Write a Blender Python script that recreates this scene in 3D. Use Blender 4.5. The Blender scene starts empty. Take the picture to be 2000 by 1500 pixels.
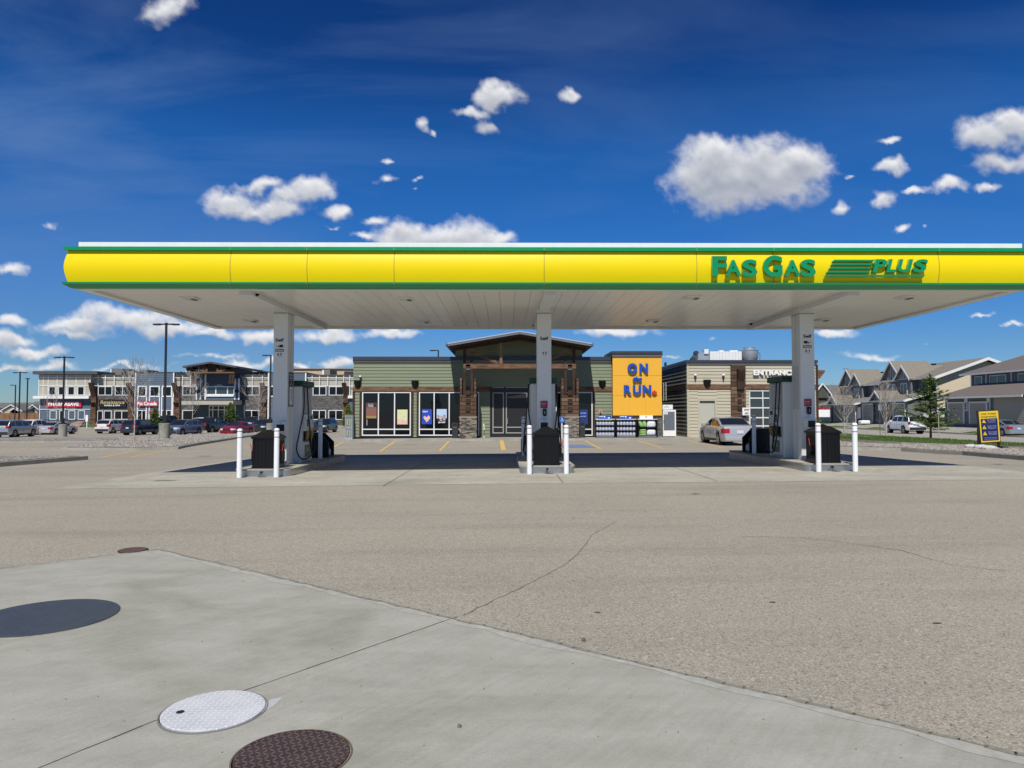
import bpy, bmesh, math, random
from mathutils import Vector, Matrix
from math import radians, pi, sin, cos
random.seed(7)
SC = bpy.context.scene
COL = SC.collection

# ------------------------------------------------------------------ camera
FPX = 1400.0                       # focal length in pixels of the 2000 px wide photograph
CAMZ = 1.7
cam_d = bpy.data.cameras.new('camera'); cam = bpy.data.objects.new('camera', cam_d); COL.objects.link(cam)
cam_d.sensor_width = 36; cam_d.lens = 36*FPX/2000; cam_d.clip_start = .1; cam_d.clip_end = 6000
cam.location = (0, 0, CAMZ)
cam.rotation_euler = (radians(90)+math.atan(54/FPX), 0, -math.atan(10/FPX))
SC.camera = cam
RM = cam.rotation_euler.to_matrix()
def ray(px, py): return RM @ Vector(((px-1000)/FPX, (750-py)/FPX, -1))
def P(px, py, Y):
    d = ray(px, py); t = Y/d.y
    return Vector((d.x*t, Y, CAMZ+d.z*t))
def FX(px, Y, py=780): return P(px, py, Y).x
def FZ(py, Y, px=1000): return P(px, py, Y).z

# ------------------------------------------------------------------ sun and sky
SV = Vector((.12, .81, -1)).normalized()
sun_d = bpy.data.lights.new('sun', 'SUN'); sun = bpy.data.objects.new('sun', sun_d); COL.objects.link(sun)
sun_d.energy = 4.7; sun_d.angle = radians(.5); sun_d.color = (1, .955, .88)
sun.rotation_euler = SV.to_track_quat('-Z', 'Y').to_euler()
SUN_EL = math.asin(-SV.z); SUN_ROT = math.atan2(-SV.x, -SV.y)
SKYTINT = (.50, .92, 1.48, 1)
W = bpy.data.worlds.new('World'); SC.world = W; W.use_nodes = True
SC.view_settings.view_transform = 'Standard'; SC.view_settings.look = 'None'
SC.view_settings.exposure = 0; SC.view_settings.gamma = 1

def build_world():
    nt = W.node_tree; N = nt.nodes; L = nt.links; N.clear()
    out = N.new('ShaderNodeOutputWorld'); bg = N.new('ShaderNodeBackground')
    sky = N.new('ShaderNodeTexSky'); sky.sky_type = 'NISHITA'; sky.sun_disc = False
    sky.sun_elevation = SUN_EL; sky.sun_rotation = SUN_ROT
    sky.air_density = 1.0; sky.dust_density = .1; sky.ozone_density = 3.0; sky.altitude = 600
    hs = N.new('ShaderNodeHueSaturation'); hs.inputs['Saturation'].default_value = 1.25; hs.inputs['Value'].default_value = .95
    gm = N.new('ShaderNodeGamma'); gm.inputs[1].default_value = 1.0
    L.new(sky.outputs[0], hs.inputs['Color'])
    bg.inputs['Strength'].default_value = .054
    tc = N.new('ShaderNodeTexCoord'); sep = N.new('ShaderNodeSeparateXYZ'); L.new(tc.outputs['Generated'], sep.inputs[0])
    def m(op, a, b=None, c=None, cl=False):
        n = N.new('ShaderNodeMath'); n.operation = op; n.use_clamp = cl
        for i, v in enumerate((a, b, c)):
            if v is None: continue
            if isinstance(v, (int, float)): n.inputs[i].default_value = v
            else: L.new(v, n.inputs[i])
        return n.outputs[0]
    ymax = m('MAXIMUM', sep.outputs['Y'], .02)
    u = m('DIVIDE', sep.outputs['X'], ymax); v = m('DIVIDE', sep.outputs['Z'], ymax)
    cb = N.new('ShaderNodeCombineXYZ'); L.new(u, cb.inputs[0]); L.new(v, cb.inputs[1])
    def noise(vec, scale, det=6, rough=.6, dist=0):
        n = N.new('ShaderNodeTexNoise'); n.inputs['Scale'].default_value = scale; n.inputs['Detail'].default_value = det
        n.inputs['Roughness'].default_value = rough; n.inputs['Distortion'].default_value = dist
        L.new(vec, n.inputs['Vector']); return n
    # thin high veil
    st = N.new('ShaderNodeMapping'); L.new(cb.outputs[0], st.inputs[0]); st.inputs['Rotation'].default_value = (0, 0, .55); st.inputs['Scale'].default_value = (1.0, 4.0, 1)
    n5 = noise(st.outputs[0], 1.7, 7, .55, .5)
    mr3 = N.new('ShaderNodeMapRange'); L.new(n5.outputs['Fac'], mr3.inputs[0]); mr3.inputs[1].default_value = .44; mr3.inputs[2].default_value = .8; mr3.inputs[4].default_value = .52
    tn = N.new('ShaderNodeMix'); tn.data_type = 'RGBA'; tn.blend_type = 'MULTIPLY'; tn.inputs[0].default_value = 1; L.new(hs.outputs[0], tn.inputs[6]); rp = N.new('ShaderNodeValToRGB'); L.new(sep.outputs['Z'], rp.inputs[0]); E_ = rp.color_ramp.elements
    E_[0].position = 0; E_[0].color = (1.45, 1.12, 1.0, 1); E_[1].position = 1; E_[1].color = (.35, .5, .6, 1)
    for p_, c_ in ((.09, (1.32, 1.13, 1.05, 1)), (.16, (1.05, 1.2, 1.2, 1)), (.34, (.93, 1.25, 1.22, 1)), (.455, (.52, .72, .84, 1)), (.6, (.4, .58, .68, 1))):
        e_ = E_.new(p_); e_.color = tuple(q*w for q, w in zip(c_, SKYTINT))
    for e_ in (E_[0], E_[len(E_)-1]): e_.color = tuple(q*w for q, w in zip(e_.color, SKYTINT))
    L.new(rp.outputs[0], tn.inputs[7])
    fin = N.new('ShaderNodeMix'); fin.data_type = 'RGBA'; um = N.new('ShaderNodeMapRange'); L.new(u, um.inputs[0]); um.inputs[1].default_value = .3; um.inputs[2].default_value = -.45; um.inputs[3].default_value = .3; um.inputs[4].default_value = 1
    L.new(m('MULTIPLY', mr3.outputs[0], um.outputs[0]), fin.inputs[0]); L.new(tn.outputs[2], fin.inputs[6]); fin.inputs[7].default_value = (3.2, 5.2, 9.6, 1)
    L.new(fin.outputs[2], bg.inputs['Color']); L.new(bg.outputs[0], out.inputs[0])
build_world()

# clouds: a far curved sheet of sky whose cover is a field of billows worked out here
import numpy as np
def build_clouds():
    CL = [ # pixel centre, radii, amount
        (318, 22, 52, 40, .75), (1405, 345, 92, 56, 1.2), (1485, 340, 105, 56, 1.2), (1565, 322, 62, 36, 1.1), (1440, 382, 70, 32, 1.05), (1400, 305, 45, 34, 1.1), (1352, 350, 40, 36, 1.0),
        (968, 192, 52, 24, .9), (915, 222, 38, 15, .85), (946, 247, 36, 15, .9), (1100, 185, 22, 17, .8), (828, 247, 18, 22, .5), (845,265,14,10,.4),
        (758, 314, 24, 9, .55), (755, 346, 28, 13, .6), (822, 355, 14, 12, .45), (822,375,14,6,.35),
        (455, 393, 52, 30, 1), (535, 412, 56, 22, 1.0), (485, 405, 60, 24, .95), (560, 385, 40, 22, .9), (600, 368, 48, 30, 1.05), (500, 362, 55, 17, .8), (660, 420, 42, 18, .8), (745, 430, 34, 15, .75), (655,448,30,7,.4),
        (730, 462, 42, 12, .75), (800, 466, 50, 30, 1.2), (880, 464, 70, 28, 1.2), (960, 468, 45, 18, 1),
        (1925, 262, 62, 34, 1.05), (1975, 250, 50, 36, 1.05), (1960, 318, 72, 26, .9), (1748, 325, 42, 15, .8), (1740, 279, 30, 12, .7), (1766, 445, 26, 12, .8), (1814, 443, 10, 8, .6),
        (1858, 362, 38, 20, .85), (1727, 387, 28, 20, .8), (1790, 372, 36, 9, .75), (1930, 365, 30, 12, .6), (1640, 404, 22, 18, .65), (1668, 345, 12, 8, .5), (90, 437, 34, 16, .45),
        (22, 531, 36, 13, .95), (32, 628, 36, 12, .9), (160, 640, 90, 20, .8), (250, 622, 90, 24, .95), (330, 640, 80, 22, .9), (400, 652, 70, 14, .8), (160, 655, 70, 12, .75),
        (25, 668, 50, 18, .9), (70, 690, 90, 12, .7), (110, 712, 90, 10, .7), (20, 715, 60, 10, .7), (520, 655, 60, 18, .8), (648, 654, 55, 18, .95), (760,650,60,12,.7),
        (470, 712, 36, 12, .9), (530, 712, 46, 10, .85), (600, 714, 30, 10, .8), (655, 714, 40, 12, .85), (250, 716, 120, 10, .55), (420, 695, 120, 9, .45),
        (1200, 656, 75, 14, .8), (1380, 662, 28, 8, .5), (1625, 650, 40, 10, .9), (1920, 615, 34, 9, .6), (1975, 640, 50, 8, .5), (1800, 664, 34, 6, .45), (1790,610,40,10,.5), (1300,700,60,8,.4),
        (1700, 690, 120, 10, .35)]

    st = 4.0; pxs = np.arange(-260, 2261, st); pys = np.arange(-120, 790, st); X, Y = np.meshgrid(pxs, pys)
    rg = np.random.RandomState(11)
    def vnoise(x, y, seed):
        T = np.random.RandomState(seed).rand(256, 256); xi = np.floor(x).astype(int); yi = np.floor(y).astype(int); fx = x-xi; fy = y-yi
        fx = fx*fx*(3-2*fx); fy = fy*fy*(3-2*fy); a = T[yi % 256, xi % 256]; b = T[yi % 256, (xi+1) % 256]; c = T[(yi+1) % 256, xi % 256]; d = T[(yi+1) % 256, (xi+1) % 256]
        return (a*(1-fx)+b*fx)*(1-fy)+(c*(1-fx)+d*fx)*fy
    def fbm(x, y, s, oc, seed, g=.55):
        v = 0; w = 1; t = 0
        for k in range(oc): v = v+w*vnoise(x/s*2**k+17.3*k, y/s*2**k+9.1*k, seed+k); t += w; w *= g
        return v/t-.5
    WX = X+fbm(X, Y, 80, 5, 1)*58+fbm(X, Y, 24, 5, 5)*20; WY = Y+fbm(X, Y, 60, 6, 31)*44+fbm(X, Y, 20, 4, 35)*12
    E = np.full(X.shape, -3.0)
    for (px, py, rx, ry, amt) in CL:
        dy = (WY-py)/ry; dy = np.where(dy > 0, dy*1.12, dy)
        e = amt*1.04-np.sqrt(((WX-px)/rx)**2+dy**2); k = .22
        E = np.maximum(E, e)+np.maximum(k-np.abs(E-e), 0)**2/(4*k)
    bill = np.abs(fbm(X, Y*1.25, 44, 5, 61, .6))*2
    D = E+.8*fbm(X, Y*1.1, 60, 6, 91, .52)-(bill-.28)*.42+.12
    D = np.clip(D, -1.5, 1.6)
    dens = np.clip(D, 0, 1)
    # light reaching each point: how much cloud lies above it, towards the sun
    acc = np.zeros_like(D); w = 1.
    for k in range(1, 24):
        sh = np.roll(dens, k, axis=0); sh[:k] = 0; acc += sh*w; w *= .93
    lit = np.exp(-acc*.16)
    puff = fbm(X, Y*1.2, 46, 4, 131, .5); lit = lit+.7*(puff-np.roll(puff, 4, axis=0))*dens+.2*(dens-np.roll(dens, 2, axis=0))
    R = 3200.; vs = np.empty((X.size, 3)); M_ = np.array(RM)
    dirs = np.stack([(X.ravel()-1000)/FPX, (750-Y.ravel())/FPX, -np.ones(X.size)], 1) @ M_.T
    dirs /= np.linalg.norm(dirs, axis=1)[:, None]; vs = dirs*R; vs[:, 2] += CAMZ
    ny, nx = X.shape; idx = np.arange(ny*nx).reshape(ny, nx)
    keep = np.maximum.reduce([D[:-1, :-1], D[1:, :-1], D[:-1, 1:], D[1:, 1:]]) > -.45
    q = np.stack([idx[:-1, :-1], idx[1:, :-1], idx[1:, 1:], idx[:-1, 1:]], -1)[keep]
    used, inv = np.unique(q.ravel(), return_inverse=True); q = inv.reshape(-1, 4)
    me = bpy.data.meshes.new('clouds'); me.from_pydata(vs[used].tolist(), [], q.tolist())
    for nm, F in (('cover', D), ('light', lit)):
        a = me.attributes.new(nm, 'FLOAT', 'POINT'); a.data.foreach_set('value', F.ravel()[used].astype(np.float32))
    m = bpy.data.materials.new('clouds'); m.use_nodes = True; nt = m.node_tree; N = nt.nodes; L = nt.links; N.clear()
    out = N.new('ShaderNodeOutputMaterial'); mixs = N.new('ShaderNodeMixShader'); tr = N.new('ShaderNodeBsdfTransparent'); em = N.new('ShaderNodeEmission')
    a1 = N.new('ShaderNodeAttribute'); a1.attribute_name = 'cover'; a2 = N.new('ShaderNodeAttribute'); a2.attribute_name = 'light'
    tc = N.new('ShaderNodeTexCoord'); n1 = N.new('ShaderNodeTexNoise'); n1.inputs['Scale'].default_value = .035; n1.inputs['Detail'].default_value = 7; n1.inputs['Roughness'].default_value = .65; L.new(tc.outputs['Object'], n1.inputs['Vector'])
    s1 = N.new('ShaderNodeMath'); s1.operation = 'MULTIPLY_ADD'; L.new(n1.outputs['Fac'], s1.inputs[0]); s1.inputs[1].default_value = .34; s1.inputs[2].default_value = -.17
    ad = N.new('ShaderNodeMath'); ad.operation = 'ADD'; L.new(a1.outputs['Fac'], ad.inputs[0]); L.new(s1.outputs[0], ad.inputs[1])
    mr = N.new('ShaderNodeMapRange'); mr.interpolation_type = 'SMOOTHSTEP'; L.new(ad.outputs[0], mr.inputs[0]); mr.inputs[1].default_value = -.10; mr.inputs[2].default_value = .80; mr.inputs[4].default_value = .97
    ad2 = N.new('ShaderNodeMath'); ad2.operation = 'MULTIPLY_ADD'; L.new(s1.outputs[0], ad2.inputs[0]); ad2.inputs[1].default_value = .3; L.new(a2.outputs['Fac'], ad2.inputs[2])
    cr = N.new('ShaderNodeValToRGB'); L.new(ad2.outputs[0], cr.inputs[0]); el = cr.color_ramp.elements
    el[0].position = 0; el[0].color = (.36, .39, .47, 1); el[1].position = .95; el[1].color = (.86, .86, .88, 1); e3 = el.new(.4); e3.color = (.54, .56, .61, 1)
    L.new(cr.outputs[0], em.inputs[0]); em.inputs[1].default_value = 1.02
    L.new(mr.outputs[0], mixs.inputs[0]); L.new(tr.outputs[0], mixs.inputs[1]); L.new(em.outputs[0], mixs.inputs[2]); L.new(mixs.outputs[0], out.inputs[0])
    me.materials.append(m); m.cycles.emission_sampling = 'NONE' if hasattr(m.cycles, 'emission_sampling') else None
    o = bpy.data.objects.new('clouds', me); COL.objects.link(o); o['kind'] = 'structure'
build_clouds()

# ------------------------------------------------------------------ ground height (bilinear table, metres)
HX = [-70, -30, -12, 0, 12, 22, 30, 44, 52, 80]
HY = [-20, 20, 30, 42, 60, 74, 90, 110, 130]
HT = [[-.34, -.24, -.10, .03, .13, .15, .15, .15, .15, .15],
      [-.34, -.24, -.10, .04, .13, .14, .12, .10, .10, .10],
      [-.45, -.30, -.20, -.10, -.03, -.08, -.15, -.2, -.2, -.2],
      [-.60, -.38, -.12, .0, .0, -.15, -.30, -.40, -.1, 0],
      [-.75, -.60, -.35, -.1, -.05, -.3, -.42, -.50, .30, .4],
      [-.85, -.80, -.60, -.3, -.2, -.4, -.45, -.50, .50, .5],
      [-.95, -.90, -.80, -.6, -.4, -.45, -.5, -.50, .40, .5],
      [-.45, -.45, -.45, -.45, -.45, -.5, -.5, -.50, .20, .3],
      [-.45]*7+[-.5, 0, .2]]
def _loc(A, v):
    if v <= A[0]: return 0, 0.
    if v >= A[-1]: return len(A)-2, 1.
    for i in range(len(A)-1):
        if v <= A[i+1]: return i, (v-A[i])/(A[i+1]-A[i])
def GH(x, y):
    i, a = _loc(HX, x); j, b = _loc(HY, y)
    return (HT[j][i]*(1-a)+HT[j][i+1]*a)*(1-b)+(HT[j+1][i]*(1-a)+HT[j+1][i+1]*a)*b
def G(px, py):
    d = ray(px, py); z = 0
    for _ in range(12):
        t = (z-CAMZ)/d.z; x, y = d.x*t, d.y*t; z = .5*z+.5*GH(x, y)
    t = (z-CAMZ)/d.z
    return (d.x*t, d.y*t)

# ------------------------------------------------------------------ materials
MATS = {}
def mat(name, col, rough=.7, metal=0., var=0., scale=3., bump=0., bscale=40., spec=.5, stretch=(1, 1, 1), col2=None, coat=0., det=5, emis=None):
    if name in MATS: return MATS[name]
    m = bpy.data.materials.new(name); m.use_nodes = True; MATS[name] = m
    nt = m.node_tree; N = nt.nodes; L = nt.links; b = N['Principled BSDF']
    b.inputs['Base Color'].default_value = (*col, 1); b.inputs['Roughness'].default_value = rough
    b.inputs['Metallic'].default_value = metal; b.inputs['Specular IOR Level'].default_value = spec
    b.inputs['Coat Weight'].default_value = coat
    if emis: b.inputs['Emission Color'].default_value = (*emis[0], 1); b.inputs['Emission Strength'].default_value = emis[1]
    tc = N.new('ShaderNodeTexCoord'); mp = N.new('ShaderNodeMapping'); L.new(tc.outputs['Object'], mp.inputs[0]); mp.inputs['Scale'].default_value = stretch
    if var or col2:
        n = N.new('ShaderNodeTexNoise'); n.inputs['Scale'].default_value = scale; n.inputs['Detail'].default_value = det; n.inputs['Roughness'].default_value = .62
        L.new(mp.outputs[0], n.inputs['Vector'])
        r = N.new('ShaderNodeMapRange'); L.new(n.outputs['Fac'], r.inputs[0]); r.inputs[1].default_value = .3; r.inputs[2].default_value = .7
        mx = N.new('ShaderNodeMix'); mx.data_type = 'RGBA'; L.new(r.outputs[0], mx.inputs[0])
        c2 = col2 if col2 else tuple(min(1, c*(1+var)) for c in col)
        c1 = col if col2 else tuple(c*(1-var) for c in col)
        mx.inputs[6].default_value = (*c1, 1); mx.inputs[7].default_value = (*c2, 1)
        L.new(mx.outputs[2], b.inputs['Base Color'])
    if bump:
        n2 = N.new('ShaderNodeTexNoise'); n2.inputs['Scale'].default_value = bscale; n2.inputs['Detail'].default_value = 4
        L.new(mp.outputs[0], n2.inputs['Vector'])
        bp = N.new('ShaderNodeBump'); bp.inputs['Strength'].default_value = bump; bp.inputs['Distance'].default_value = .02
        L.new(n2.outputs['Fac'], bp.inputs['Height']); L.new(bp.outputs[0], b.inputs['Normal'])
    return m

def nodes_of(name, rough=.9, spec=.3):
    m = bpy.data.materials.new(name); m.use_nodes = True; MATS[name] = m
    nt = m.node_tree; b = nt.nodes['Principled BSDF']; b.inputs['Roughness'].default_value = rough; b.inputs['Specular IOR Level'].default_value = spec
    def add(t, **kw):
        n = nt.nodes.new(t)
        for k, v in kw.items(): setattr(n, k, v)
        return n
    return m, nt, b, add
def tex(add, L, typ, vec, scale, **kw):
    n = add(typ); n.inputs['Scale'].default_value = scale; L.new(vec, n.inputs['Vector'])
    for k, v in kw.items(): n.inputs[k].default_value = v
    return n
def mixc(add, L, fac, a, b, blend='MIX'):
    n = add('ShaderNodeMix', data_type='RGBA', blend_type=blend)
    for i, v in ((0, fac), (6, a), (7, b)):
        if hasattr(v, 'links'): L.new(v, n.inputs[i])
        else: n.inputs[i].default_value = v if i == 0 else (*v, 1)
    return n.outputs[2]
def rng(add, L, v, a, b, c=0., d=1.):
    n = add('ShaderNodeMapRange'); L.new(v, n.inputs[0])
    for i, q in enumerate((a, b, c, d)): n.inputs[i+1].default_value = q
    return n.outputs[0]

def asphalt_mat():
    m, nt, b, add = nodes_of('asphalt_old', .92, .25); L = nt.links
    tc = add('ShaderNodeTexCoord'); V = tc.outputs['Object']
    n1 = tex(add, L, 'ShaderNodeTexVoronoi', V, 120); n1b = tex(add, L, 'ShaderNodeTexVoronoi', V, 62)
    n2 = tex(add, L, 'ShaderNodeTexNoise', V, .22, Detail=6., Roughness=.6)
    mp = add('ShaderNodeMapping'); L.new(V, mp.inputs[0]); mp.inputs['Scale'].default_value = (.12, 1, 1)
    n3 = tex(add, L, 'ShaderNodeTexNoise', mp.outputs[0], .9, Detail=7., Roughness=.65)
    sp = add('ShaderNodeSeparateColor'); L.new(n1.outputs['Color'], sp.inputs[0])
    sp2 = add('ShaderNodeSeparateColor'); L.new(n1b.outputs['Color'], sp2.inputs[0])
    c = mixc(add, L, rng(add, L, sp.outputs[0], .0, 1.), (.24, .215, .168), (.44, .40, .325))
    c = mixc(add, L, rng(add, L, sp2.outputs[1], .88, 1., 0, .6), c, (.11, .10, .09))
    c = mixc(add, L, rng(add, L, sp2.outputs[2], .9, 1., 0, .7), c, (.55, .50, .44))
    c = mixc(add, L, rng(add, L, n2.outputs['Fac'], .35, .68), c, mixc(add, L, 1., c, (.88, .90, .92), 'MULTIPLY'))
    c = mixc(add, L, rng(add, L, n3.outputs['Fac'], .5, .72, 0, .75), c, mixc(add, L, 1., c, (.76, .77, .79), 'MULTIPLY'))
    L.new(c, b.inputs['Base Color'])
    bp = add('ShaderNodeBump'); bp.inputs['Strength'].default_value = .3; bp.inputs['Distance'].default_value = .005
    L.new(n1.outputs['Distance'], bp.inputs['Height']); L.new(bp.outputs[0], b.inputs['Normal'])
    return m
def concrete_mat(name, ca, cb, fine=60, streak=(1, 1, 1), blotch=.6, dark=(.72, .74, .76)):
    m, nt, b, add = nodes_of(name, .85, .35); L = nt.links
    tc = add('ShaderNodeTexCoord'); V = tc.outputs['Object']
    mp = add('ShaderNodeMapping'); L.new(V, mp.inputs[0]); mp.inputs['Scale'].default_value = streak
    mp.inputs['Rotation'].default_value = (0, 0, .35)
    n1 = tex(add, L, 'ShaderNodeTexNoise', mp.outputs[0], fine, Detail=4., Roughness=.7)
    n2 = tex(add, L, 'ShaderNodeTexNoise', mp.outputs[0], 1.1, Detail=8., Roughness=.68)
    n3 = tex(add, L, 'ShaderNodeTexNoise', V, 5., Detail=6., Roughness=.6)
    n4 = tex(add, L, 'ShaderNodeTexVoronoi', V, 9.)
    n5 = tex(add, L, 'ShaderNodeTexNoise', V, 260., Detail=2.)
    c = mixc(add, L, rng(add, L, n2.outputs['Fac'], .32, .68), ca, cb)
    c = mixc(add, L, rng(add, L, n3.outputs['Fac'], .5, .75, 0, blotch), c, mixc(add, L, 1., c, dark, 'MULTIPLY'))
    c = mixc(add, L, rng(add, L, n1.outputs['Fac'], .3, .7, 0, 1.), mixc(add, L, 1., c, (.84, .84, .84), 'MULTIPLY'), c)
    c = mixc(add, L, rng(add, L, n5.outputs['Fac'], .3, .7, 0, 1.), mixc(add, L, 1., c, (.80, .80, .79), 'MULTIPLY'), c)
    mpr = add('ShaderNodeMapping'); L.new(V, mpr.inputs[0]); mpr.inputs['Rotation'].default_value = (0, 0, -.92); mpb = add('ShaderNodeMapping'); L.new(mpr.outputs[0], mpb.inputs[0]); mpb.inputs['Scale'].default_value = (.5, 7, 1)
    n6 = tex(add, L, 'ShaderNodeTexNoise', mpb.outputs[0], 3.2, Detail=6., Roughness=.7); n7 = tex(add, L, 'ShaderNodeTexNoise', V, .55, Detail=5., Roughness=.6, Distortion=1.)
    c = mixc(add, L, rng(add, L, n6.outputs['Fac'], .4, .66, 0, 1.), c, mixc(add, L, 1., c, (.92, .92, .91), 'MULTIPLY'))
    c = mixc(add, L, rng(add, L, n7.outputs['Fac'], .48, .66, 0, .9), c, mixc(add, L, 1., c, (.81, .81, .775), 'MULTIPLY'))
    c = mixc(add, L, rng(add, L, n4.outputs['Distance'], .035, .02, 0, .55), c, (.1, .09, .08))
    L.new(c, b.inputs['Base Color'])
    bp = add('ShaderNodeBump'); bp.inputs['Strength'].default_value = .35; bp.inputs['Distance'].default_value = .006
    L.new(n1.outputs['Fac'], bp.inputs['Height']); L.new(bp.outputs[0], b.inputs['Normal'])
    return m
def brick_mat(name, cols, bw, bh, mortar=(.03, .03, .03), rot=(pi/2, 0, 0), msize=.02, rough=.85):
    m, nt, b, add = nodes_of(name, rough, .3); L = nt.links
    tc = add('ShaderNodeTexCoord'); V = tc.outputs['Object']
    sx = add('ShaderNodeSeparateXYZ'); L.new(V, sx.inputs[0])
    ad = add('ShaderNodeMath', operation='ADD'); L.new(sx.outputs[0], ad.inputs[0]); L.new(sx.outputs[1], ad.inputs[1])
    cb = add('ShaderNodeCombineXYZ'); L.new(ad.outputs[0], cb.inputs[0]); L.new(sx.outputs[2], cb.inputs[1])
    n0 = tex(add, L, 'ShaderNodeTexNoise', cb.outputs[0], 2.5, Detail=2.)
    vm = add('ShaderNodeVectorMath', operation='SCALE'); L.new(n0.outputs['Color'], vm.inputs[0]); vm.inputs['Scale'].default_value = .04
    va = add('ShaderNodeVectorMath', operation='ADD'); L.new(cb.outputs[0], va.inputs[0]); L.new(vm.outputs[0], va.inputs[1])
    br = add('ShaderNodeTexBrick'); L.new(va.outputs[0], br.inputs['Vector'])
    br.inputs['Scale'].default_value = 1; br.inputs['Brick Width'].default_value = bw; br.inputs['Row Height'].default_value = bh; br.inputs['Mortar Size'].default_value = bh*msize*4
    br.inputs['Color1'].default_value = (0, 0, 0, 1); br.inputs['Color2'].default_value = (1, 1, 1, 1); br.inputs['Mortar'].default_value = (.5, .5, .5, 1)
    br.inputs['Bias'].default_value = 0; br.offset = .37; br.squash = .7; br.squash_frequency = 3
    rp = add('ShaderNodeValToRGB'); rp.color_ramp.interpolation = 'CONSTANT'
    while len(rp.color_ramp.elements) < len(cols): rp.color_ramp.elements.new(.5)
    for i, c in enumerate(cols): rp.color_ramp.elements[i].position = i/len(cols); rp.color_ramp.elements[i].color = (*c, 1)
    L.new(br.outputs['Color'], rp.inputs[0])
    n1 = tex(add, L, 'ShaderNodeTexNoise', V, 18, Detail=5.)
    c = mixc(add, L, rng(add, L, n1.outputs['Fac'], .3, .7), mixc(add, L, 1., rp.outputs[0], (.65, .65, .65), 'MULTIPLY'), rp.outputs[0])
    c = mixc(add, L, br.outputs['Fac'], c, mortar)
    L.new(c, b.inputs['Base Color'])
    bp = add('ShaderNodeBump'); bp.inputs['Strength'].default_value = .8; bp.inputs['Distance'].default_value = .03; bp.invert = True
    L.new(br.outputs['Fac'], bp.inputs['Height']); L.new(bp.outputs[0], b.inputs['Normal'])
    return m
def wood_mat(name, ca, cb, axis=0, rough=.8):
    m, nt, b, add = nodes_of(name, rough, .3); L = nt.links
    tc = add('ShaderNodeTexCoord'); mp = add('ShaderNodeMapping'); L.new(tc.outputs['Object'], mp.inputs[0])
    s = [9, 9, 9]; s[axis] = .8; mp.inputs['Scale'].default_value = s
    n1 = tex(add, L, 'ShaderNodeTexNoise', mp.outputs[0], 1.6, Detail=8., Roughness=.7, Distortion=1.2)
    n2 = tex(add, L, 'ShaderNodeTexNoise', tc.outputs['Object'], 1.7, Detail=4.)
    c = mixc(add, L, rng(add, L, n1.outputs['Fac'], .35, .65), ca, cb)
    c = mixc(add, L, rng(add, L, n2.outputs['Fac'], .45, .7, 0, .7), c, mixc(add, L, 1., c, (.55, .5, .48), 'MULTIPLY'))
    L.new(c, b.inputs['Base Color'])
    bp = add('ShaderNodeBump'); bp.inputs['Strength'].default_value = .5; bp.inputs['Distance'].default_value = .02
    L.new(n1.outputs['Fac'], bp.inputs['Height']); L.new(bp.outputs[0], b.inputs['Normal'])
    return m
def gravel_mat():
    m, nt, b, add = nodes_of('gravel', .95, .2); L = nt.links
    tc = add('ShaderNodeTexCoord'); V = tc.outputs['Object']
    v1 = tex(add, L, 'ShaderNodeTexVoronoi', V, 9.); sp = add('ShaderNodeSeparateColor'); L.new(v1.outputs['Color'], sp.inputs[0])
    c = mixc(add, L, sp.outputs[0], (.2, .18, .16), (.6, .56, .5)); c = mixc(add, L, rng(add, L, sp.outputs[1], .75, 1., 0, .7), c, (.3, .2, .15))
    c = mixc(add, L, rng(add, L, v1.outputs['Distance'], .45, .8), c, (.04, .035, .03))
    L.new(c, b.inputs['Base Color'])
    bp = add('ShaderNodeBump'); bp.inputs['Strength'].default_value = 1; bp.inputs['Distance'].default_value = .06; bp.invert = True
    L.new(v1.outputs['Distance'], bp.inputs['Height']); L.new(bp.outputs[0], b.inputs['Normal'])
    return m
def plate_mat(name, ca, cb, bar, metal, rough, s=22):
    m, nt, b, add = nodes_of(name, rough, .5); L = nt.links; b.inputs['Metallic'].default_value = metal
    tc = add('ShaderNodeTexCoord'); V = tc.outputs['Object']
    def M(op, x, y=None, z=None):
        q = add('ShaderNodeMath', operation=op)
        for i, w in enumerate((x, y, z)):
            if w is None: continue
            if isinstance(w, (int, float)): q.inputs[i].default_value = w
            else: L.new(w, q.inputs[i])
        return q.outputs[0]
    sx = add('ShaderNodeSeparateXYZ'); L.new(V, sx.inputs[0]); X_ = M('MULTIPLY', sx.outputs[0], s); Y_ = M('MULTIPLY', sx.outputs[1], s)
    par = M('MULTIPLY', M('FRACT', M('MULTIPLY', M('ADD', M('FLOOR', X_), M('FLOOR', Y_)), .5)), 2.)
    sg = M('SUBTRACT', 1., M('MULTIPLY', par, 2.)); lx = M('SUBTRACT', M('FRACT', X_), .5); ly = M('MULTIPLY', M('SUBTRACT', M('FRACT', Y_), .5), sg)
    a_ = M('ABSOLUTE', M('ADD', lx, ly)); b_ = M('ABSOLUTE', M('SUBTRACT', lx, ly))
    class mx: outputs = [M('MULTIPLY', M('LESS_THAN', a_, .62), M('LESS_THAN', b_, .17))]
    n = tex(add, L, 'ShaderNodeTexNoise', V, 7., Detail=6.)
    c = mixc(add, L, rng(add, L, n.outputs['Fac'], .35, .65), ca, cb); c = mixc(add, L, mx.outputs[0], c, bar)
    L.new(c, b.inputs['Base Color'])
    bp = add('ShaderNodeBump'); bp.inputs['Strength'].default_value = .9; bp.inputs['Distance'].default_value = .01
    L.new(mx.outputs[0], bp.inputs['Height']); L.new(bp.outputs[0], b.inputs['Normal'])
    return m

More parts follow.
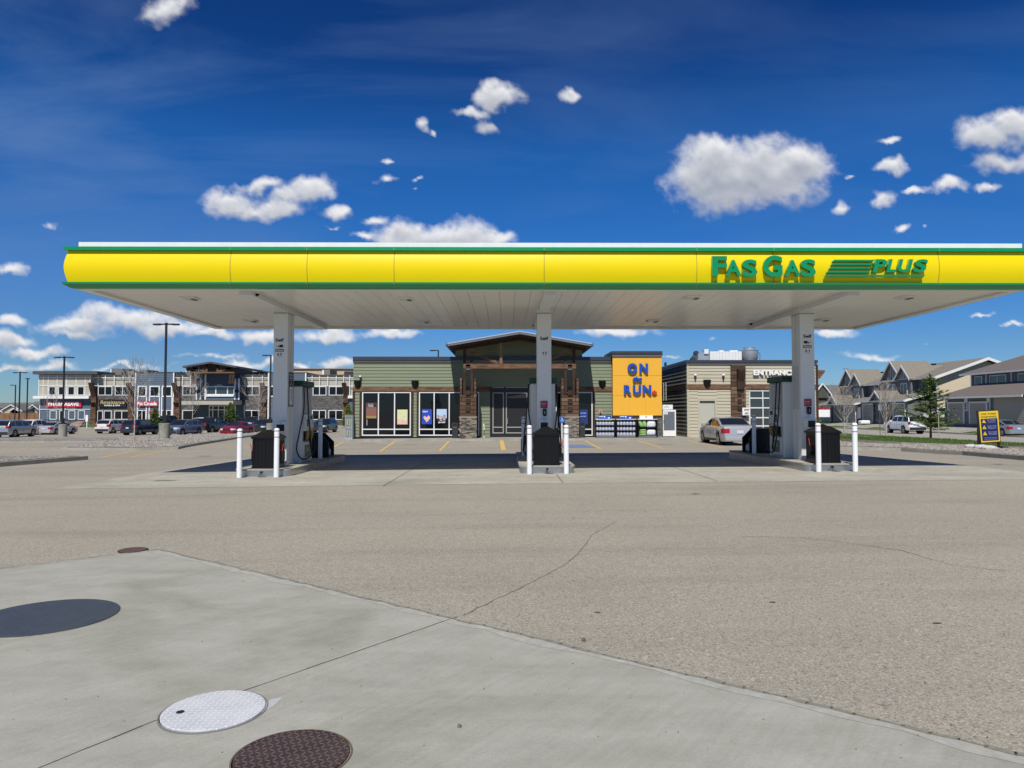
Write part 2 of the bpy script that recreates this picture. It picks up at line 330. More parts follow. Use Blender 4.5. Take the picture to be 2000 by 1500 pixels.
A_ASPH = asphalt_mat()
A_SLAB = concrete_mat('concrete_slab', (.39, .383, .33), (.49, .482, .422), 45, (1, 2.2, 1), .55, (.84, .85, .83))
A_PAD = concrete_mat('concrete_pad', (.40, .38, .315), (.56, .53, .45), 14, (.4, 1, 1), .6)
A_KERB = concrete_mat('concrete_kerb', (.36, .345, .30), (.50, .48, .42), 20, (1, 1, 1), .5)
A_BASE = concrete_mat('concrete_weathered', (.26, .26, .22), (.44, .43, .37), 12, (1, 1, .5), .9, (.5, .55, .45))
A_GRAVEL = gravel_mat()
A_GRASS = mat('grass', (.045, .085, .018), .95, col2=(.12, .19, .05), scale=2.2, bump=1, bscale=25, spec=.1, det=9)
A_STREET = mat('street_concrete', (.30, .275, .235), .9, col2=(.38, .35, .30), scale=.7, bump=.2, det=8)
A_YEL = mat('road_paint_yellow', (.80, .50, .10), .8, col2=(.55, .38, .14), scale=9, det=8)
A_BLUEP = mat('road_paint_blue', (.08, .17, .42), .8, col2=(.2, .25, .36), scale=9, det=8)
A_WHT = mat('white_paint', (.8, .8, .78), .45, var=.04, scale=6)
A_WMET = mat('white_metal', (.66, .68, .68), .32, var=.03, scale=2, spec=.5)
A_SOFF = mat('soffit_white', (.74, .73, .69), .3, var=.03, scale=1.2, spec=.6)
A_TRIMW = mat('white_trim', (.74, .75, .74), .6, var=.05, scale=3)
A_GREEN = mat('fascia_green', (.004, .26, .085), .28, var=.05, scale=1, coat=.3)
A_YELLOW = mat('fascia_yellow', (.80, .63, .0), .42, var=.015, scale=.7, spec=.25)
A_BLACK = mat('black_plastic', (.005, .005, .0055), .34, spec=.35, var=.15, scale=12, bump=.1, bscale=60)
A_BLKMET = mat('black_metal', (.014, .014, .016), .45, var=.2, scale=5)
A_RUB = mat('black_rubber', (.015, .015, .015), .6, var=.1, scale=10)
A_DKG = mat('dark_grey_metal', (.055, .058, .066), .42, var=.08, scale=2, metal=.3)
A_MIDG = mat('mid_grey_metal', (.17, .18, .19), .45, var=.08, scale=2, metal=.3)
A_STEEL = mat('steel', (.5, .5, .5), .36, 1., var=.12, scale=5)
A_GALV = mat('galvanised', (.52, .55, .57), .42, .7, var=.1, scale=4)
A_GSID = mat('green_siding', (.195, .225, .145), .75, var=.07, scale=1.5, stretch=(.3, 1, 4), bump=.1, bscale=30)
A_TSID = mat('tan_siding', (.44, .405, .30), .75, var=.06, scale=1.5, stretch=(.3, 1, 4), bump=.1, bscale=30)
A_TIMB = wood_mat('timber_brown', (.06, .032, .02), (.27, .15, .085), 0)
A_TIMBV = wood_mat('timber_dark', (.022, .014, .010), (.075, .042, .028), 2)
A_CLAD = brick_mat('wood_cladding', [(.09, .055, .035), (.15, .095, .06), (.21, .14, .09), (.12, .07, .045)], 1.6, .24, (.03, .02, .012))
A_STONE = brick_mat('ledge_stone', [(.14, .115, .09), (.30, .25, .19), (.21, .19, .165), (.42, .36, .28), (.10, .09, .085), (.33, .30, .26)], .30, .065, (.02, .018, .015))
A_STONE2 = brick_mat('grey_ledge_stone', [(.10, .10, .10), (.17, .165, .155), (.22, .21, .195), (.13, .13, .13)], .55, .14, (.045, .045, .045))
A_ORG = mat('yellow_orange_panel', (.80, .42, .035), .45, var=.02, scale=.6)
A_LBLUE = mat('letter_blue', (.01, .075, .40), .35, var=.05, scale=3)
A_RED = mat('sign_red', (.60, .012, .03), .4, var=.05, scale=3)
A_GLASS = mat('dark_glass', (.006, .007, .009), .03, spec=.4)
A_GLASS2 = mat('grey_glass', (.03, .04, .045), .05, spec=1.0)
A_TAUPE = mat('cream_panel', (.42, .395, .325), .8, var=.05, scale=.8)
A_BSID = mat('blue_siding', (.085, .125, .175), .75, var=.08, scale=.6, stretch=(.2, 1, 3))
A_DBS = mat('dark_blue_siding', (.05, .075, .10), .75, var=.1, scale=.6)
A_ROOFM = mat('dark_metal_roof', (.075, .08, .09), .5, var=.1, scale=1)
A_SHING = mat('roof_shingle', (.15, .135, .11), .95, col2=(.27, .245, .20), scale=5, stretch=(1, 1, 3), det=9)
A_SHING2 = mat('roof_shingle_grey', (.10, .10, .10), .95, col2=(.17, .165, .16), scale=3, det=9)
A_HGREY = mat('house_grey_siding', (.15, .16, .165), .8, var=.08, scale=1, stretch=(1, 1, 6))
A_HTAN = mat('house_tan_siding', (.66, .53, .34), .8, col2=(.56, .50, .40), scale=.7, stretch=(.25, .25, 6))
A_HBEI = mat('house_beige_siding', (.40, .37, .31), .8, var=.05, scale=1)
A_GAR = mat('garage_door', (.33, .31, .27), .7, var=.04, scale=1)
A_BARK = mat('bark_light', (.28, .24, .2), .9, col2=(.5, .47, .42), scale=6, bump=.5)
A_BARKD = mat('bark_dark', (.10, .075, .055), .9, var=.3, scale=8, bump=.5)
A_LEAFG = mat('spruce_needles', (.08, .13, .035), .85, col2=(.19, .26, .08), scale=3, spec=.2)
A_LEAFY = mat('yellow_green_leaves', (.10, .16, .02), .85, col2=(.3, .32, .05), scale=4, spec=.2)
A_LEAFR = mat('rusty_buds', (.22, .10, .05), .85, col2=(.34, .22, .12), scale=4, spec=.2)

# ------------------------------------------------------------------ mesh builder
ORI = {}
def tag(o, label=None, cat=None, group=None, kind=None):
    if label: o['label'] = label
    if cat: o['category'] = cat
    if group: o['group'] = group
    if kind: o['kind'] = kind
    return o
def thing(name, label, cat, loc=(0, 0, 0), rz=0, group=None):
    o = bpy.data.objects.new(name, None); COL.objects.link(o); o.empty_display_size = .2
    o.location = loc; o.rotation_euler = (0, 0, rz); ORI[o.name] = Vector(loc)
    return tag(o, label, cat, group)
def structure(o): o['kind'] = 'structure'; return o
class MB:
    def __init__(s): s.v = []; s.f = []
    def quad(s, *p):
        n = len(s.v); s.v += [tuple(q) for q in p]; s.f.append(tuple(range(n, n+len(p)))); return s
    def box(s, x0, x1, y0, y1, z0, z1):
        if x0 > x1: x0, x1 = x1, x0
        if y0 > y1: y0, y1 = y1, y0
        if z0 > z1: z0, z1 = z1, z0
        n = len(s.v)
        s.v += [(x0, y0, z0), (x1, y0, z0), (x1, y1, z0), (x0, y1, z0), (x0, y0, z1), (x1, y0, z1), (x1, y1, z1), (x0, y1, z1)]
        s.f += [(n, n+3, n+2, n+1), (n+4, n+5, n+6, n+7), (n, n+1, n+5, n+4), (n+1, n+2, n+6, n+5), (n+2, n+3, n+7, n+6), (n+3, n, n+4, n+7)]
        return s
    def bar(s, a, b, w, h, up=(0, 0, 1)):
        a = Vector(a); b = Vector(b); d = (b-a).normalized(); u = Vector(up)
        r = d.cross(u)
        if r.length < 1e-4: r = d.cross(Vector((0, 1, 0)))
        r.normalize(); u = r.cross(d).normalized(); n = len(s.v)
        for q in (a, b):
            for (i, j) in ((-1, -1), (1, -1), (1, 1), (-1, 1)): s.v.append(tuple(q+r*(w/2*i)+u*(h/2*j)))
        s.f += [(n, n+1, n+2, n+3), (n+7, n+6, n+5, n+4), (n, n+4, n+5, n+1), (n+1, n+5, n+6, n+2), (n+2, n+6, n+7, n+3), (n+3, n+7, n+4, n)]
        return s
    def tube(s, pts, r, seg=8, cap=True):
        pts = [Vector(p) for p in pts]; rs = r if isinstance(r, (list, tuple)) else [r]*len(pts); n0 = len(s.v)
        pr = None
        for i, p in enumerate(pts):
            d = (pts[min(i+1, len(pts)-1)]-pts[max(i-1, 0)]).normalized()
            if pr is None:
                pr = d.cross(Vector((0, 0, 1)))
                if pr.length < .01: pr = Vector((1, 0, 0))
            pr = (pr-d*pr.dot(d)).normalized(); q = d.cross(pr)
            for k in range(seg):
                a = 2*pi*k/seg; s.v.append(tuple(p+pr*(rs[i]*cos(a))+q*(rs[i]*sin(a))))
        for i in range(len(pts)-1):
            for k in range(seg):
                a = n0+i*seg+k; b = n0+i*seg+(k+1) % seg; s.f.append((a, b, b+seg, a+seg))
        if cap:
            s.f.append(tuple(n0+k for k in range(seg))[::-1]); s.f.append(tuple(n0+(len(pts)-1)*seg+k for k in range(seg)))
        return s
    def lathe(s, x, y, prof, seg=24):
        n0 = len(s.v)
        for (r, z) in prof:
            for k in range(seg): a = 2*pi*k/seg; s.v.append((x+r*cos(a), y+r*sin(a), z))
        for i in range(len(prof)-1):
            for k in range(seg): a = n0+i*seg+k; b = n0+i*seg+(k+1) % seg; s.f.append((a, b, b+seg, a+seg))
        s.f.append(tuple(n0+k for k in range(seg))[::-1]); s.f.append(tuple(n0+(len(prof)-1)*seg+k for k in range(seg)))
        return s
    def prism(s, poly, fn, d0, d1):           # fn(a, b, d) -> point; poly is a list of (a, b)
        n = len(s.v); k = len(poly)
        for d in (d0, d1): s.v += [tuple(fn(a, b, d)) for a, b in poly]
        s.f.append(tuple(range(n, n+k))); s.f.append(tuple(range(n+2*k-1, n+k-1, -1)))
        for i in range(k): j = (i+1) % k; s.f.append((n+i, n+j, n+k+j, n+k+i))
        return s
    def xz(s, poly, y0, y1): return s.prism(poly, lambda a, b, d: (a, d, b), y0, y1)
    def yz(s, poly, x0, x1): return s.prism(poly, lambda a, b, d: (d, a, b), x0, x1)
    def build(s, name, material, parent=None, world=True, origin=None, bevel=0, smooth=None, label=None, kind=None):
        o0 = Vector((0, 0, 0))
        if world:
            if origin is not None: o0 = Vector(origin)
            elif parent is not None: o0 = ORI.get(parent.name, o0)
        me = bpy.data.meshes.new(name)
        me.from_pydata([(v[0]-o0.x, v[1]-o0.y, v[2]-o0.z) for v in s.v], [], s.f)
        bm = bmesh.new(); bm.from_mesh(me)
        bmesh.ops.recalc_face_normals(bm, faces=bm.faces)
        if bevel: bmesh.ops.bevel(bm, geom=bm.edges[:], offset=bevel, segments=1, affect='EDGES', clamp_overlap=True)
        bm.to_mesh(me); bm.free()
        me.materials.append(material)
        if smooth is not None:
            me.shade_smooth(); me.set_sharp_from_angle(angle=radians(smooth))
        o = bpy.data.objects.new(name, me); COL.objects.link(o)
        if parent is not None: o.parent = parent; ORI[o.name] = o0
        else: o.location = o0; ORI[o.name] = o0
        if label: o['label'] = label
        if kind: o['kind'] = kind
        return o
def lathe_poly(r, n=24, cx=0, cy=0): return [(cx+r*cos(2*pi*k/n), cy+r*sin(2*pi*k/n)) for k in range(n)]

def text(s, size, center, material, parent, name='lettering', bold=0., ext=.01, rot=(pi/2, 0, 0), shear=0., width=None, height=None, space=1., label=None):
    cu = bpy.data.curves.new(name, 'FONT'); cu.body = s; cu.size = size; cu.align_x = 'CENTER'; cu.align_y = 'CENTER'
    cu.extrude = ext; cu.offset = bold; cu.shear = shear; cu.space_character = space; cu.resolution_u = 4
    t = bpy.data.objects.new('tmp_text', cu); COL.objects.link(t)
    me = bpy.data.meshes.new_from_object(t)
    bpy.data.objects.remove(t); bpy.data.curves.remove(cu)
    xs = [v.co.x for v in me.vertices]; ys = [v.co.y for v in me.vertices]
    cx, cy = (min(xs)+max(xs))/2, (min(ys)+max(ys))/2
    fx = width/(max(xs)-min(xs)) if width else 1.; fy = height/(max(ys)-min(ys)) if height else 1.
    R = Matrix.Translation(Vector(center)-(ORI.get(parent.name, Vector()) if parent else Vector())) @ \
        __import__('mathutils').Euler(rot).to_matrix().to_4x4() @ Matrix.Diagonal((fx, fy, 1, 1)) @ Matrix.Translation((-cx, -cy, 0))
    me.transform(R); me.name = name
    me.materials.clear(); me.materials.append(material)
    o = bpy.data.objects.new(name, me); COL.objects.link(o)
    if parent: o.parent = parent; ORI[o.name] = ORI.get(parent.name, Vector())
    if label: o['label'] = label
    return o

def copy_tree(o, parent=None):
    c = o.copy(); COL.objects.link(c); ORI[c.name] = ORI.get(o.name, Vector())
    if parent: c.parent = parent
    for ch in o.children: copy_tree(ch, c)
    return c

# ------------------------------------------------------------------ sheets that follow the ground
def sheet_bm(poly, dz, extra=()):
    bm = bmesh.new(); vs = [bm.verts.new((x, y, 0)) for x, y in poly]; bm.faces.new(vs)
    xs = [p[0] for p in poly]; ys = [p[1] for p in poly]
    for ax, lo, hi in ((0, min(xs), max(xs)), (1, min(ys), max(ys))):
        k = math.floor(lo/2)*2
        while k < hi:
            if k > lo:
                co = (k, 0, 0) if ax == 0 else (0, k, 0); no = (1, 0, 0) if ax == 0 else (0, 1, 0)
                bmesh.ops.bisect_plane(bm, geom=bm.verts[:]+bm.edges[:]+bm.faces[:], plane_co=co, plane_no=no)
            k += 2
    for v in bm.verts: v.co.z = GH(v.co.x, v.co.y)+dz
    bmesh.ops.recalc_face_normals(bm, faces=bm.faces)
    for f in bm.faces:
        if f.normal.z < 0: f.normal_flip()
    return bm
def link_bm(bm, name, material, kind='structure', parent=None, label=None):
    me = bpy.data.meshes.new(name); bm.to_mesh(me); bm.free(); me.materials.append(material)
    o = bpy.data.objects.new(name, me); COL.objects.link(o)
    if parent: o.parent = parent
    elif kind: o['kind'] = kind
    if label: o['label'] = label
    return o
def sheet(name, poly, material, dz=.004): return link_bm(sheet_bm(poly, dz), name, material)
def sheets(name, polys, material, dz):
    bm = bmesh.new()
    for p in polys:
        b = sheet_bm(p, dz); me = bpy.data.meshes.new('t'); b.to_mesh(me); b.free(); bm.from_mesh(me); bpy.data.meshes.remove(me)
    return link_bm(bm, name, material)
def raised(name, poly, h, material, kind='structure'):
    bm = sheet_bm(poly, h)
    ed = [e for e in bm.edges if e.is_boundary]
    r = bmesh.ops.extrude_edge_only(bm, edges=ed)
    for v in r['geom']:
        if isinstance(v, bmesh.types.BMVert): v.co.z = GH(v.co.x, v.co.y)-.06
    bmesh.ops.recalc_face_normals(bm, faces=bm.faces)
    return link_bm(bm, name, material, kind)
def inset(poly, d):
    # simple polygon inset for counter-clockwise or clockwise outlines
    n = len(poly); A = sum(poly[i][0]*poly[(i+1) % n][1]-poly[(i+1) % n][0]*poly[i][1] for i in range(n)); sg = 1 if A > 0 else -1
    out = []
    for i in range(n):
        p0, p1, p2 = Vector(poly[i-1]), Vector(poly[i]), Vector(poly[(i+1) % n])
        a = (p1-p0).normalized(); b = (p2-p1).normalized()
        na = Vector((-a.y, a.x))*sg; nb = Vector((-b.y, b.x))*sg; m = na+nb
        m = m/max(.35, m.length_squared/2)
        out.append(tuple(p1+m*d))
    return out
def strip(p, q, w):
    p, q = Vector(p), Vector(q); d = (q-p).normalized(); n = Vector((-d.y, d.x))*(w/2)
    return [tuple(p-n), tuple(q-n), tuple(q+n), tuple(p+n)]
def line_px(a, b, w): return strip(G(*a), G(*b), w)

# ================================================================== GROUND
def ground():
    gx = [-2500, -900, -400, -200, -120] + list(range(-80, 81, 2)) + [120, 200, 400, 900, 2500]
    gy = [-400, -120, -50] + list(range(-20, 131, 2)) + [180, 260, 500, 1200, 4000]
    vs = [(x, y, GH(x, y)) for y in gy for x in gx]; n = len(gx)
    fs = [(j*n+i, j*n+i+1, (j+1)*n+i+1, (j+1)*n+i) for j in range(len(gy)-1) for i in range(n-1)]
    me = bpy.data.meshes.new('ground'); me.from_pydata(vs, [], fs); me.materials.append(A_ASPH)
    o = bpy.data.objects.new('ground', me); COL.objects.link(o); structure(o)
ground()
# forecourt pad under the canopy and the slab over the tanks
XC = (-6.53, 1.08, 8.71)
PADF = G(130, 955)[1]
sheet('forecourt_pad', [(-10.45, G(130, 955)[1]), (1, G(1000, 945)[1]), (13.4, G(1990, 937)[1]), (13.4, 28.6), (-10.45, 28.6)], A_PAD, .004)
sheets('pad_joint', [strip((-2.8, PADF-.3), (-2.8, 28.5), .02), strip((4.9, PADF+.1), (4.9, 28.5), .02), strip((1.3, PADF), (1.3, 18.9), .018), strip((-10.4, 22.6), (13.3, 22.6), .02)],
       mat('joint_dark', (.05, .05, .045), .9), .007)
c0 = G(308, 1074); c1 = G(2000, 1477); cl = G(0, 1112)
dv = Vector(c1)-Vector(c0); dl = Vector(cl)-Vector(c0)
pR = tuple(Vector(c0)+dv*1.9); pL = tuple(Vector(c0)+dl*3)
SLAB = [c0, pR, (pR[0], -14), (pL[0], -14), pL]
sheet('tank_slab', SLAB, A_SLAB, .006)
def jag(pts, w, jit, n=24):
    out = []
    P_ = [Vector(p) for p in pts]; seg = []
    for a, b in zip(P_, P_[1:]):
        k = max(2, int((b-a).length/.12)); nn = Vector((-(b-a).y, (b-a).x)).normalized()
        for i in range(k): seg.append(a+(b-a)*(i/k)+nn*random.uniform(-jit, jit))
    seg.append(P_[-1])
    return [strip(tuple(a), tuple(b+(b-a)*.15), w*random.uniform(.5, 1.3)) for a, b in zip(seg, seg[1:]) if (b-a).length > 1e-3]
A_CRK = mat('crack_dark', (.16, .14, .115), .95)
sheets('slab_joint', jag([G(40, 1517), G(320, 1403), G(500, 1343), G(890, 1207)], .008, .003), mat('joint_grey', (.07, .066, .055), .95), .0085)
sheets('asphalt_crack', jag([G(905, 1203), G(960, 1175), G(1035, 1140), G(1110, 1100), G(1140, 1070), G(1155, 1045), G(1205, 1018)], .007, .012)
       + jag([G(1440, 1048), G(1560, 1050), G(1640, 1059), G(1760, 1075), G(1850, 1102), G(1960, 1115)], .009, .012), A_CRK, .005)
bm_e = jag([c0, tuple(Vector(c0)+dv*1.3)], .035, .014) + jag([c0, tuple(Vector(c0)+dl*1.3)], .02, .006)
sheets('slab_edge_dirt', bm_e, mat('edge_dirt', (.17, .165, .13), .95, col2=(.26, .25, .21), scale=30), .0098)
A_BND = mat('slab_edge_wear', (.30, .30, .26), .9, col2=(.42, .415, .37), scale=14, det=8)
nv_ = Vector((dv.y, -dv.x)).normalized(); rb_ = random.Random(5)
def band(p, d, n, w, L0):
    a = [tuple(Vector(p)+d*(k/40)*L0) for k in range(41)]; b = [tuple(Vector(q)+n*w*rb_.uniform(.5, 1.3)) for q in a[::-1]]; return a+b
if (Vector((c0[0], c0[1]-3))-Vector(c0)).dot(nv_) < 0: nv_ = -nv_
nl_ = Vector((dl.y, -dl.x)).normalized(); nl_ = nl_ if nl_.y < 0 else -nl_
sheets('slab_edge_wear', [band(c0, dv, nv_, .11, 1.3), band(c0, dl, nl_, .06, 1.2)], A_BND, .0078)
# oil marks, patches and pebbles lying about
A_OIL = mat('oil_stain', (.085, .08, .075), .8, col2=(.2, .18, .155), scale=14)
def blotch(px, py, rx, ry, n=18):
    c = G(px, py); return [(c[0]+rx*cos(2*pi*i/n)*random.uniform(.6, 1.2), c[1]+ry*sin(2*pi*i/n)*random.uniform(.6, 1.2)) for i in range(n)]
sheets('oil_marks', [blotch(*q) for q in ((1358, 965, .09, .06), (1167, 1197, .025, .02), (1509, 1177, .03, .02), (1831, 1218, .035, .02), (320, 939, .3, .12), (620, 908, .3, .1), (1950, 907, .2, .1),
        (800, 868, .5, .1), (916, 863, .6, .08), (720, 866, .5, .1), (1193, 866, .35, .1), (1300, 868, .5, .12), (400, 891, .4, .15), (1120, 1012, .03, .02))], A_OIL, .0075)
def pebbles():
    mb = MB(); r = random.Random(3)
    pts = [(1140, 1252, .02), (897, 1422, .017), (1260, 1000, .012), (1470, 1010, .01)]
    for _ in range(130): pts.append((r.uniform(0, 2000), r.uniform(985, 1490), r.uniform(.003, .008)))
    for px, py, s in pts:
        x, y = G(px, py); z = GH(x, y)+.006; n = len(mb.v)
        R_ = [(s*r.uniform(.7, 1.2)*cos(a), s*r.uniform(.6, 1.1)*sin(a)) for a in (0, 1.2, 2.4, 3.7, 5)]
        mb.v += [(x+a, y+b, z) for a, b in R_]+[(x+a*.6, y+b*.6, z+s*.8) for a, b in R_]
        for i in range(5): j = (i+1) % 5; mb.f.append((n+i, n+j, n+5+j, n+5+i))
        mb.f.append((n+5, n+6, n+7, n+8, n+9))
    o = mb.build('loose_stones', mat('stone_bits', (.10, .075, .05), .9, col2=(.3, .27, .22), scale=3)); tag(o, 'small loose stones scattered over asphalt and slab', 'stones', kind='stuff')
pebbles()

# parking lines
YL = [((672.3, 863), (645, 876.7), .1), ((776, 861), (741, 882.5), .11), ((879, 860.4), (858.6, 880.8), .11), ((979, 858.7), (983.5, 879.3), .22),
      ((1142.5, 861), (1173.8, 877.4), .11), ((1241, 859.7), (1295.5, 876.4), .1), ((1342, 860.3), (1413.8, 875.7), .1)]
sheets('parking_lines', [line_px(a, b, w) for a, b, w in YL] + [line_px((982, y), (1055, y+.15), .09) for y in (860.2, 863.5, 867.2, 871, 875, 879)] +
       [line_px(a, b, .1) for a, b in (((-40, 889), (127, 866)), ((-30, 874.5), (29, 868)), ((198, 894), (271, 879.6)), ((256, 893), (341, 877)),
        ((393, 870.5), (458, 863.7)), ((440, 873), (500, 866)), ((165, 848), (190, 845)), ((220, 849.5), (247, 845)), ((270, 852), (312, 843)), ((60, 853), (92, 849)))] +
       [line_px((198+14.5*i*.98, 894-2.85*i), (256+17*i, 893.2-3.2*i), .08) for i in range(6)], A_YEL, .006)
hp = G(1121, 871.5)
sheet('accessible_stall_mark', [(hp[0]-.75, hp[1]-1.4), (hp[0]+.95, hp[1]-1.4), (hp[0]+.7, hp[1]+1.1), (hp[0]-.75, hp[1]+1.1)], A_BLUEP, .006)

# kerbed islands, gravel beds, verge
def kerbed(name, pts, h=.15, fill=None, w=.22):
    raised('kerb', pts, h, A_KERB)
    if fill: sheet(name, inset(pts, w), fill, h+.012)
kerbed('gravel_bed', [G(172, 898), G(150, 896.6), G(100, 897.4), (-27, G(60, 899)[1]+.4), (-27, 17), (-18.4, 17), G(0, 912), G(90, 904.5)], .15, A_GRAVEL)
ISB = [G(120, 879.5), G(264, 880), G(348, 877.5), G(360, 874.5), G(400, 867.5), G(495, 852), G(528, 846.8), G(512, 843), G(430, 845), G(330, 853), G(262, 859), G(225, 862.5)]
kerbed('gravel_bed', ISB, .13, A_GRAVEL)
kerbed('gravel_bed', [G(-60, 864.5), G(215, 862.8), G(238, 860.4), G(235, 856.5), G(-60, 858.5)], .12, A_GRAVEL, .18)
# sidewalk in front of the shop
sheet('lane_far', [(-80, 105.5), (-30, 105.5), (-30, 107), (-80, 107)], A_KERB, .12)
raised('sidewalk', [(-10.5, 42.0), (19.6, 42.0), (20.2, 44.6), (19.4, 52), (-10.9, 52), (-11.4, 46), (-11.2, 43)], .15, A_KERB)
sheets('sidewalk_joint', [strip((x, 42.03), (x, 43.95), .02) for x in (-8, -5.2, -2.1, 1, 4.1, 7, 9.8, 12.6, 15.4)], MATS['joint_dark'], .155)
raised('sidewalk', [G(140, 838), G(262, 838), G(262, 833), G(130, 833)], .12, A_KERB)
sheet('grass', [G(140, 836), G(200, 836), G(196, 829.5), G(120, 829.5)], A_GRASS, .14)
# right side: gravel island, verge, street, lawns
kerbed('gravel_bed', [G(1560, 877), G(1645, 878.5), G(1760, 881.5), G(1880, 889), G(2030, 902), G(2130, 915), G(2200, 905), G(2080, 888), G(1960, 880), G(1800, 874.5), G(1690, 872), G(1560, 872)], .15, A_GRAVEL)
VERGE = [G(x_, y_) for x_, y_ in ((1560, 857.2), (1620, 859.2), (1645, 861.7), (1760, 868.2), (1900, 873.2), (2000, 877.7), (2160, 887.2), (2160, 875.5), (2000, 870.0), (1900, 864.5), (1760, 856.5), (1640, 849.5), (1560, 844.5))]
raised('kerb', VERGE, .13, A_KERB)
sheet('grass', inset(VERGE, .25), A_GRASS, .15)
sheet('verge_path', [G(1600, 851.5), G(1690, 857.5), G(1708, 856.5), G(1640, 851)], A_KERB, .162)
sheet('street', [(32.5, 30), (43.6, 30), (43.6, 130), (30, 130), (30.6, 62), (31.8, 44)], A_STREET, .012)
raised('kerb', [(43.6, 40), (44.0, 40), (44.0, 130), (43.6, 130)], .12, A_KERB)
sheet('grass', [(44.0, 40), (52.5, 40), (52.5, 130), (44.0, 130)], A_GRASS, .10)
sheet('street_sidewalk', [(45.2, 40), (46.7, 40), (46.7, 130), (45.2, 130)], A_KERB, .135)
for nm, a, b in (('driveway', 62, 66.2), ('driveway', 69.2, 78.5), ('driveway', 88, 93.5), ('driveway', 98.5, 104)):
    sheet(nm, [(43.7, a), (52.4, a), (52.4, b), (43.7, b)], A_KERB, .15)
sheet('grass', [(52.5, 30), (80, 30), (80, 130), (52.5, 130)], A_GRASS, .1)
sheet('grass', [(20.5, 78), (30, 74), (30, 130), (20.5, 130)], A_GRASS, .05)

# ================================================================== MANHOLES
def manhole(label, px, py, r, mcover, mring, hole=None, group=None):
    x, y = G(px, py); z = GH(x, y)+.006
    t = thing('manhole_cover', label, 'manhole cover', (x, y, z), random.uniform(0, 1), group)
    MB().lathe(0, 0, [(r-.014, .0), (r-.014, .012), (r-.018, .0145), (.0001, .0145)], 64).build('cover_plate', mcover, t, world=False, smooth=30)
    rg = MB(); n = 64
    for k in range(n):
        a, b = 2*pi*k/n, 2*pi*(k+1)/n
        rg.quad((r*cos(a), r*sin(a), 0), (r*cos(b), r*sin(b), 0), (r*cos(b), r*sin(b), .008), (r*cos(a), r*sin(a), .008))
        rg.quad((r*cos(a), r*sin(a), .008), (r*cos(b), r*sin(b), .008), ((r-.008)*cos(b), (r-.008)*sin(b), .008), ((r-.008)*cos(a), (r-.008)*sin(a), .008))
        rg.quad(((r-.008)*cos(a), (r-.008)*sin(a), .008), ((r-.008)*cos(b), (r-.008)*sin(b), .008), ((r-.008)*cos(b), (r-.008)*sin(b), 0), ((r-.008)*cos(a), (r-.008)*sin(a), 0))
    rg.build('ring', mring, t, world=False)
    MB().lathe(0, 0, [(r-.001, .002), (.0001, .002)], 48).build('gap', A_BLACK, t, world=False)
    if hole: MB().lathe(hole[0], hole[1], [(.022, .014), (.022, .0165), (.0001, .0165)], 16).build('lift_hole', A_BLACK, t, world=False)
    return t
PL_BL = plate_mat('plate_blue_grey', (.045, .055, .07), (.06, .07, .085), (.075, .085, .10), .1, .55, 26)
PL_WH = plate_mat('plate_white', (.50, .52, .54), (.60, .61, .63), (.74, .75, .76), 0, .45, 30)
PL_BR = plate_mat('plate_brown', (.055, .035, .035), (.085, .055, .05), (.20, .15, .13), .3, .5, 30)
PL_RU = plate_mat('plate_rust', (.10, .055, .04), (.13, .075, .06), (.18, .12, .10), .2, .6, 30)
manhole('large dark blue-grey checker-plate tank lid cut by the left edge of the slab', 88, 1208, .56, PL_BL, A_KERB)
t = manhole('white painted checker-plate manhole cover with a small lifting hole', 418, 1392, .2875, PL_WH, mat('ring_grey', (.2, .2, .2), .6), (-.17, -.04)); t.rotation_euler.z = 0
manhole('brown checker-plate manhole cover at the bottom edge of the slab', 571, 1481, .285, PL_BR, mat('ring_brown', (.14, .10, .07), .6))
manhole('small rusty manhole cover at the far corner of the slab', 260, 1076, .17, PL_RU, mat('ring_rust', (.07, .045, .03), .7))
wx, wy = G(520, 1385)
sheets('white_overspray', [[(wx-.02, wy-.10), (wx+.035, wy+.02), (wx+.05, wy+.15), (wx-.01, wy+.12), (wx-.03, wy+.03)]], mat('overspray', (.40, .41, .42), .8, col2=(.50, .51, .52), scale=20), .0078)

# ================================================================== CANOPY
CX0, CX1, CY0, CY1, ZS = -10.53, 12.78, 17.5, 25.95, 4.75
can = thing('station_canopy', 'long flat petrol station canopy with rounded yellow fascia and green edges on three white columns', 'canopy', (1.08, 20.67, 0))
def ring_sweep(prof, x0=CX0, x1=CX1, y0=CY0, y1=CY1):
    mb = MB(); n = len(prof)
    for (o, z) in prof: mb.v += [(x0-o, y0-o, z), (x1+o, y0-o, z), (x1+o, y1+o, z), (x0-o, y1+o, z)]
    for i in range(n-1):
        for k in range(4): a = 4*i+k; b = 4*i+(k+1) % 4; mb.f.append((a, b, b+4, a+4))
    return mb
# soffit of tongued pans running front to back, with narrow open joints
mb = MB(); x = CX0+.22; k = 0
while x < CX1-.22:
    x1 = min(x+.405, CX1-.22); mb.box(x, x1-.008, CY0+.22, CY1-.22, ZS, ZS+.03); x += .405
mb.build('soffit', A_SOFF, can)
mb = MB().box(CX0+.05, CX1-.05, CY0+.05, CY1-.05, ZS+.04, ZS+.1); mb.build('roof_deck', A_MIDG, can)
mb = MB(); mb.box(CX0-.0, CX1+.0, CY0, CY0+.22, 4.69, ZS+.02); mb.box(CX0, CX1, CY1-.22, CY1, 4.69, ZS+.02)
mb.box(CX0, CX0+.22, CY0+.22, CY1-.22, 4.69, ZS+.02); mb.box(CX1-.22, CX1, CY0+.22, CY1-.22, 4.69, ZS+.02); mb.build('soffit_rim', A_SOFF, can)
ring_sweep([(-.02, 5.60), (-.02, 5.86), (-.08, 5.86), (-.08, 5.6)]).build('parapet_cap', A_TRIMW, can)
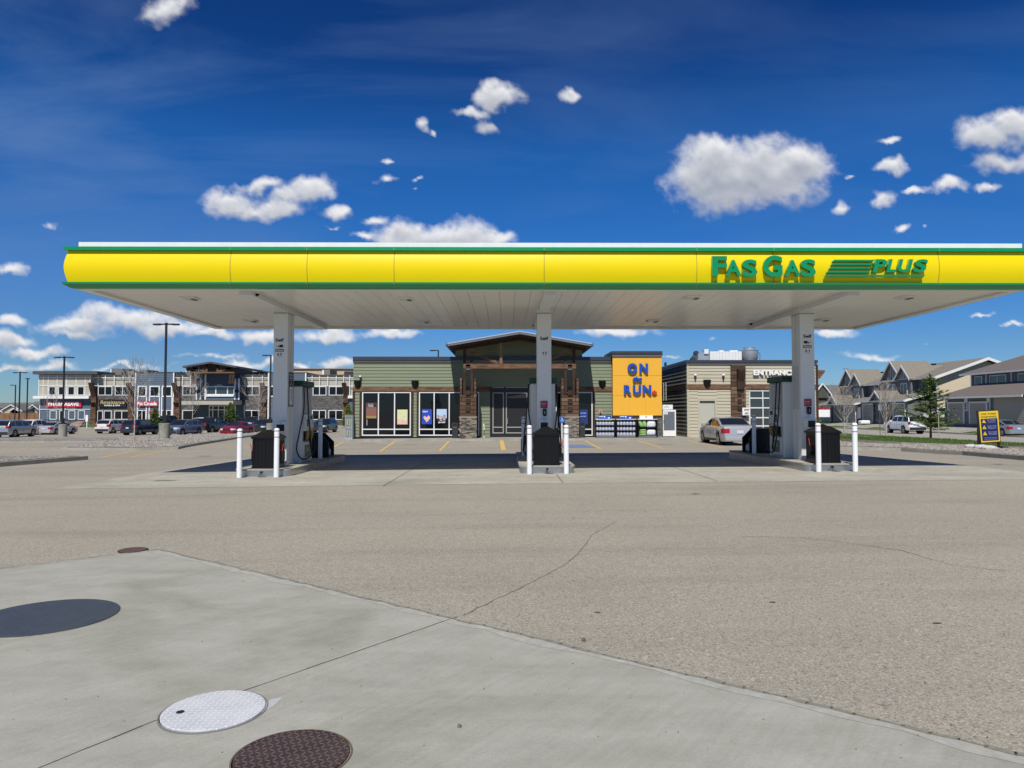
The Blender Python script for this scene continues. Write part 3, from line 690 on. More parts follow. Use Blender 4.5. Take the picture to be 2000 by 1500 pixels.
ring_sweep([(-.04, 5.715), (.16, 5.712), (.215, 5.695), (.22, 5.612), (.10, 5.60), (.02, 5.60)]).build('upper_edge', A_GREEN, can)
arc = [(.13+.068*sin(pi*i/14) if 0 < i < 14 else .13, 5.605-.765*i/14) for i in range(15)]
ring_sweep(arc).build('fascia', A_YELLOW, can, smooth=35)
ring_sweep([(.03, 4.845), (.17, 4.85), (.225, 4.828), (.215, 4.79), (.08, 4.705), (.0, 4.695)]).build('lower_edge', A_GREEN, can)
arc2 = [(o+.0025, z) for o, z in arc]
for sx in (-6.72, -4.86, -2.75, .9, 4.62, 6.5, 10.55):
    mb = MB()
    for (o, z), (o2, z2) in zip(arc2, arc2[1:]): mb.quad((sx, CY0-o, z), (sx+.016, CY0-o, z), (sx+.016, CY0-o2, z2), (sx, CY0-o2, z2))
    for (o, z), (o2, z2) in (((.218, 5.695), (.223, 5.612)), ((.228, 4.828), (.218, 4.79)), ((.218, 4.788), (.083, 4.702)), ((.16, 5.714), (.218, 5.697))):
        mb.quad((sx, CY0-o, z), (sx+.014, CY0-o, z), (sx+.014, CY0-o2, z2), (sx, CY0-o2, z2))
    mb.build('panel_seam', mat('seam_dark', (.30, .25, .02), .6), can)
COLS = []
for i, xc in enumerate(XC):
    zb = GH(xc, 21)+.19
    c = MB().box(xc-.205, xc+.205, 20.67, 21.29, zb, ZS-.001).build('column', A_WMET, can, bevel=.006, label=('left canopy column lettered Self 6 5', 'middle canopy column lettered Self 4 3', 'right canopy column lettered Self 2 1')[i])
    COLS.append(c)
    m2 = MB()
    for yy in (20.98,): m2.box(xc-.209, xc-.2055, yy, yy+.006, zb, ZS-.2); m2.box(xc+.2055, xc+.209, yy, yy+.006, zb, ZS-.2)
    m2.build('column_seam', A_MIDG, c)
    MB().box(xc-.215, xc+.215, 20.655, 21.30, ZS-.21, ZS-.195).build('collar_line', A_MIDG, c)
    MB().box(xc-.15, xc+.15, 17.85, 20.665, ZS-.135, ZS-.002).box(xc-.15, xc+.15, 21.30, 25.4, ZS-.135, ZS-.002).build('beam', A_WMET, can)
mb = MB(); LT = []
for (px, py) in ((372, 582), (792, 583), (1352, 580), (1768, 580), (490, 626), (827, 627), (1275, 626), (1607, 624)):
    d = ray(px, py); t_ = (ZS-CAMZ)/d.z; x, y = d.x*t_, d.y*t_
    l = MB().box(x-.20, x+.20, y-.22, y+.22, ZS-.035, ZS+.002).build('light_fitting', A_TRIMW, can, bevel=.008)
    MB().box(x-.15, x+.15, y-.17, y+.17, ZS-.044, ZS-.036).build('lens', mat('lens', (.55, .56, .52), .3), l)
    m3 = MB()
    for k in range(5): m3.box(x+.05, x+.16, y-.13+.055*k, y-.105+.055*k, ZS-.06, ZS-.045)
    m3.build('heat_sink', A_MIDG, l)
for (px, py) in ((615, 632), (1467, 630), (1043, 633), (502, 572)):
    d = ray(px, py); t_ = (ZS-CAMZ-.03)/d.z; x, y = d.x*t_, min(d.y*t_, 25.4)
    c = MB().lathe(x, y, [(.06, ZS-.05), (.065, ZS+.0), ], 16).build('camera_mount', A_TRIMW, can)
    MB().lathe(x, y, [(.01, ZS-.12), (.04, ZS-.105), (.055, ZS-.07), (.055, ZS-.05)], 16).build('camera_dome', A_BLACK, c, smooth=60)
# FAS GAS PLUS lettering standing off the fascia
FY = 17.25
SGN = bpy.data.objects.new('sign_letters', None); COL.objects.link(SGN); SGN.parent = can; SGN['label'] = 'raised green letters FAS GAS PLUS on the yellow fascia'; ORI[SGN.name] = ORI[can.name]
def fas(ch, x0, x1, y0, y1, shear=0, bold=.018):
    a, b = FX(x0, FY, 520), FX(x1, FY, 520); z1, z0 = FZ(y0, FY, 1500), FZ(y1, FY, 1500)
    text(ch, .5, ((a+b)/2, FY, (z0+z1)/2), A_GREEN, SGN, 'letter', bold, .045, shear=shear, width=b-a, height=z1-z0)
for ch, a, b, y0, y1 in (('F', 1390, 1419, 501, 540), ('A', 1416, 1447, 508.5, 540), ('S', 1449, 1478, 507.5, 541), ('G', 1490, 1527, 499.5, 541.5), ('A', 1531, 1562, 508.5, 540), ('S', 1563, 1592, 507, 541)):
    fas(ch, a, b, y0, y1)
for ch, a, b in (('P', 1702, 1731), ('L', 1729, 1749), ('U', 1752, 1782), ('S', 1781, 1811)): fas(ch, a, b, 506.5, 532, .22)
mb = MB()
for (xa, xb, y, sh) in ((1626, 1707, 508.5, 3), (1623, 1704, 515.5, 3), (1619, 1700, 523, 3), (1614, 1697, 530.5, 3)):
    mb.xz([(FX(xa, FY, 520), FZ(y+1.7, FY)), (FX(xb-sh, FY, 520), FZ(y+1.7, FY)), (FX(xb, FY, 520), FZ(y-1.7, FY)), (FX(xa+sh-1, FY, 520), FZ(y-1.7, FY))], FY-.045, FY+.05)
mb.xz([(FX(1609.5, FY, 520), FZ(539.6, FY)), (FX(1803, FY, 520), FZ(539.6, FY)), (FX(1804, FY, 520), FZ(536.3, FY)), (FX(1612, FY, 520), FZ(536.3, FY))], FY-.045, FY+.05)
mb.build('stripe', A_GREEN, SGN)

A_INK = mat('black_ink', (.006, .006, .006), .6)
def col_text(s, px, py, w, h, par, bold=.006, m=A_INK, Y=20.668, sx=1):
    p = P(px, py, Y); k = Y/FPX
    text(s, .2, p, m, par, 'lettering', bold, .001, width=w*k, height=h*k)
for i, (px, sy, by) in enumerate(((546, 664, 692), (1063, 661, 689.5), (1577, 656.5, 685))):
    c = COLS[i]; col_text('Self', px, sy, 16.5, 6.5, c)
    col_text(('6 5', '4 3', '2 1')[i], px, by, 9, 4.8, c, .008)
    col_text("' '", px+1, by+4.4, 5, 1.6, c, .006)
    if i != 1:
        k = 20.66/FPX; q = P(px, sy+12, 20.664); sgn = 1 if i == 0 else -1
        m2 = MB().box(q.x-sgn*.0*k, q.x+sgn*7*k, 20.662, 20.669, q.z-1.6*k, q.z+2.6*k); m2.box(q.x-sgn*2.6*k, q.x-sgn*.6*k, 20.662, 20.669, q.z-1.6*k, q.z+.8*k)
        for d in (-1.8, 2, 5): m2.xz(lathe_poly(.9*k, 10, q.x+sgn*d*k, q.z-2*k), 20.6615, 20.6695)
        m2.box(q.x-sgn*6*k, q.x-sgn*5*k, 20.662, 20.669, q.z-1*k, q.z+1.2*k); m2.build('truck_symbol', A_INK, c)
        q = P(px, sy+20.5, 20.664); b_ = MB().box(q.x-8.2*k, q.x+8.2*k, 20.660, 20.669, q.z-2.5*k, q.z+2.5*k).build('diesel_label', A_INK, c)
        text('Diesel', .1, (q.x, 20.658, q.z), A_WMET, b_, 'lettering', .004, .001, width=14*k, height=3.4*k)
# navy notice on the left column, framed panel on the right column
nv = mat('navy_sign', (.01, .012, .05), .4); x = XC[0]+.207
fr = MB().box(x, x+.012, 20.70, 21.26, 1.79, 2.90).build('notice_frame', A_WMET, COLS[0])
nb = MB().box(x+.013, x+.018, 20.745, 21.215, 1.84, 2.85).build('notice', nv, COLS[0], label='navy notice reading Spend Less On Gas')
RY = (pi/2, 0, pi/2)
def ntext(s, z, h, w, m=A_WMET): text(s, .1, (x+.0195, 20.98, z), m, nb, 'lettering', .002, .0008, rot=RY, width=w, height=h)
ntext('Spend Less', 2.77, .06, .38); ntext('On Gas', 2.69, .065, .28); ntext('when you save', 2.62, .025, .36)
MB().box(x+.019, x+.021, 20.83, 21.13, 1.90, 2.42).build('cup_picture', A_TRIMW, nb)
mbt = MB()
for k, (yy, zz, s_) in enumerate(((20.86, 2.50, .04), (20.98, 2.55, .05), (21.1, 2.49, .04), (20.92, 2.46, .03), (21.04, 2.45, .03))): mbt.yz([(yy-s_*.5, zz-s_), (yy+s_*.5, zz-s_), (yy, zz+s_*1.4)], x+.019, x+.022)
mbt.build('flame_picture', mat('soft_orange', (.5, .35, .25), .6), nb)
text('SAVE NOW', .1, (x+.022, 20.98, 2.18), A_INK, nb, 'lettering', .002, .0008, rot=(pi/2, pi/2, pi/2), width=.34, height=.11)
ntext('Details inside', 1.865, .03, .26); 
fr = MB().box(XC[2]-.218, XC[2]-.206, 20.72, 21.27, 1.72, 3.08).build('panel_frame', A_WMET, COLS[2])
MB().box(XC[2]-.222, XC[2]-.219, 20.76, 21.23, 1.77, 3.03).build('panel_face', mat('panel_grey', (.5, .52, .54), .3), fr)
A_DRED = mat('dark_red', (.28, .012, .03), .5)
for i in (1, 2):
    c = COLS[i]; px = (0, 1062.5, 1578)[i]; dy = (0, 0, -3.8)[i]; k = 20.66/FPX
    q = P(px, 790+dy, 20.66); rp = MB().box(q.x-6.9*k, q.x+6.9*k, 20.650, 20.668, q.z-7*k, q.z+7*k).build('red_notice', A_DRED, c)
    pk = mat('pale_pink', (.62, .42, .44), .6)
    text('EMERGENCY', .1, (q.x-.01, 20.648, q.z+.035), pk, rp, 'lettering', .002, .0008, width=10.5*k, height=2*k)
    text('SHUT OFF', .1, (q.x-.02, 20.648, q.z-.005), pk, rp, 'lettering', .002, .0008, width=9*k, height=2*k)
    text('press to stop', .1, (q.x-.02, 20.648, q.z-.05), pk, rp, 'lettering', .001, .0008, width=8.5*k, height=1.3*k)
    q = P(px+1.2, 805.5+dy, 20.66); b_ = MB().xz([(q.x-3.6*k, q.z-4.5*k), (q.x-2.4*k, q.z-7.5*k), (q.x+2.4*k, q.z-7.5*k), (q.x+3.8*k, q.z-4.5*k), (q.x+4*k, q.z+5.5*k), (q.x+2.8*k, q.z+7.4*k), (q.x-2.8*k, q.z+7.4*k), (q.x-3.8*k, q.z+5.5*k)], 20.59, 20.668).build('intercom', A_BLACK, c, bevel=.008)
    MB().box(q.x-.006, q.x+.006, 20.583, 20.589, q.z-.045, q.z+.045).build('intercom_slot', A_STEEL, b_)
for i in (0, 1, 2):
    c = COLS[i]; px, py = ((548, 830), (1063, 826), (1585, 822.5))[i]; k = 20.4/FPX; q = P(px, py, 20.45); w = 8.8*k if i else 9.6*k
    b_ = MB().box(q.x-w, q.x+w, 20.44, 20.668, q.z-.20, q.z+6*k).build('towel_dispenser', A_WMET, c, bevel=.006)
    MB().box(q.x-w*.78, q.x+w*.78, 20.434, 20.441, q.z-.17, q.z+1*k).build('towel_slot', A_BLACK, b_)
    MB().xz(lathe_poly(.011, 12, q.x, q.z+3.4*k), 20.433, 20.439).build('lock', A_BLACK, b_)

# ================================================================== PUMP ISLANDS
ISL = ('left', 'middle', 'right')
def isl_poly(xc, y0, y1, w, r):
    out = []
    for (cx, cy, a0) in ((xc+w-r, y0+r, -90), (xc+w-r*.5, y1-r*.5, 0), (xc-w+r*.5, y1-r*.5, 90), (xc-w+r, y0+r, 180)):
        rr = r if cy < 22 else r*.5
        for k in range(7): a = radians(a0+15*k); out.append((cx+rr*cos(a), cy+rr*sin(a)))
    return out
BOLL = []
for i, xc in enumerate(XC):
    zb = GH(xc, 20); zt = zb+.2
    t = thing('pump_island', ('raised concrete pump island under the left canopy column, steel edged', 'raised concrete pump island under the middle canopy column, steel edged', 'raised concrete pump island under the right canopy column, steel edged')[i], 'pump island', (xc, 19.2, zb), group='pump islands under the canopy')
    MB().prism(isl_poly(xc, 19.215, 25.785, .72, .2), lambda a, b, d: (a, b, d), zb-.12, zt).build('island_top', A_PAD, t, smooth=40)
    ring = isl_poly(xc, 19.2, 25.8, .735, .22); mb = MB(); n = len(ring)
    for k in range(n):
        a, b = ring[k], ring[(k+1) % n]; mb.quad((*a, zb-.12), (*b, zb-.12), (*b, zt-.02), (*a, zt-.02))
    mb.build('steel_edge', A_STEEL, t, smooth=40)
    ring2 = isl_poly(xc, 19.18, 25.82, .755, .24); mb = MB()
    for k in range(n):
        a, b = ring2[k], ring2[(k+1) % n]; c_, d_ = isl_poly(xc, 19.26, 25.74, .675, .2)[k], isl_poly(xc, 19.26, 25.74, .675, .2)[(k+1) % n]
        mb.quad((*a, zt-.03), (*b, zt-.03), (*b, zt+.006), (*a, zt+.006)); mb.quad((*a, zt+.006), (*b, zt+.006), (*d_, zt+.006), (*c_, zt+.006))
    mb.build('nosing', A_KERB, t)
    mb = MB().prism(lathe_poly(.03, 14, xc, zb+.12), lambda a, b, d: (a, d, b), 19.14, 19.21)
    mb.tube([(xc+.0, 19.15, zb+.1), (xc-.02, 19.1, zb+.05), (xc+.03, 19.05, zb+.02), (xc+.1, 19.05, zb+.012), (xc+.16, 19.1, zb+.012)], .006, 5)
    mb.tube([(xc-.01, 19.15, zb+.1), (xc-.05, 19.1, zb+.04), (xc-.06, 19.08, zb+.012), (xc+.05, 19.04, zb+.012)], .006, 5); mb.build('socket', A_RUB, t)

# bollards: white with two red and grey bands
proto = None
BL = ('on the {} of the {} island, in front of its bin', 'standing at the rear of the {} island beside the pump')
spots = []
for i, xc in enumerate(XC):
    for s, w in ((-1, 'left'), (1, 'right')): spots.append((xc+s*.485, 18.92, GH(xc+s*.485, 18.92), 'white banded bollard, %s of the pair in front of the %s pump island' % (w, ISL[i])))
for i, x, y in ((0, -6.05, 23.35), (1, .55, 23.6), (2, 8.21, 23.8)): spots.append((x, y, GH(XC[i], 20)+.2, 'white bollard in the canopy shade at the rear of the %s pump island' % ISL[i]))
A_BAND = mat('band_dark_red', (.12, .02, .03), .5); A_BOL = mat('bollard_white', (.80, .82, .84), .38, var=.03, scale=5)
for k, (x, y, z, lab) in enumerate(spots):
    if proto is None:
        proto = thing('bollard', lab, 'bollard', (x, y, z), group='white bollards round the pump islands')
        MB().lathe(0, 0, [(.067, -.05), (.067, 1.24), (.066, 1.262), (.055, 1.285), (.03, 1.297), (.001, 1.30)], 28).build('sleeve', A_BOL, proto, world=False, smooth=50)
        for zz in (1.215, 1.055): MB().lathe(0, 0, [(.0665, zz), (.071, zz+.003), (.071, zz+.016), (.0665, zz+.019)], 28).build('band', A_BAND, proto, world=False)
        MB().lathe(0, 0, [(.085, -.05), (.08, .012), (.068, .018)], 24).build('base_sealant', A_KERB, proto, world=False)
        o = proto
    else: o = copy_tree(proto)
    o.location = (x, y, z); o['label'] = lab; o.rotation_euler.z = k*.7

# bins with squeegee buckets
A_SQ = mat('squeegee_red', (.65, .05, .03), .4)
for i, xc in enumerate(XC):
    zb = GH(xc, 20)+.206; x0, x1, y0, y1 = xc-.34, xc+.34, 19.45, 20.05
    t = thing('litter_bin', 'black service bin with hipped lid and squeegees on the %s pump island' % ISL[i], 'bin', (xc, 19.75, zb), group='black service bins on the pump islands')
    mb = MB().box(x0, x1, y0, y1, zb+.03, zb+.80)
    for k in range(7):
        if k == 3: continue
        xx = x0+.05+k*(x1-x0-.1)/6; mb.box(xx-.012, xx+.012, y0-.008, y0, zb+.1, zb+.74)
    mb.box(xc-.012, xc+.012, y0-.014, y0, zb+.03, zb+.80)
    for s in (-1, 1):
        for k in range(5): yy = y0+.07+k*.115; mb.box((x0 if s < 0 else x1), (x0-.008 if s < 0 else x1+.008), yy-.012, yy+.012, zb+.1, zb+.74)
    mb.build('bin_body', A_BLACK, t)
    MB().box(x0-.015, x1+.015, y0-.015, y1+.015, zb, zb+.05).build('bin_foot', A_BLACK, t)
    mb = MB(); o = .035; a0, a1, b0, b1 = x0-o, x1+o, y0-o, y1+o; h0, h1, h2 = zb+.80, zb+.845, zb+1.0
    mb.box(a0, a1, b0, b1, h0, h1); m_ = .14; n = len(mb.v)
    mb.v += [(a0, b0, h1), (a1, b0, h1), (a1, b1, h1), (a0, b1, h1), (xc-m_, 19.75-m_, h2), (xc+m_, 19.75-m_, h2), (xc+m_, 19.75+m_, h2), (xc-m_, 19.75+m_, h2)]
    mb.f += [(n, n+1, n+5, n+4), (n+1, n+2, n+6, n+5), (n+2, n+3, n+7, n+6), (n+3, n, n+4, n+7), (n+4, n+5, n+6, n+7)]
    mb.build('bin_lid', A_BLACK, t)
    MB().lathe(xc, 19.75, [(.10, h2), (.10, h2+.02), (.06, h2+.035)], 20).build('lid_knob', A_BLACK, t)
    for s in ((-1, 1) if i == 0 else ((1,) if i == 1 else (-1,))):
        xs = x1 if s > 0 else x0
        bk = MB().box(xs+s*.009, xs+s*.08, 19.6, 19.85, zb+.2, zb+.46).build('squeegee_bucket', A_BLACK, t)
        MB().tube([(xs+s*.03, 19.66, zb+.3), (xs+s*.11, 19.60, zb+.66)], .011, 8).build('squeegee_handle', A_SQ, t)

# fuel dispensers
A_PGR = mat('pump_green', (.004, .05, .02), .4); A_PGREY = mat('pump_grey', (.48, .50, .52), .4); A_DECAL = mat('pump_decal_green', (.13, .17, .06), .5, col2=(.28, .30, .18), scale=8)
A_NOZY = mat('nozzle_yellow', (.5, .33, .06), .5); A_NOZG = mat('nozzle_green', (.01, .09, .05), .5); A_SCR = mat('screen_dark', (.02, .025, .03), .15)
def pump(i, xc):
    zb = GH(xc, 20)+.2; Y0, Y1, hw = 21.56, 22.74, .37
    t = thing('fuel_pump', 'white fuel dispenser with green topper behind the %s canopy column' % ISL[i], 'fuel pump', (xc, 22.15, zb), group='fuel pumps on the islands')
    MB().box(xc-hw+.02, xc+hw-.02, Y0+.02, Y1-.02, zb, zb+2.28).build('cabinet', A_PGREY, t)
    for yy in (Y0, Y1-.16): MB().box(xc-hw, xc+hw, yy, yy+.16, zb, zb+2.3).build('end_column', A_WMET, t, bevel=.015)
    tp = MB().box(xc-hw-.05, xc+hw+.05, Y0-.04, Y1+.04, zb+2.3, zb+2.47).build('topper', A_PGR, t, bevel=.01)
    for s in (-1, 1):
        xf = xc+s*(hw-.02)
        R_ = (pi/2, 0, pi/2 if s > 0 else -pi/2)
        text('FAS GAS', .12, (xc+s*(hw+.052), 22.3, zb+2.385), mat('pale_green', (.12, .25, .16), .5), tp, 'lettering', .002, .002, rot=R_, width=.5, height=.07)
        MB().box(xf, xf+s*.03, Y0+.2, Y1-.2, zb+1.5, zb+2.24).build('upper_panel', A_PGREY, t)
        MB().box(xf, xf+s*.06, Y0+.17, Y1-.17, zb+.08, zb+.62).build('lower_door', A_WMET, t, bevel=.006)
        MB().box(xf+s*.061, xf+s*.064, Y0+.24, Y1-.3, zb+.16, zb+.52).build('decal', A_DECAL, t)
        text('FAS', .2, (xf+s*.067, 22.12, zb+.38), mat('decal_light', (.6, .65, .45), .5), t, 'lettering', .004, .001, rot=R_, width=.36, height=.13)
        sl = MB().yz([(Y0+.18, zb+.95), (Y1-.18, zb+.95), (Y1-.18, zb+1.46), (Y0+.3, zb+1.46)], xf, xf+s*.11).build('control_panel', A_WMET, t, bevel=.01)
        MB().box(xf+s*.111, xf+s*.116, 22.2, 22.42, zb+1.30, zb+1.41).build('screen', A_SCR, sl)
        kp = MB().box(xf+s*.111, xf+s*.118, 21.86, 22.02, zb+1.08, zb+1.30).build('keypad', A_SCR, sl)
        for k in range(6):
            MB().box(xf+s*.1185, xf+s*.121, 21.875+.048*(k % 3), 21.905+.048*(k % 3), zb+1.11+.08*(k//3), zb+1.15+.08*(k//3)).build('key', A_PGREY, kp)
        MB().box(xf+s*.111, xf+s*.114, 22.1, 22.5, zb+1.0, zb+1.02).build('grade_label', A_RED, sl)
        bt = MB().yz([(Y0+.28, zb+.64), (Y1-.2, zb+.64), (Y1-.16, zb+.98), (Y0+.34, zb+.98)], xf, xf+s*.05).build('nozzle_boot', A_BLACK, t)
        for q, (yn, mt) in enumerate(((22.42, A_NOZY), (21.98, A_NOZG))):
            if i == 0 and s > 0 and q == 1: mt = A_NOZY
            nz = MB().bar((xf+s*.08, yn, zb+.70), (xf+s*.13, yn, zb+.93), .055, .07).bar((xf+s*.13, yn, zb+.90), (xf+s*.07, yn+.02, zb+1.04), .05, .05)
            nz.tube([(xf+s*.09, yn, zb+1.0), (xf+s*.04, yn, zb+.86), (xf+s*.03, yn, zb+.72)], .012, 8); nz.build('nozzle', mt, t, bevel=.012)
            # hose from the topper down in a long loop and back up to the nozzle
            yt = yn-(.42 if q else .62)*(1 if q else .9) if s else yn
            yt = Y0+.14 if q == 0 else Y1-.12
            if q == 1: yt = Y0+.42
            low = zb+(.14 if q == 0 else .26); pts = []
            A0 = Vector((xf+s*.07, yt, zb+2.28)); B0 = Vector((xf+s*.14, yn, zb+.72))
            A1 = Vector((xf+s*.12, yt-.02, zb+1.5)); A2 = Vector((xf+s*.2, yt-.05, zb+.75)); Lw = Vector((xf+s*.22, (yt+yn)/2, low)); B1 = Vector((xf+s*.2, yn+.05, zb+.35))
            key = [A0, A1, A2, Vector((xf+s*.22, yt*.8+yn*.2-.06, low+.16)), Lw, B1, B0]
            if q == 0 and i != 2: key = [Vector((xf+s*.07, Y0+.06, zb+2.28)), Vector((xf+s*.09, Y0+.0, zb+1.6)), Vector((xf+s*.0, Y0-.13, zb+.9)), Vector((xf-s*.07, Y0-.15, zb+.4)), Vector((xf+s*.06, Y0+.0, zb+.12)), Vector((xf+s*.2, Y0+.45, zb+.2)), Vector((xf+s*.2, yn+.03, zb+.45)), B0]
            for a in range(len(key)-1):
                p0 = key[max(a-1, 0)]; p1 = key[a]; p2 = key[a+1]; p3 = key[min(a+2, len(key)-1)]
                for j in range(6):
                    u = j/6; pts.append(.5*((2*p1)+(p2-p0)*u+(2*p0-5*p1+4*p2-p3)*u*u+(3*p1-p0-3*p2+p3)*u**3))
            pts.append(B0); MB().tube(pts, .021, 8).build('hose', A_RUB, t, smooth=60)
    return t
for i, xc in enumerate(XC): pump(i, xc)

# washer-fluid display units at the rear of each island
A_JUG = mat('jug_white', (.62, .65, .68), .4); A_JUGC = mat('jug_cap_blue', (.05, .15, .5), .4)
for i, xc in enumerate(XC):
    zb = GH(xc, 24)+.2-(.0 if i == 1 else .02); zb = GH(xc, 20)+.206; y0, y1 = 23.98, 24.72
    t = thing('display_unit', 'black display unit with sloping shelves behind the %s fuel pump' % ISL[i], 'display stand', (xc, 24.35, zb), group='black display units at the rear of the islands')
    pr = [(xc-.6, zb), (xc+.6, zb), (xc+.6, zb+.5), (xc+.3, zb+.80), (xc-.3, zb+.80), (xc-.6, zb+.5)]
    MB().xz(pr, y0, y0+.03).build('end_panel', A_BLACK, t); MB().xz(pr, y1-.03, y1).build('end_panel', A_BLACK, t)
    MB().box(xc-.05, xc+.05, y0+.03, y1-.03, zb, zb+.79).box(xc-.31, xc+.31, y0-.01, y1+.01, zb+.80, zb+.83).build('spine', A_BLACK, t)
    for zz, w in ((.06, .58), (.34, .5)): MB().box(xc-w, xc-.05, y0+.03, y1-.03, zb+zz-.02, zb+zz).box(xc+.05, xc+w, y0+.03, y1-.03, zb+zz-.02, zb+zz).build('shelf', A_BLKMET, t)
    s = 1 if i == 0 else -1
    for k in range(5):
        j = MB().lathe(0, 0, [(.05, 0), (.058, .02), (.058, .15), (.03, .2), (.018, .22)], 12).build('bottle', A_JUG, None, world=False, smooth=50)
        MB().lathe(0, 0, [(.021, .22), (.021, .245)], 10).build('cap', A_JUGC, j, world=False)
        j.location = (xc+s*.46, y0+.12+k*.125, zb+.061); ORI[j.name] = Vector(j.location)
        tag(j, 'washer bottle on the low shelf of the %s island display unit, %s' % (ISL[i], ('nearest', 'second nearest', 'middle', 'second farthest', 'farthest')[k]), 'bottle', 'washer bottles on the island displays')

# ================================================================== SHOP
SY = 44.0
def siding(mb, x0, x1, z0, z1, y, h=.2, lap=.036):
    z = z0
    while z < z1-.01:
        zt = min(z+h, z1)
        n = len(mb.v); mb.v += [(x0, y-lap, z), (x1, y-lap, z), (x1, y-.004, zt), (x0, y-.004, zt), (x0, y+.02, z), (x1, y+.02, z), (x1, y+.02, zt), (x0, y+.02, zt)]
        mb.f += [(n, n+1, n+2, n+3), (n, n+4, n+5, n+1), (n, n+3, n+7, n+4), (n+1, n+5, n+6, n+2), (n+3, n+2, n+6, n+7)]; z = zt
    return mb
def siding_x(mb, y0, y1, z0, z1, x, s, h=.2, lap=.028):       # wall in a plane x = const, facing s
    z = z0
    while z < z1-.01:
        zt = min(z+h, z1); n = len(mb.v)
        mb.v += [(x+s*lap, y0, z), (x+s*lap, y1, z), (x+s*.004, y1, zt), (x+s*.004, y0, zt), (x-s*.02, y0, z), (x-s*.02, y1, z), (x-s*.02, y1, zt), (x-s*.02, y0, zt)]
        mb.f += [(n, n+1, n+2, n+3), (n, n+4, n+5, n+1), (n, n+3, n+7, n+4), (n+1, n+5, n+6, n+2), (n+3, n+2, n+6, n+7)]; z = zt
    return mb
def window(parent, rect, mull, trans, y, fm=A_TRIMW, gm=A_GLASS, fw=.055, name='window', back=.1):
    x0, x1, z0, z1 = rect
    fr = MB(); fr.box(x0, x1, y-.03, y+.08, z0, z0+fw).box(x0, x1, y-.03, y+.08, z1-fw, z1).box(x0, x0+fw, y-.03, y+.08, z0+fw, z1-fw).box(x1-fw, x1, y-.03, y+.08, z0+fw, z1-fw)
    for m_ in mull: fr.box(m_-fw/2, m_+fw/2, y-.025, y+.08, z0+fw, z1-fw)
    xs = [x0+fw]+[q for m_ in mull for q in (m_-fw/2, m_+fw/2)]+[x1-fw]
    for t_ in trans:
        for i in range(0, len(xs), 2): fr.box(xs[i], xs[i+1], y-.022, y+.08, t_-fw/2, t_+fw/2)
    f = fr.build(name, fm, parent)
    MB().box(x0+fw*.5, x1-fw*.5, y+.03, y+.045, z0+fw*.5, z1-fw*.5).build('pane', gm, f)
    return f
X = lambda px, y=SY: FX(px, y)
Z = lambda py, y=SY: FZ(py, y)
shop = thing('shop_building', 'low green-sided petrol station shop with a timber gabled entrance and tall white-framed windows', 'shop', (0, SY, .15))
zt_ = Z(697); zb_ = .12
A_INT = mat('dark_interior', (.02, .02, .022), .8)
MB().box(X(690)+.06, 9.5, SY+.14, 56, .0, Z(699)).build('wall', A_DKG, shop)
sx = [X(690), X(707), X(803), X(818), X(936.5), X(1084.5), X(1157.5), X(1196.5)]
zw0, zw1, zt0, zt1 = Z(851), Z(765.6), Z(764.5), Z(756)
mb = MB(); siding(mb, X(690), X(1196.6), zt1+.02, Z(707.6), SY)
for a, b in ((X(693.5), X(702.5)), (X(808), X(814)), (X(1162), X(1196.6))): siding(mb, a, b, .15, zt0-.005, SY)
siding(mb, X(936.5), X(957), .15, zt0-.005, SY); siding(mb, X(1062), X(1084.5), .15, zt0-.005, SY); siding(mb, X(957), X(1062), Z(738.5), zt1+.015, SY+.02)
mb.build('siding', A_GSID, shop)
mb = MB(); siding_x(mb, SY, 50, .15, Z(707.6), X(690)+.02, -1); mb.build('end_siding', A_GSID, shop)
mb = MB().box(X(689.2), X(957), SY-.07, SY+.05, zt0, zt1).box(X(1062), X(1196.5), SY-.07, SY+.05, zt0, zt1)
mb.build('timber_band', A_TIMB, shop)
for a, b in ((688.8, 693.5), (702.5, 707), (803.2, 808), (814, 818), (1157.8, 1162)):
    MB().box(X(a)+.005, X(b)-.005, SY-.06, SY+.05, .15, zt0-.004).build('timber_trim', A_TIMBV, shop)
mb = MB().box(X(689.5), X(1196.3), SY-.16, SY+.2, Z(704), Z(697)).build('cornice', A_DKG, shop)
MB().box(X(689), X(1196.4), SY-.10, SY+.15, Z(707.8), Z(704)-.003).build('cornice_flashing', A_MIDG, shop)
w1 = window(shop, (X(707)+.01, X(803)-.01, zw0, zw1), [X(739.3), X(770.8)], [Z(838.4)], SY, fw=.065)
w2 = window(shop, (X(818)+.01, X(936), zw0, zw1), [X(848), X(877.5)], [Z(838.4)], SY, fw=.065)
w3 = window(shop, (X(1085.5), X(1157.2), zw0, zw1), [X(1121)], [Z(838.4)], SY, fw=.065)
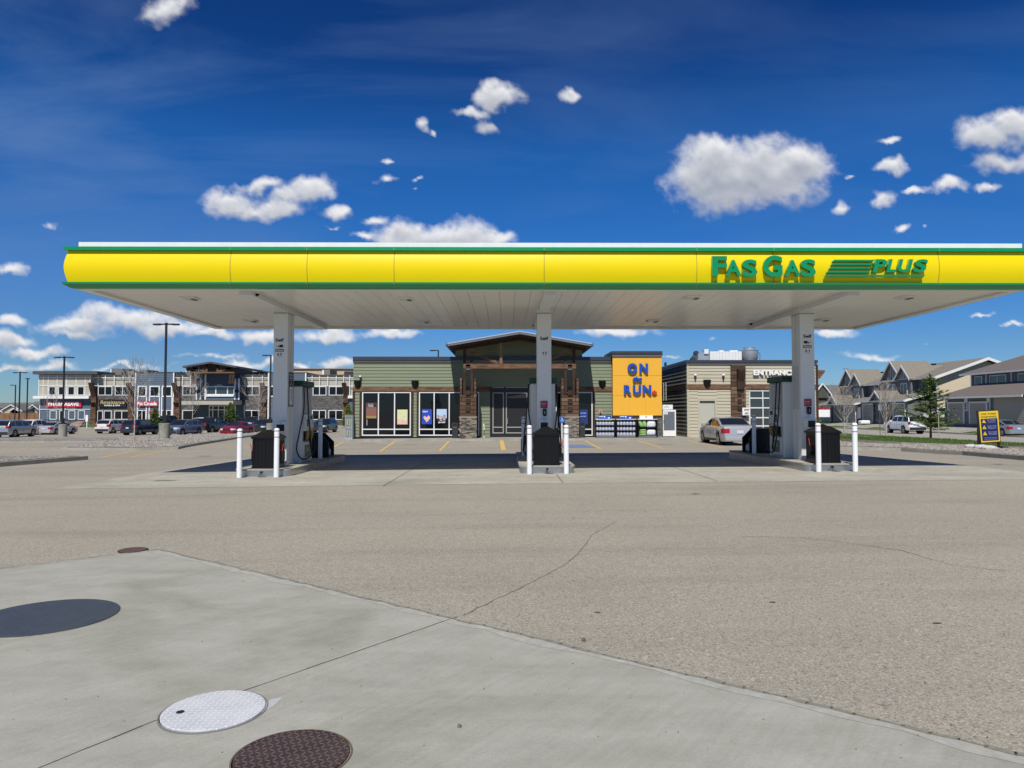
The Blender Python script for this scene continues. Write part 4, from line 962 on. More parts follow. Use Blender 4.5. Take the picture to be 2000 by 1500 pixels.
# posters in the windows
def poster(par, px0, py0, px1, py1, m, label, name='poster', y=None):
    y = SY-.01 if y is None else y
    return MB().box(FX(px0, y), FX(px1, y), y+.01, y+.018, FZ(py1, y), FZ(py0, y)).build(name, m, par, label=label)
def nmat(name, c1, c2, sc, **k): return mat(name, c1, .6, col2=c2, scale=sc, **k)
p1 = poster(w1, 715, 787, 735.6, 817.3, nmat('poster_brown', (.12, .03, .02), (.34, .16, .12), 22), 'brown poster with a gold border')
MB().box(FX(715.5, SY), FX(735.1, SY), SY-.008, SY-.002, FZ(817, SY), FZ(812.5, SY)).build('poster_base', mat('gold', (.32, .22, .08), .5), p1)
MB().box(FX(716, SY), FX(735, SY), SY-.008, SY-.002, FZ(795, SY), FZ(787.5, SY)).build('poster_head', A_INT, p1)
for k in range(3): text(('GET YOUR', 'MORNING', 'COFFEE')[k], .1, (FX(724, SY), SY-.012, FZ(789.4+2.3*k, SY)), A_TRIMW, p1, 'lettering', .002, .001, width=.34, height=.045)
MB().xz([(FX(716, SY), FZ(819, SY)), (FX(718, SY), FZ(819, SY)), (FX(718, SY), FZ(831, SY)), (FX(716, SY), FZ(831, SY))], SY+.0, SY+.008).build('sticker', mat('sticker_grey', (.25, .26, .26), .6), w1)
p2 = poster(w1, 776, 800, 796, 829, nmat('poster_pastel', (.55, .62, .20), (.75, .72, .45), 6), 'yellow-green and pink poster of drinks')
MB().box(FX(776.4, SY), FX(795.6, SY), SY-.008, SY-.002, FZ(828.6, SY), FZ(819, SY)).build('poster_base', nmat('poster_pink', (.7, .30, .25), (.8, .62, .5), 9), p2)
mb = MB()
for q, (a, b, r_) in enumerate(((780, 806, .1), (789, 811, .12), (784, 816, .13), (792, 820, .09))): mb.xz(lathe_poly(r_, 9, FX(a, SY), FZ(b, SY)), SY-.006-.0012*q, SY-.001-.0012*q)
mb.build('poster_fruit', nmat('poster_fruit', (.75, .65, .1), (.5, .6, .8), 7), p2)
p3 = poster(w2, 824, 799, 843.5, 828.5, mat('poster_blue', (.015, .06, .45), .5), 'blue poster headed 2/$11')
text('2/$11', .2, (FX(830.5, SY), SY-.012, FZ(804, SY)), A_WHT, p3, 'lettering', .012, .001, width=.32, height=.10)
MB().xz([(FX(826.5, SY), FZ(815, SY)), (FX(830, SY), FZ(812, SY)), (FX(833, SY), FZ(815, SY)), (FX(837, SY), FZ(811, SY)), (FX(841, SY), FZ(815, SY)), (FX(838, SY), FZ(820, SY)), (FX(834, SY), FZ(825, SY)), (FX(830, SY), FZ(820, SY))], SY-.01, SY-.003).build('poster_food', nmat('poster_food', (.65, .25, .12), (.85, .7, .55), 10), p3)
p4 = poster(w2, 853, 799, 872.5, 817, nmat('poster_sky', (.42, .55, .78), (.52, .64, .82), 4), 'pale blue picnic poster')
MB().box(FX(853.3, SY), FX(872.2, SY), SY-.008, SY-.002, FZ(822, SY), FZ(817, SY)).build('poster_dark', A_INT, p4)
mb = MB()
for q, (a, b, r_) in enumerate(((856, 813, .09), (861, 816, .12), (868, 813, .10), (868, 819, .08), (861.5, 820, .09))): mb.xz(lathe_poly(r_, 9, FX(a, SY), FZ(b, SY)), SY-.010-.0012*q, SY-.004-.0012*q)
mb.build('poster_figures', nmat('poster_figures', (.06, .06, .09), (.75, .6, .62), 9), p4)
text('$2 OFF', .2, (FX(863, SY), SY-.014, FZ(825, SY)), A_WHT, p4, 'lettering', .012, .001, width=.44, height=.1)
p5 = poster(w3, 1132, 800, 1148, 829, mat('poster_navy', (.01, .04, .22), .5), 'navy poster with small white lettering')
for k in range(2): text(('HOT FOOD', 'ALL DAY')[k], .1, (FX(1139, SY), SY-.012, FZ(807+6*k, SY)), A_TRIMW, p5, 'lettering', .003, .001, width=.36, height=.05)

# doors under the gable
MB().box(X(955), X(1064), SY+.05, SY+.14, .15, Z(738)).build('door_surround', A_BLKMET, shop)
for a, b, nm in ((962, 984, 'side_light'), (988, 1030.5, 'door'), (1034, 1056.5, 'side_light')):
    d = window(shop, (X(a), X(b), Z(846.5), Z(766.5)), [], [Z(834.5)], SY+.04, fm=mat('door_frame', (.34, .33, .30), .5), fw=.06, name=nm)
    if nm == 'door': MB().box(X(990.5), X(992), SY-.03, SY+.005, .95, 1.3).build('handle', A_STEEL, d)
    window(shop, (X(a), X(b), Z(757.5), Z(740.5)), [], [], SY+.04, fm=MATS['door_frame'], fw=.05, name='transom_window')
text('#7101-20', .3, (X(1009.5), SY+.062, Z(748.5)), mat('decal_white', (.5, .52, .52), .5), shop, 'unit_number', .004, .001, width=.62, height=.13)
text('Highway 13', .3, (X(1009.5), SY+.062, Z(754)), MATS['decal_white'], shop, 'street_lettering', .002, .001, width=.44, height=.06)

# entrance gable: roof, truss and stone piers
RX0, RXM, RX1, RY = -3.45, .74, 4.93, 41.3
za = FZ(646.5, RY, 1015); ze = FZ(670.5, RY, 873)
def slope(x, dz=0.): return za-(za-ze)*abs(x-RXM)/(RX1-RXM)+dz
for s in (-1, 1):
    xe = RX0 if s < 0 else RX1
    mb = MB().xz([(RXM, za), (xe, ze), (xe, ze-.09), (RXM, za-.09)], RY+.06, 50.5).build('roof', A_ROOFM, shop)
    MB().xz([(RXM, za+.015), (xe-s*.02, ze+.015), (xe-s*.02, ze-.05), (RXM, za-.05)], RY-.02, RY+.055).build('roof_edge', mat('light_flashing', (.50, .52, .55), .35, .3), shop)
    MB().xz([(RXM, za-.055), (xe-s*.03, ze-.055), (xe-s*.03, ze-.17), (RXM, za-.17)], RY+.0, RY+.055).build('fascia_board', A_MIDG, shop)
    MB().box(xe, xe+s*.10, RY-.03, 50.5, ze-.13, ze+.0).build('gutter', A_MIDG, shop)
    x_in = xe-s*.22
    MB().xz([(RXM, za-.175), (x_in, slope(x_in)-.175), (x_in, slope(x_in)-.40), (RXM, za-.42)], 42.2, 42.5).build('rafter', A_TIMBV, shop)
    MB().xz([(RXM, za-.18), (xe-s*.1, slope(xe-s*.1)-.18), (xe-s*.1, slope(xe-s*.1)-.24), (RXM, za-.24)], RY+.07, 42.15).build('soffit_boards', A_TIMBV, shop)
yb = 42.3
bz0, bz1 = FZ(720, yb), FZ(711, yb)
MB().box(FX(905, yb), FX(1125, yb), yb-.15, yb+.15, bz0, bz1).build('tie_beam', A_TIMB, shop)
for px in (978.5, 1051.5):
    MB().box(FX(px, yb)-.085, FX(px, yb)+.085, yb-.1, yb+.1, bz1+.002, slope(FX(px, yb))-.42).build('king_post', A_TIMBV if 0 else wood_mat('timber_post', (.13, .07, .04), (.36, .21, .12), 2), shop)
for s, xa, xb in ((-1, 909, 973.5), (1, 1121, 1056.5)):
    MB().bar((FX(xa, yb), yb, FZ(683, yb)), (FX(xb, yb), yb, FZ(709.5, yb)), .12, .17).build('brace', A_TIMB, shop)
mb = MB(); gy = SY-.02
zz = Z(706)
while zz < za-.35:
    zn = zz+.2; hw_ = (za-.25-zz)/(za-ze)*(RX1-RXM) if zz > ze-.2 else 4.0; hw_ = min(hw_, 3.9)
    siding(mb, RXM-hw_, RXM+hw_, zz, min(zn, za-.26), gy, lap=.02); zz = zn
mb.build('gable_siding', A_GSID, shop)
MB().box(RX0+.3, RX1-.3, SY+.05, 50, Z(706), ze-.1).build('gable_wall', A_DKG, shop)
for s, pa, pb in ((-1, 897.5, 930.8), (1, 1096.2, 1131)):
    y0, y1 = 42.15, 43.1; xa, xb = FX(pa, y0), FX(pb, y0); xm = (xa+xb)/2
    MB().box(xa, xb, y0, y1, .1, FZ(815.5, y0)).build('stone_pier', A_STONE, shop, label='stone base of the %s entrance pier' % ('left' if s < 0 else 'right'))
    MB().box(xa-.02, xb+.02, y0-.02, y1+.02, FZ(815.5, y0)+.002, FZ(813.8, y0)).build('pier_cap', mat('cap_stone', (.4, .37, .32), .8), shop)
    cl = MB().box(xa+.02, xb-.02, y0+.02, y1-.02, FZ(813.8, y0)+.003, FZ(772, y0)).build('pier_cladding', A_CLAD, shop)
    MB().box(xa+.02, xa+.14, y0+.02, y1-.02, FZ(772, y0)+.002, FZ(739, y0)).box(xb-.14, xb-.02, y0+.02, y1-.02, FZ(772, y0)+.002, FZ(739, y0)).build('pier_cheeks', A_CLAD, cl)
    for py in (767.5, 783.5, 799): MB().box(xm-.135, xm+.135, y0-.06, y0+.018, FZ(py+4.5, y0), FZ(py-4.5, y0)).build('timber_block', A_TIMBV, cl, bevel=.01)
    for k, dx in enumerate((-.24, .22)):
        x = xm+dx; top = FZ(702, y0) if (dx < 0) == (s < 0) else FZ(703, y0)
        if (dx < 0) == (s < 0): top = slope(x)-.3
        MB().bar((x-.02*s, y0+.13, FZ(771.5, y0)), (x+.03*s*(1 if k else -1), y0+.13, top), .16, .2, (0, 1, 0)).build('post', A_TIMBV, shop)
    MB().box(xm-.13, xm+.13, y0-.0, y0+.1, FZ(722, y0), FZ(712, y0)).build('iron_strap', A_MIDG, shop)
    for k in (-1, 1): MB().xz(lathe_poly(.03, 8, xm+k*.06, FZ(717, y0)), y0-.03, y0-.001).build('bolt', A_STEEL, shop)

# wall lamps: black half-barrel shades, small white-topped cones
def scoop(par, px0, px1, py0, py1, y=SY):
    xa, xb, z1, z0 = X(px0, y), X(px1, y), Z(py0, y), Z(py1, y); xm = (xa+xb)/2; hw = (xb-xa)/2; mb = MB(); prof = [(1, z1), (1, z1-.02), (.98, z1-.35*(z1-z0)), (.8, z1-.65*(z1-z0)), (.45, z1-.9*(z1-z0)), (.12, z0)]
    n0 = len(mb.v)
    for f, z in prof:
        for k in range(9): a = pi*k/8; mb.v.append((xm-cos(a)*hw*f, y-.075-sin(a)*.26*f, z))
    for i in range(len(prof)-1):
        for k in range(8): a = n0+i*9+k; mb.f.append((a, a+1, a+10, a+9))
    mb.f.append(tuple(n0+k for k in range(9)))
    return mb.build('wall_lamp', A_BLACK, par, smooth=50)
def cone(par, px0, px1, py0, py1, y=SY):
    xm = (X(px0, y)+X(px1, y))/2; z1, z0 = Z(py0, y), Z(py1, y); r = (X(px1, y)-X(px0, y))/2
    c = MB().lathe(xm, y-.16, [(r*.35, z0), (r*.6, z0+.3*(z1-z0)), (r*.8, z0+.72*(z1-z0))], 14).build('spot_lamp', A_DKG, par, smooth=50)
    MB().lathe(xm, y-.16, [(r, z0+.73*(z1-z0)), (r, z1-.02), (r*.8, z1)], 14).build('lamp_cap', A_WHT, c, smooth=50)
    MB().box(xm-.02, xm+.02, y-.13, y-.02, z0+.5*(z1-z0), z0+.6*(z1-z0)).build('bracket', A_DKG, c)
for q in ((691.5, 706, 744, 758), (803.4, 818, 744, 758), (1168.8, 1183.3, 743.3, 757.3)): scoop(shop, *q)
cone(shop, 702, 706.6, 734, 743)
ns = MB().box(X(1169.3), X(1175.8), SY-.04, SY-.03, Z(806), Z(800.4)).build('no_smoking_sign', mat('sign_pink', (.7, .3, .26), .5), shop)
MB().box(X(1171.3), X(1174), SY-.045, SY-.041, Z(804.6), Z(801.6)).build('sign_symbol', A_RED, ns)
MB().box(X(1171), X(1174), SY-.05, SY-.03, Z(810), Z(806.5)).build('sign_tab', A_BLKMET, shop)

# tall yellow sign tower
TY = 43.5
tx0, tx1 = FX(1196.8, TY), FX(1292.8, TY)
MB().box(tx0+.02, tx1-.02, TY+.06, 46.5, .1, FZ(690, TY)).build('sign_tower', A_STONE2, shop)
MB().box(tx0, tx1, TY+.03, TY+.3, .12, FZ(815.2, TY)).build('tower_base', A_STONE2, shop)
MB().box(tx0, tx1+.01, TY+.0, TY+.3, FZ(815, TY), FZ(811.7, TY)).build('tower_trim', A_TIMBV, shop)
for k, (zz0, zz1) in enumerate(((811.5, 773), (772.7, 733.6), (733.3, 696.5))):
    a = MB().box(tx0, tx1, TY, TY+.055, FZ(zz0, TY), FZ(zz1, TY)).build('sign_panel', A_ORG, shop, bevel=.004)
    for f in (.33, .67): MB().box(tx0+(tx1-tx0)*f-.006, tx0+(tx1-tx0)*f+.006, TY-.003, TY-.0005, FZ(zz0, TY)+.01, FZ(zz1, TY)-.01).build('panel_joint', mat('joint_orange', (.5, .26, .02), .6), a)
MB().box(tx0-.08, tx1+.03, TY-.14, TY+3.2, FZ(691.3, TY), FZ(686, TY)).build('tower_cornice', A_DKG, shop)
MB().box(tx0-.03, tx1+.05, TY-.08, TY+3.1, FZ(696.2, TY), FZ(691.5, TY)).build('tower_flashing', A_MIDG, shop)
SL = MB().box(FX(1237, TY), FX(1254, TY), TY-.03, TY-.002, FZ(741.5, TY), FZ(738.5, TY)).build('sign_letters', A_LBLUE, shop, label='blue letters ON the RUN on the yellow panel')
LY = TY-.12
def lt(s, x0, x1, y0, y1, m=A_LBLUE, bold=.028, shear=0.):
    a, b = FX(x0, LY, 740), FX(x1, LY, 740); z1, z0 = FZ(y0, LY), FZ(y1, LY)
    text(s, .5, ((a+b)/2, LY, (z0+z1)/2), m, SL, 'letter', bold, .05, shear=shear, width=b-a, height=z1-z0)
for q in (('O', 1225.8, 1244.6, 709.3, 729), ('N', 1249, 1265.8, 709.8, 728.5), ('R', 1218.3, 1233.2, 752, 770), ('U', 1236, 1252, 752, 770.4), ('N', 1254.8, 1272, 752, 770)): lt(*q)
lt('the', 1235.8, 1253.8, 735, 744.8, bold=.022, shear=.25)
leaf = [(0, -1), (.08, -.55), (.6, -.62), (.5, -.42), (1, -.02), (.85, .08), (.95, .42), (.6, .35), (.52, .5), (.25, .2), (.35, .75), (.18, .65), (0, 1)]
leaf = leaf + [(-a, b) for a, b in leaf[-2:0:-1]]
cx_, cz_ = FX(1278.5, LY), FZ(766.6, LY)
MB().xz([(cx_+a*.155, cz_+b*.15) for a, b in leaf], LY-.05, LY+.05).build('maple_leaf', mat('leaf_red', (.62, .03, .02), .4), SL)
for px in (1233, 1257, 1244, 1226, 1244, 1262, 1278): MB().box(FX(px, TY)-.01, FX(px, TY)+.01, LY+.051, TY-.001, FZ(719 if px in (1233, 1257) else 761 if px != 1278 else 766, TY)-.01, FZ(719 if px in (1233, 1257) else 761 if px != 1278 else 766, TY)+.01).build('stand_off', A_BLKMET, SL)

# ------------------------------------------------------------------ car wash wing
wash = thing('car_wash_building', 'flat-roofed tan-sided car wash with a dark timber strip and glazed bay door', 'car wash', (15, SY, .15))
wx0, wx1 = X(1342.5), X(1593.5); wz = Z(704)
MB().box(wx0+.06, wx1-.05, SY+.1, 54, 0, wz).build('wall', A_DKG, wash)
mb = MB(); tz0, tz1 = Z(760.2), Z(750.8)
siding(mb, wx0, X(1427), tz1+.01, Z(712), SY); siding(mb, X(1456), wx1, tz1+.01, Z(712), SY)
siding(mb, wx0, X(1363), .15, tz0-.01, SY); siding(mb, X(1400), X(1427), .15, tz0-.01, SY); siding(mb, X(1363), X(1400), Z(778.5), tz0-.01, SY)
siding(mb, X(1456), X(1463), .15, tz0-.01, SY); siding(mb, X(1520), wx1, .15, tz0-.01, SY)
mb.build('siding', A_TSID, wash)
MB().box(wx0-.03, wx0+.10, SY-.04, SY-.032, .15, Z(712)).build('corner_board', A_TSID, wash)
mb = MB(); siding_x(mb, SY, 51.5, .15, wz-.3, wx0, -1, h=.235, lap=.05); mb.build('end_siding', mat('shaded_tan_siding', (.17, .165, .125), .75, var=.08, scale=2), wash)  # tan siding darkened in its colour for the shade on this end wall
mb = MB().box(wx0-.02, X(1426.6), SY-.06, SY+.05, tz0, tz1).box(X(1456.4), wx1, SY-.06, SY+.05, tz0, tz1); mb.build('timber_band', A_TIMB, wash)
MB().box(wx0-.08, wx0-.05, SY, 51.3, tz0, tz1).build('timber_band', A_TIMBV, wash)
MB().box(wx0-.10, wx1+.1, SY-.14, 54.2, Z(708.5), Z(703.2)).build('cornice', A_DKG, wash)
MB().box(wx0-.06, wx1+.06, SY-.09, 54.1, Z(712), Z(708.7)).build('cornice_flashing', A_MIDG, wash)
d = MB().box(X(1366.5), X(1395.6), SY+.02, SY+.06, .15, Z(787)).build('door', mat('door_tan', (.43, .43, .36), .6, var=.04), wash)
MB().box(X(1366.5), X(1395.6), SY-.0, SY+.05, Z(787)+.003, Z(783.3)).build('door_head', A_DKG, wash)
for a, b in ((1362.5, 1366.3), (1395.8, 1400)): MB().box(X(a), X(b), SY-.035, SY+.03, .15, Z(778.5)).build('door_casing', A_TSID, wash)
MB().box(X(1366.4), X(1395.7), SY-.035, SY+.03, Z(783.1), Z(778.5)).build('door_casing', A_TSID, wash)
MB().box(X(1427.4), X(1455.6), SY-.12, SY+.08, Z(814), Z(712.2)).build('timber_strip', A_CLAD, wash)
MB().box(X(1427), X(1456), SY-.15, SY+.08, .12, Z(814.5)).build('stone_base', A_STONE2, wash)
MB().yz([(SY-.12, Z(721)), (SY-.55, Z(721)), (SY-.55, Z(725)), (SY-.3, Z(745)), (SY-.3, Z(760.5)), (SY-.12, Z(760.5))], X(1438), X(1451.5)).build('timber_bracket', A_TIMBV, wash)
for py in (769, 783.5, 797.5): MB().box(X(1439), X(1447.2), SY-.19, SY-.121, Z(py+4), Z(py-4)).build('timber_block', A_TIMBV, wash, bevel=.01)
scoop(wash, 1373.2, 1388.2, 741.8, 756.6); cone(wash, 1354.8, 1360.2, 730.8, 740.8); cone(wash, 1409.6, 1415, 730.8, 740.8)
er = text('ENTRANCE', .6, ((X(1470.5)+X(1553))/2, SY-.14, (Z(722.8)+Z(733))/2), A_WHT, wash, 'sign_letters', .03, .05, width=X(1553)-X(1470.5), height=Z(722.8)-Z(733))
for k in range(4): MB().box(X(1474+22*k)-.01, X(1474+22*k)+.01, SY-.09, SY-.005, Z(728.5), Z(728)).build('stand_off', A_BLKMET, wash)
bay = MB().box(X(1463.5), X(1519), SY+.04, SY+.07, .15, Z(760.6)).build('bay_door', A_GLASS2, wash)
mb = MB()
for py in (763, 777.5, 796.5, 815.8, 832, 849): mb.box(X(1463.5), X(1519), SY+.0, SY+.035, Z(py+1.2), Z(py-1.2))
for px in (1464.3, 1490, 1518.2): mb.box(X(px)-.03, X(px)+.03, SY+.005, SY+.03, .15, Z(760.6))
mb.build('door_rail', A_WMET, bay)
ps = MB().box(FX(1449.8, SY-.3), FX(1463.8, SY-.3), SY-.32, SY-.2, FZ(811.2, SY-.3), FZ(796.3, SY-.3)).build('stop_go_sign', A_WHT, wash, bevel=.01)
text('STOP', .3, (FX(1458, SY-.32), SY-.325, FZ(800.6, SY-.3)), mat('maroon', (.25, .01, .03), .5), ps, 'lettering', .015, .002, width=.29, height=.13)
text('GO', .3, (FX(1458, SY-.32), SY-.325, FZ(807.4, SY-.3)), mat('text_green', (.01, .12, .03), .5), ps, 'lettering', .015, .002, width=.24, height=.13)
MB().box(FX(1455, SY), FX(1457, SY), SY-.2, SY-.15, FZ(806, SY), FZ(802, SY)).build('sign_arm', A_BLKMET, ps)
mb = MB()
for k in range(4): mb.box(wx0-.3, wx0-.26, 48.6, 49.2, 3.4-.28*k, 3.6-.28*k)
mb.box(wx0-.33, wx0-.29, 48.5, 48.55, 2.45, 3.7).box(wx0-.33, wx0-.29, 49.25, 49.3, 2.45, 3.7); mb.build('louvre', mat('light_grey', (.4, .4, .4), .5), wash)
# right-hand timber eave bracket
MB().box(wx1+.0, wx1+.12, SY-.1, SY+.3, .15, Z(712)).build('corner_post', A_TIMBV, wash)
MB().xz([(X(1596), Z(722)), (X(1613.5), Z(722.5)), (X(1613.5), Z(726)), (X(1603.5), Z(739)), (X(1596), Z(739))], SY+.1, SY+1.2).build('eave_bracket', A_TIMB, wash)
# rooftop plant
t = thing('exhaust_fan', 'round galvanised exhaust fan on the car wash roof', 'exhaust fan', (X(1464.5, 47), 47, FZ(702, 47)))
xx = FX(1464.5, 47); z0 = FZ(702.5, 47); z1 = FZ(685, 47); z2 = FZ(678.3, 47); r1 = FX(1481, 47)-xx; r2 = FX(1475, 47)-xx
MB().lathe(xx, 47, [(r1*.75, z0-.3), (r1*.93, z0+.05), (r1, z0+.12), (r1, z1), (r1*1.05, z1), (r1*1.05, z1+.04), (r2, z1+.05)], 32).build('fan_housing', A_GALV, t, smooth=40)
MB().lathe(xx, 47, [(r2, z1+.055), (r2, z2-.04), (r2*1.06, z2-.02), (r2*1.06, z2), (r2*.9, z2+.02)], 32).build('fan_cap', A_GALV, t, smooth=40)
MB().tube([(xx+r1, 46.9, z1-.1), (xx+r1+.12, 46.9, z1-.25), (xx+r1+.1, 46.9, z0)], .015, 6).build('conduit', A_BLKMET, t)
t = thing('rooftop_unit', 'long white rooftop air unit with grey intake on the car wash roof', 'air unit', (FX(1410, 47), 47, FZ(702, 47)))
mb = MB(); x = FX(1384, 47); x1_ = FX(1446, 47); n = 10
for k in range(n): mb.box(x+(x1_-x)*k/n+.004, x+(x1_-x)*(k+1)/n-.004, 46.6, 48.4, z0-.35, FZ(686, 46.6))
mb.build('unit_casing', A_TRIMW, t)
MB().xz([(FX(1361, 47), z0-.3), (FX(1359, 47), FZ(692, 47)), (FX(1372, 47), FZ(689, 47)), (FX(1383.6, 47), FZ(690, 47)), (FX(1383.6, 47), z0-.3)], 46.8, 48).build('intake_hood', A_GALV, t)
MB().box(FX(1374, 47), FX(1382.5, 47), 46.7, 47.3, FZ(691, 46.8), FZ(682, 46.8)).build('vent_box', A_TRIMW, t)
for q in ((1361, 689, .14), (1354.5, 701.5, .15)): MB().xz(lathe_poly(q[2], 14, FX(q[0], 46.6), FZ(q[1], 46.6)), 46.55, 46.9).build('blower', A_DKG, t)
for a, b, c_ in ((1404, 1413, 684), (1425, 1440, 684)): MB().box(FX(a, 47.2), FX(b, 47.2), 47, 47.8, FZ(686.5, 47), FZ(c_, 47)).build('access_hatch', A_TRIMW, t)
MB().box(FX(1299.5, 50), FX(1302.5, 50), 50, 50.3, FZ(714, 50), FZ(707.5, 50)).build('roof_vent', A_BLKMET, shop)

# ------------------------------------------------------------------ things standing along the shop front
SWZ = .15
def gz(x, y): return GH(x, y)+SWZ
t = thing('ice_freezer', 'white upright ice freezer with a grey door beside the yellow tower', 'freezer', (FX(1307, 44.4), 44.4, gz(10, 44)))
xa, xb = FX(1294.5, 44.1), FX(1320, 44.1)
MB().box(xa, xb, 44.1, 44.9, gz(10, 44)+.04, FZ(800.5, 44.1)).build('cabinet', A_WHT, t, bevel=.01)
MB().box(xa+.05, xb-.09, 44.06, 44.099, FZ(839.5, 44), FZ(804, 44)).build('door', mat('freezer_door', (.13, .15, .17), .4), t, bevel=.005)
MB().box(xa-.02, FX(1313.7, 44.1), 44.08, 44.6, FZ(800, 44.1), FZ(790.5, 44.1)).build('top_sign', A_WHT, t)
ar = MB()
for k in range(9):
    a0, a1 = radians(25+130*k/9), radians(25+130*(k+1)/9); cx_, cz_ = FX(1302.5, 44), FZ(797.8, 44)
    ar.quad((cx_+.15*cos(a0), 44.07, cz_+.13*sin(a0)), (cx_+.15*cos(a1), 44.07, cz_+.13*sin(a1)), (cx_+.12*cos(a1), 44.07, cz_+.10*sin(a1)), (cx_+.12*cos(a0), 44.07, cz_+.10*sin(a0)))
ar.build('sign_emblem', mat('teal_grey', (.15, .3, .36), .5), t)
nt_ = MB().box(FX(1296.5, 44), FX(1304.5, 44), 44.045, 44.058, FZ(809.3, 44), FZ(804.8, 44)).build('door_label', A_WHT, t); text('ICE 2.7', .1, (FX(1300.5, 44), 44.043, FZ(807, 44)), A_INK, nt_, 'lettering', .002, .001, width=.16, height=.05)
MB().box(xa+.03, xa+.06, 44.03, 44.058, FZ(825, 44), FZ(820, 44)).build('handle', A_BLACK, t)

A_SACKG = mat('sack_green', (.16, .34, .08), .5, col2=(.35, .55, .2), scale=5); A_SACKW = mat('sack_white', (.7, .72, .76), .5, var=.08, scale=9)
RK = []
for i, (pa, pb, tp) in enumerate(((1162, 1201.6, (1168, 1193.5)), (1202.6, 1243.2, (1209.5, 1235)), (1244.4, 1284.6, (1249.5, 1275.5)))):
    y0, y1 = 42.95, 43.4; xa, xb = FX(pa, y0)+.02, FX(pb, y0)-.02; zb = gz(xa, y0); zt = FZ(819.5, y0)
    t = thing('merchandise_rack', ('black rack of washer jugs with blue header next to the green siding', 'black rack of washer jugs with blue header below the yellow panel', 'black rack of green and white sacks with a white header')[i], 'rack', ((xa+xb)/2, y0+.2, zb), group='outdoor sales racks along the shop front')
    MB().box(xa, xa+.06, y0, y1, zb, zt).build('side_panel', A_BLACK, t); MB().box(xb-.06, xb, y0, y1, zb, zt).build('side_panel', A_BLACK, t)
    MB().box(xa+.06, xb-.06, y1-.02, y1, zb+.05, zt-.05).build('back_panel', A_BLACK, t)
    MB().box(xa+.01, xb-.01, y0-.02, y1, zt+.002, zt+.03).build('top_panel', A_WHT, t)
    MB().box(xa+.06, xb-.06, y0+.01, y1-.02, zb+.02, zb+.12).build('plinth', A_MIDG, t)
    ns_ = 3 if i < 2 else 2; hs_ = (zt-zb-.14)/ns_
    for k in range(1, ns_): MB().box(xa+.06, xb-.06, y0+.01, y1-.02, zb+.12+hs_*k-.025, zb+.12+hs_*k).build('shelf', A_BLACK, t)
    hd = MB().box(FX(tp[0], y0), FX(tp[1], y0), y0+.1, y0+.13, zt+.032, FZ(811.2, y0)).build('header_sign', A_LBLUE if i < 2 else A_WHT, t)
    if i < 2:
        text('SUMMER', .1, (FX(tp[0]+6, y0), y0+.097, FZ(813.6, y0)), A_WHT, hd, 'lettering', .006, .001, width=.28, height=.06)
        MB().xz(lathe_poly(.05, 10, FX(tp[0]+13, y0), FZ(814, y0)), y0+.094, y0+.099).build('logo', A_WHT, hd); MB().xz([(FX(tp[0]+19, y0), FZ(815, y0)), (FX(tp[0]+24, y0), FZ(815, y0)), (FX(tp[0]+22, y0), FZ(817.5, y0)), (FX(tp[0]+20, y0), FZ(817.5, y0))], y0+.094, y0+.099).build('logo', A_WHT, hd)
    else: MB().xz(lathe_poly(.07, 10, FX(tp[0]+13, y0), FZ(814.5, y0)), y0+.094, y0+.099).build('logo', mat('soft_orange2', (.7, .4, .25), .5), hd)
    if i < 2:
        for k in range(3):
            for q in range(6):
                jx = xa+.13+q*(xb-xa-.26)/5; jz = zb+.12+hs_*k+.001
                j = bpy.data.objects.get('washer_jug')
                if j is None:
                    mb = MB(); mb.box(-.075, .075, -.06, .06, 0, .16); n = len(mb.v); mb.v += [(-.075, -.06, .161), (.075, -.06, .161), (.075, .06, .161), (-.075, .06, .161), (-.03, -.03, .23), (.03, -.03, .23), (.03, .03, .23), (-.03, .03, .23)]
                    mb.f += [(n, n+1, n+5, n+4), (n+1, n+2, n+6, n+5), (n+2, n+3, n+7, n+6), (n+3, n, n+4, n+7)]
                    j = mb.build('washer_jug', A_JUG, None, world=False, bevel=.008)
                    MB().lathe(0, 0, [(.028, .225), (.028, .255)], 10).build('cap', A_JUGC, j, world=False); MB().box(-.055, .055, -.069, -.0605, .03, .13).build('label', nmat('jug_label', (.3, .25, .5), (.5, .6, .7), 40), j, world=False)
                else: j = copy_tree(j)
                j.location = (jx, y0+.16, jz)
                tag(j, 'washer jug %s on the %s shelf of the %s rack' % (('first from left', 'second from left', 'third from left', 'third from right', 'second from right', 'last on the right')[q], ('bottom', 'middle', 'top')[k], ('left', 'middle')[i]), 'jug', 'washer jugs on the sales racks')
    else:
        def sack(x0, x1, z0, z1, m, lab, tilt=0., grp='sacks on the right-hand rack'):
            mb = MB(); nx_, nz_ = 7, 7
            for s in (-1, 1):
                n = len(mb.v)
                for b in range(nz_+1):
                    for a in range(nx_+1):
                        u, v = a/nx_*2-1, b/nz_*2-1; e = max(0, (1-u**4)*(1-v**4))**.5
                        mb.v.append(((x1-x0)/2*u*(1-.05*v*v)+tilt*v*.08, s*(.005+.12*e)+random.uniform(-.008, .008)*e, (z1-z0)/2*v*(1-.08*abs(u)**3)))
                for b in range(nz_):
                    for a in range(nx_): q_ = n+b*(nx_+1)+a; mb.f.append((q_, q_+1, q_+nx_+2, q_+nx_+1))
            o = mb.build('sack', m, None, world=False, smooth=60); o.location = ((x0+x1)/2, y0+.16, (z0+z1)/2); tag(o, lab, 'sack', grp)
        zm = zb+.12+hs_; xm = xa+(xb-xa)*.47
        sack(xa+.08, xa+.33, zm+.005, zm+.42, A_SACKG, 'green sack leaning at the left of the rack upper shelf', -1); sack(xa+.32, xm-.01, zm+.005, zm+.42, A_SACKG, 'green sack standing in the middle of the rack upper shelf', -.4)
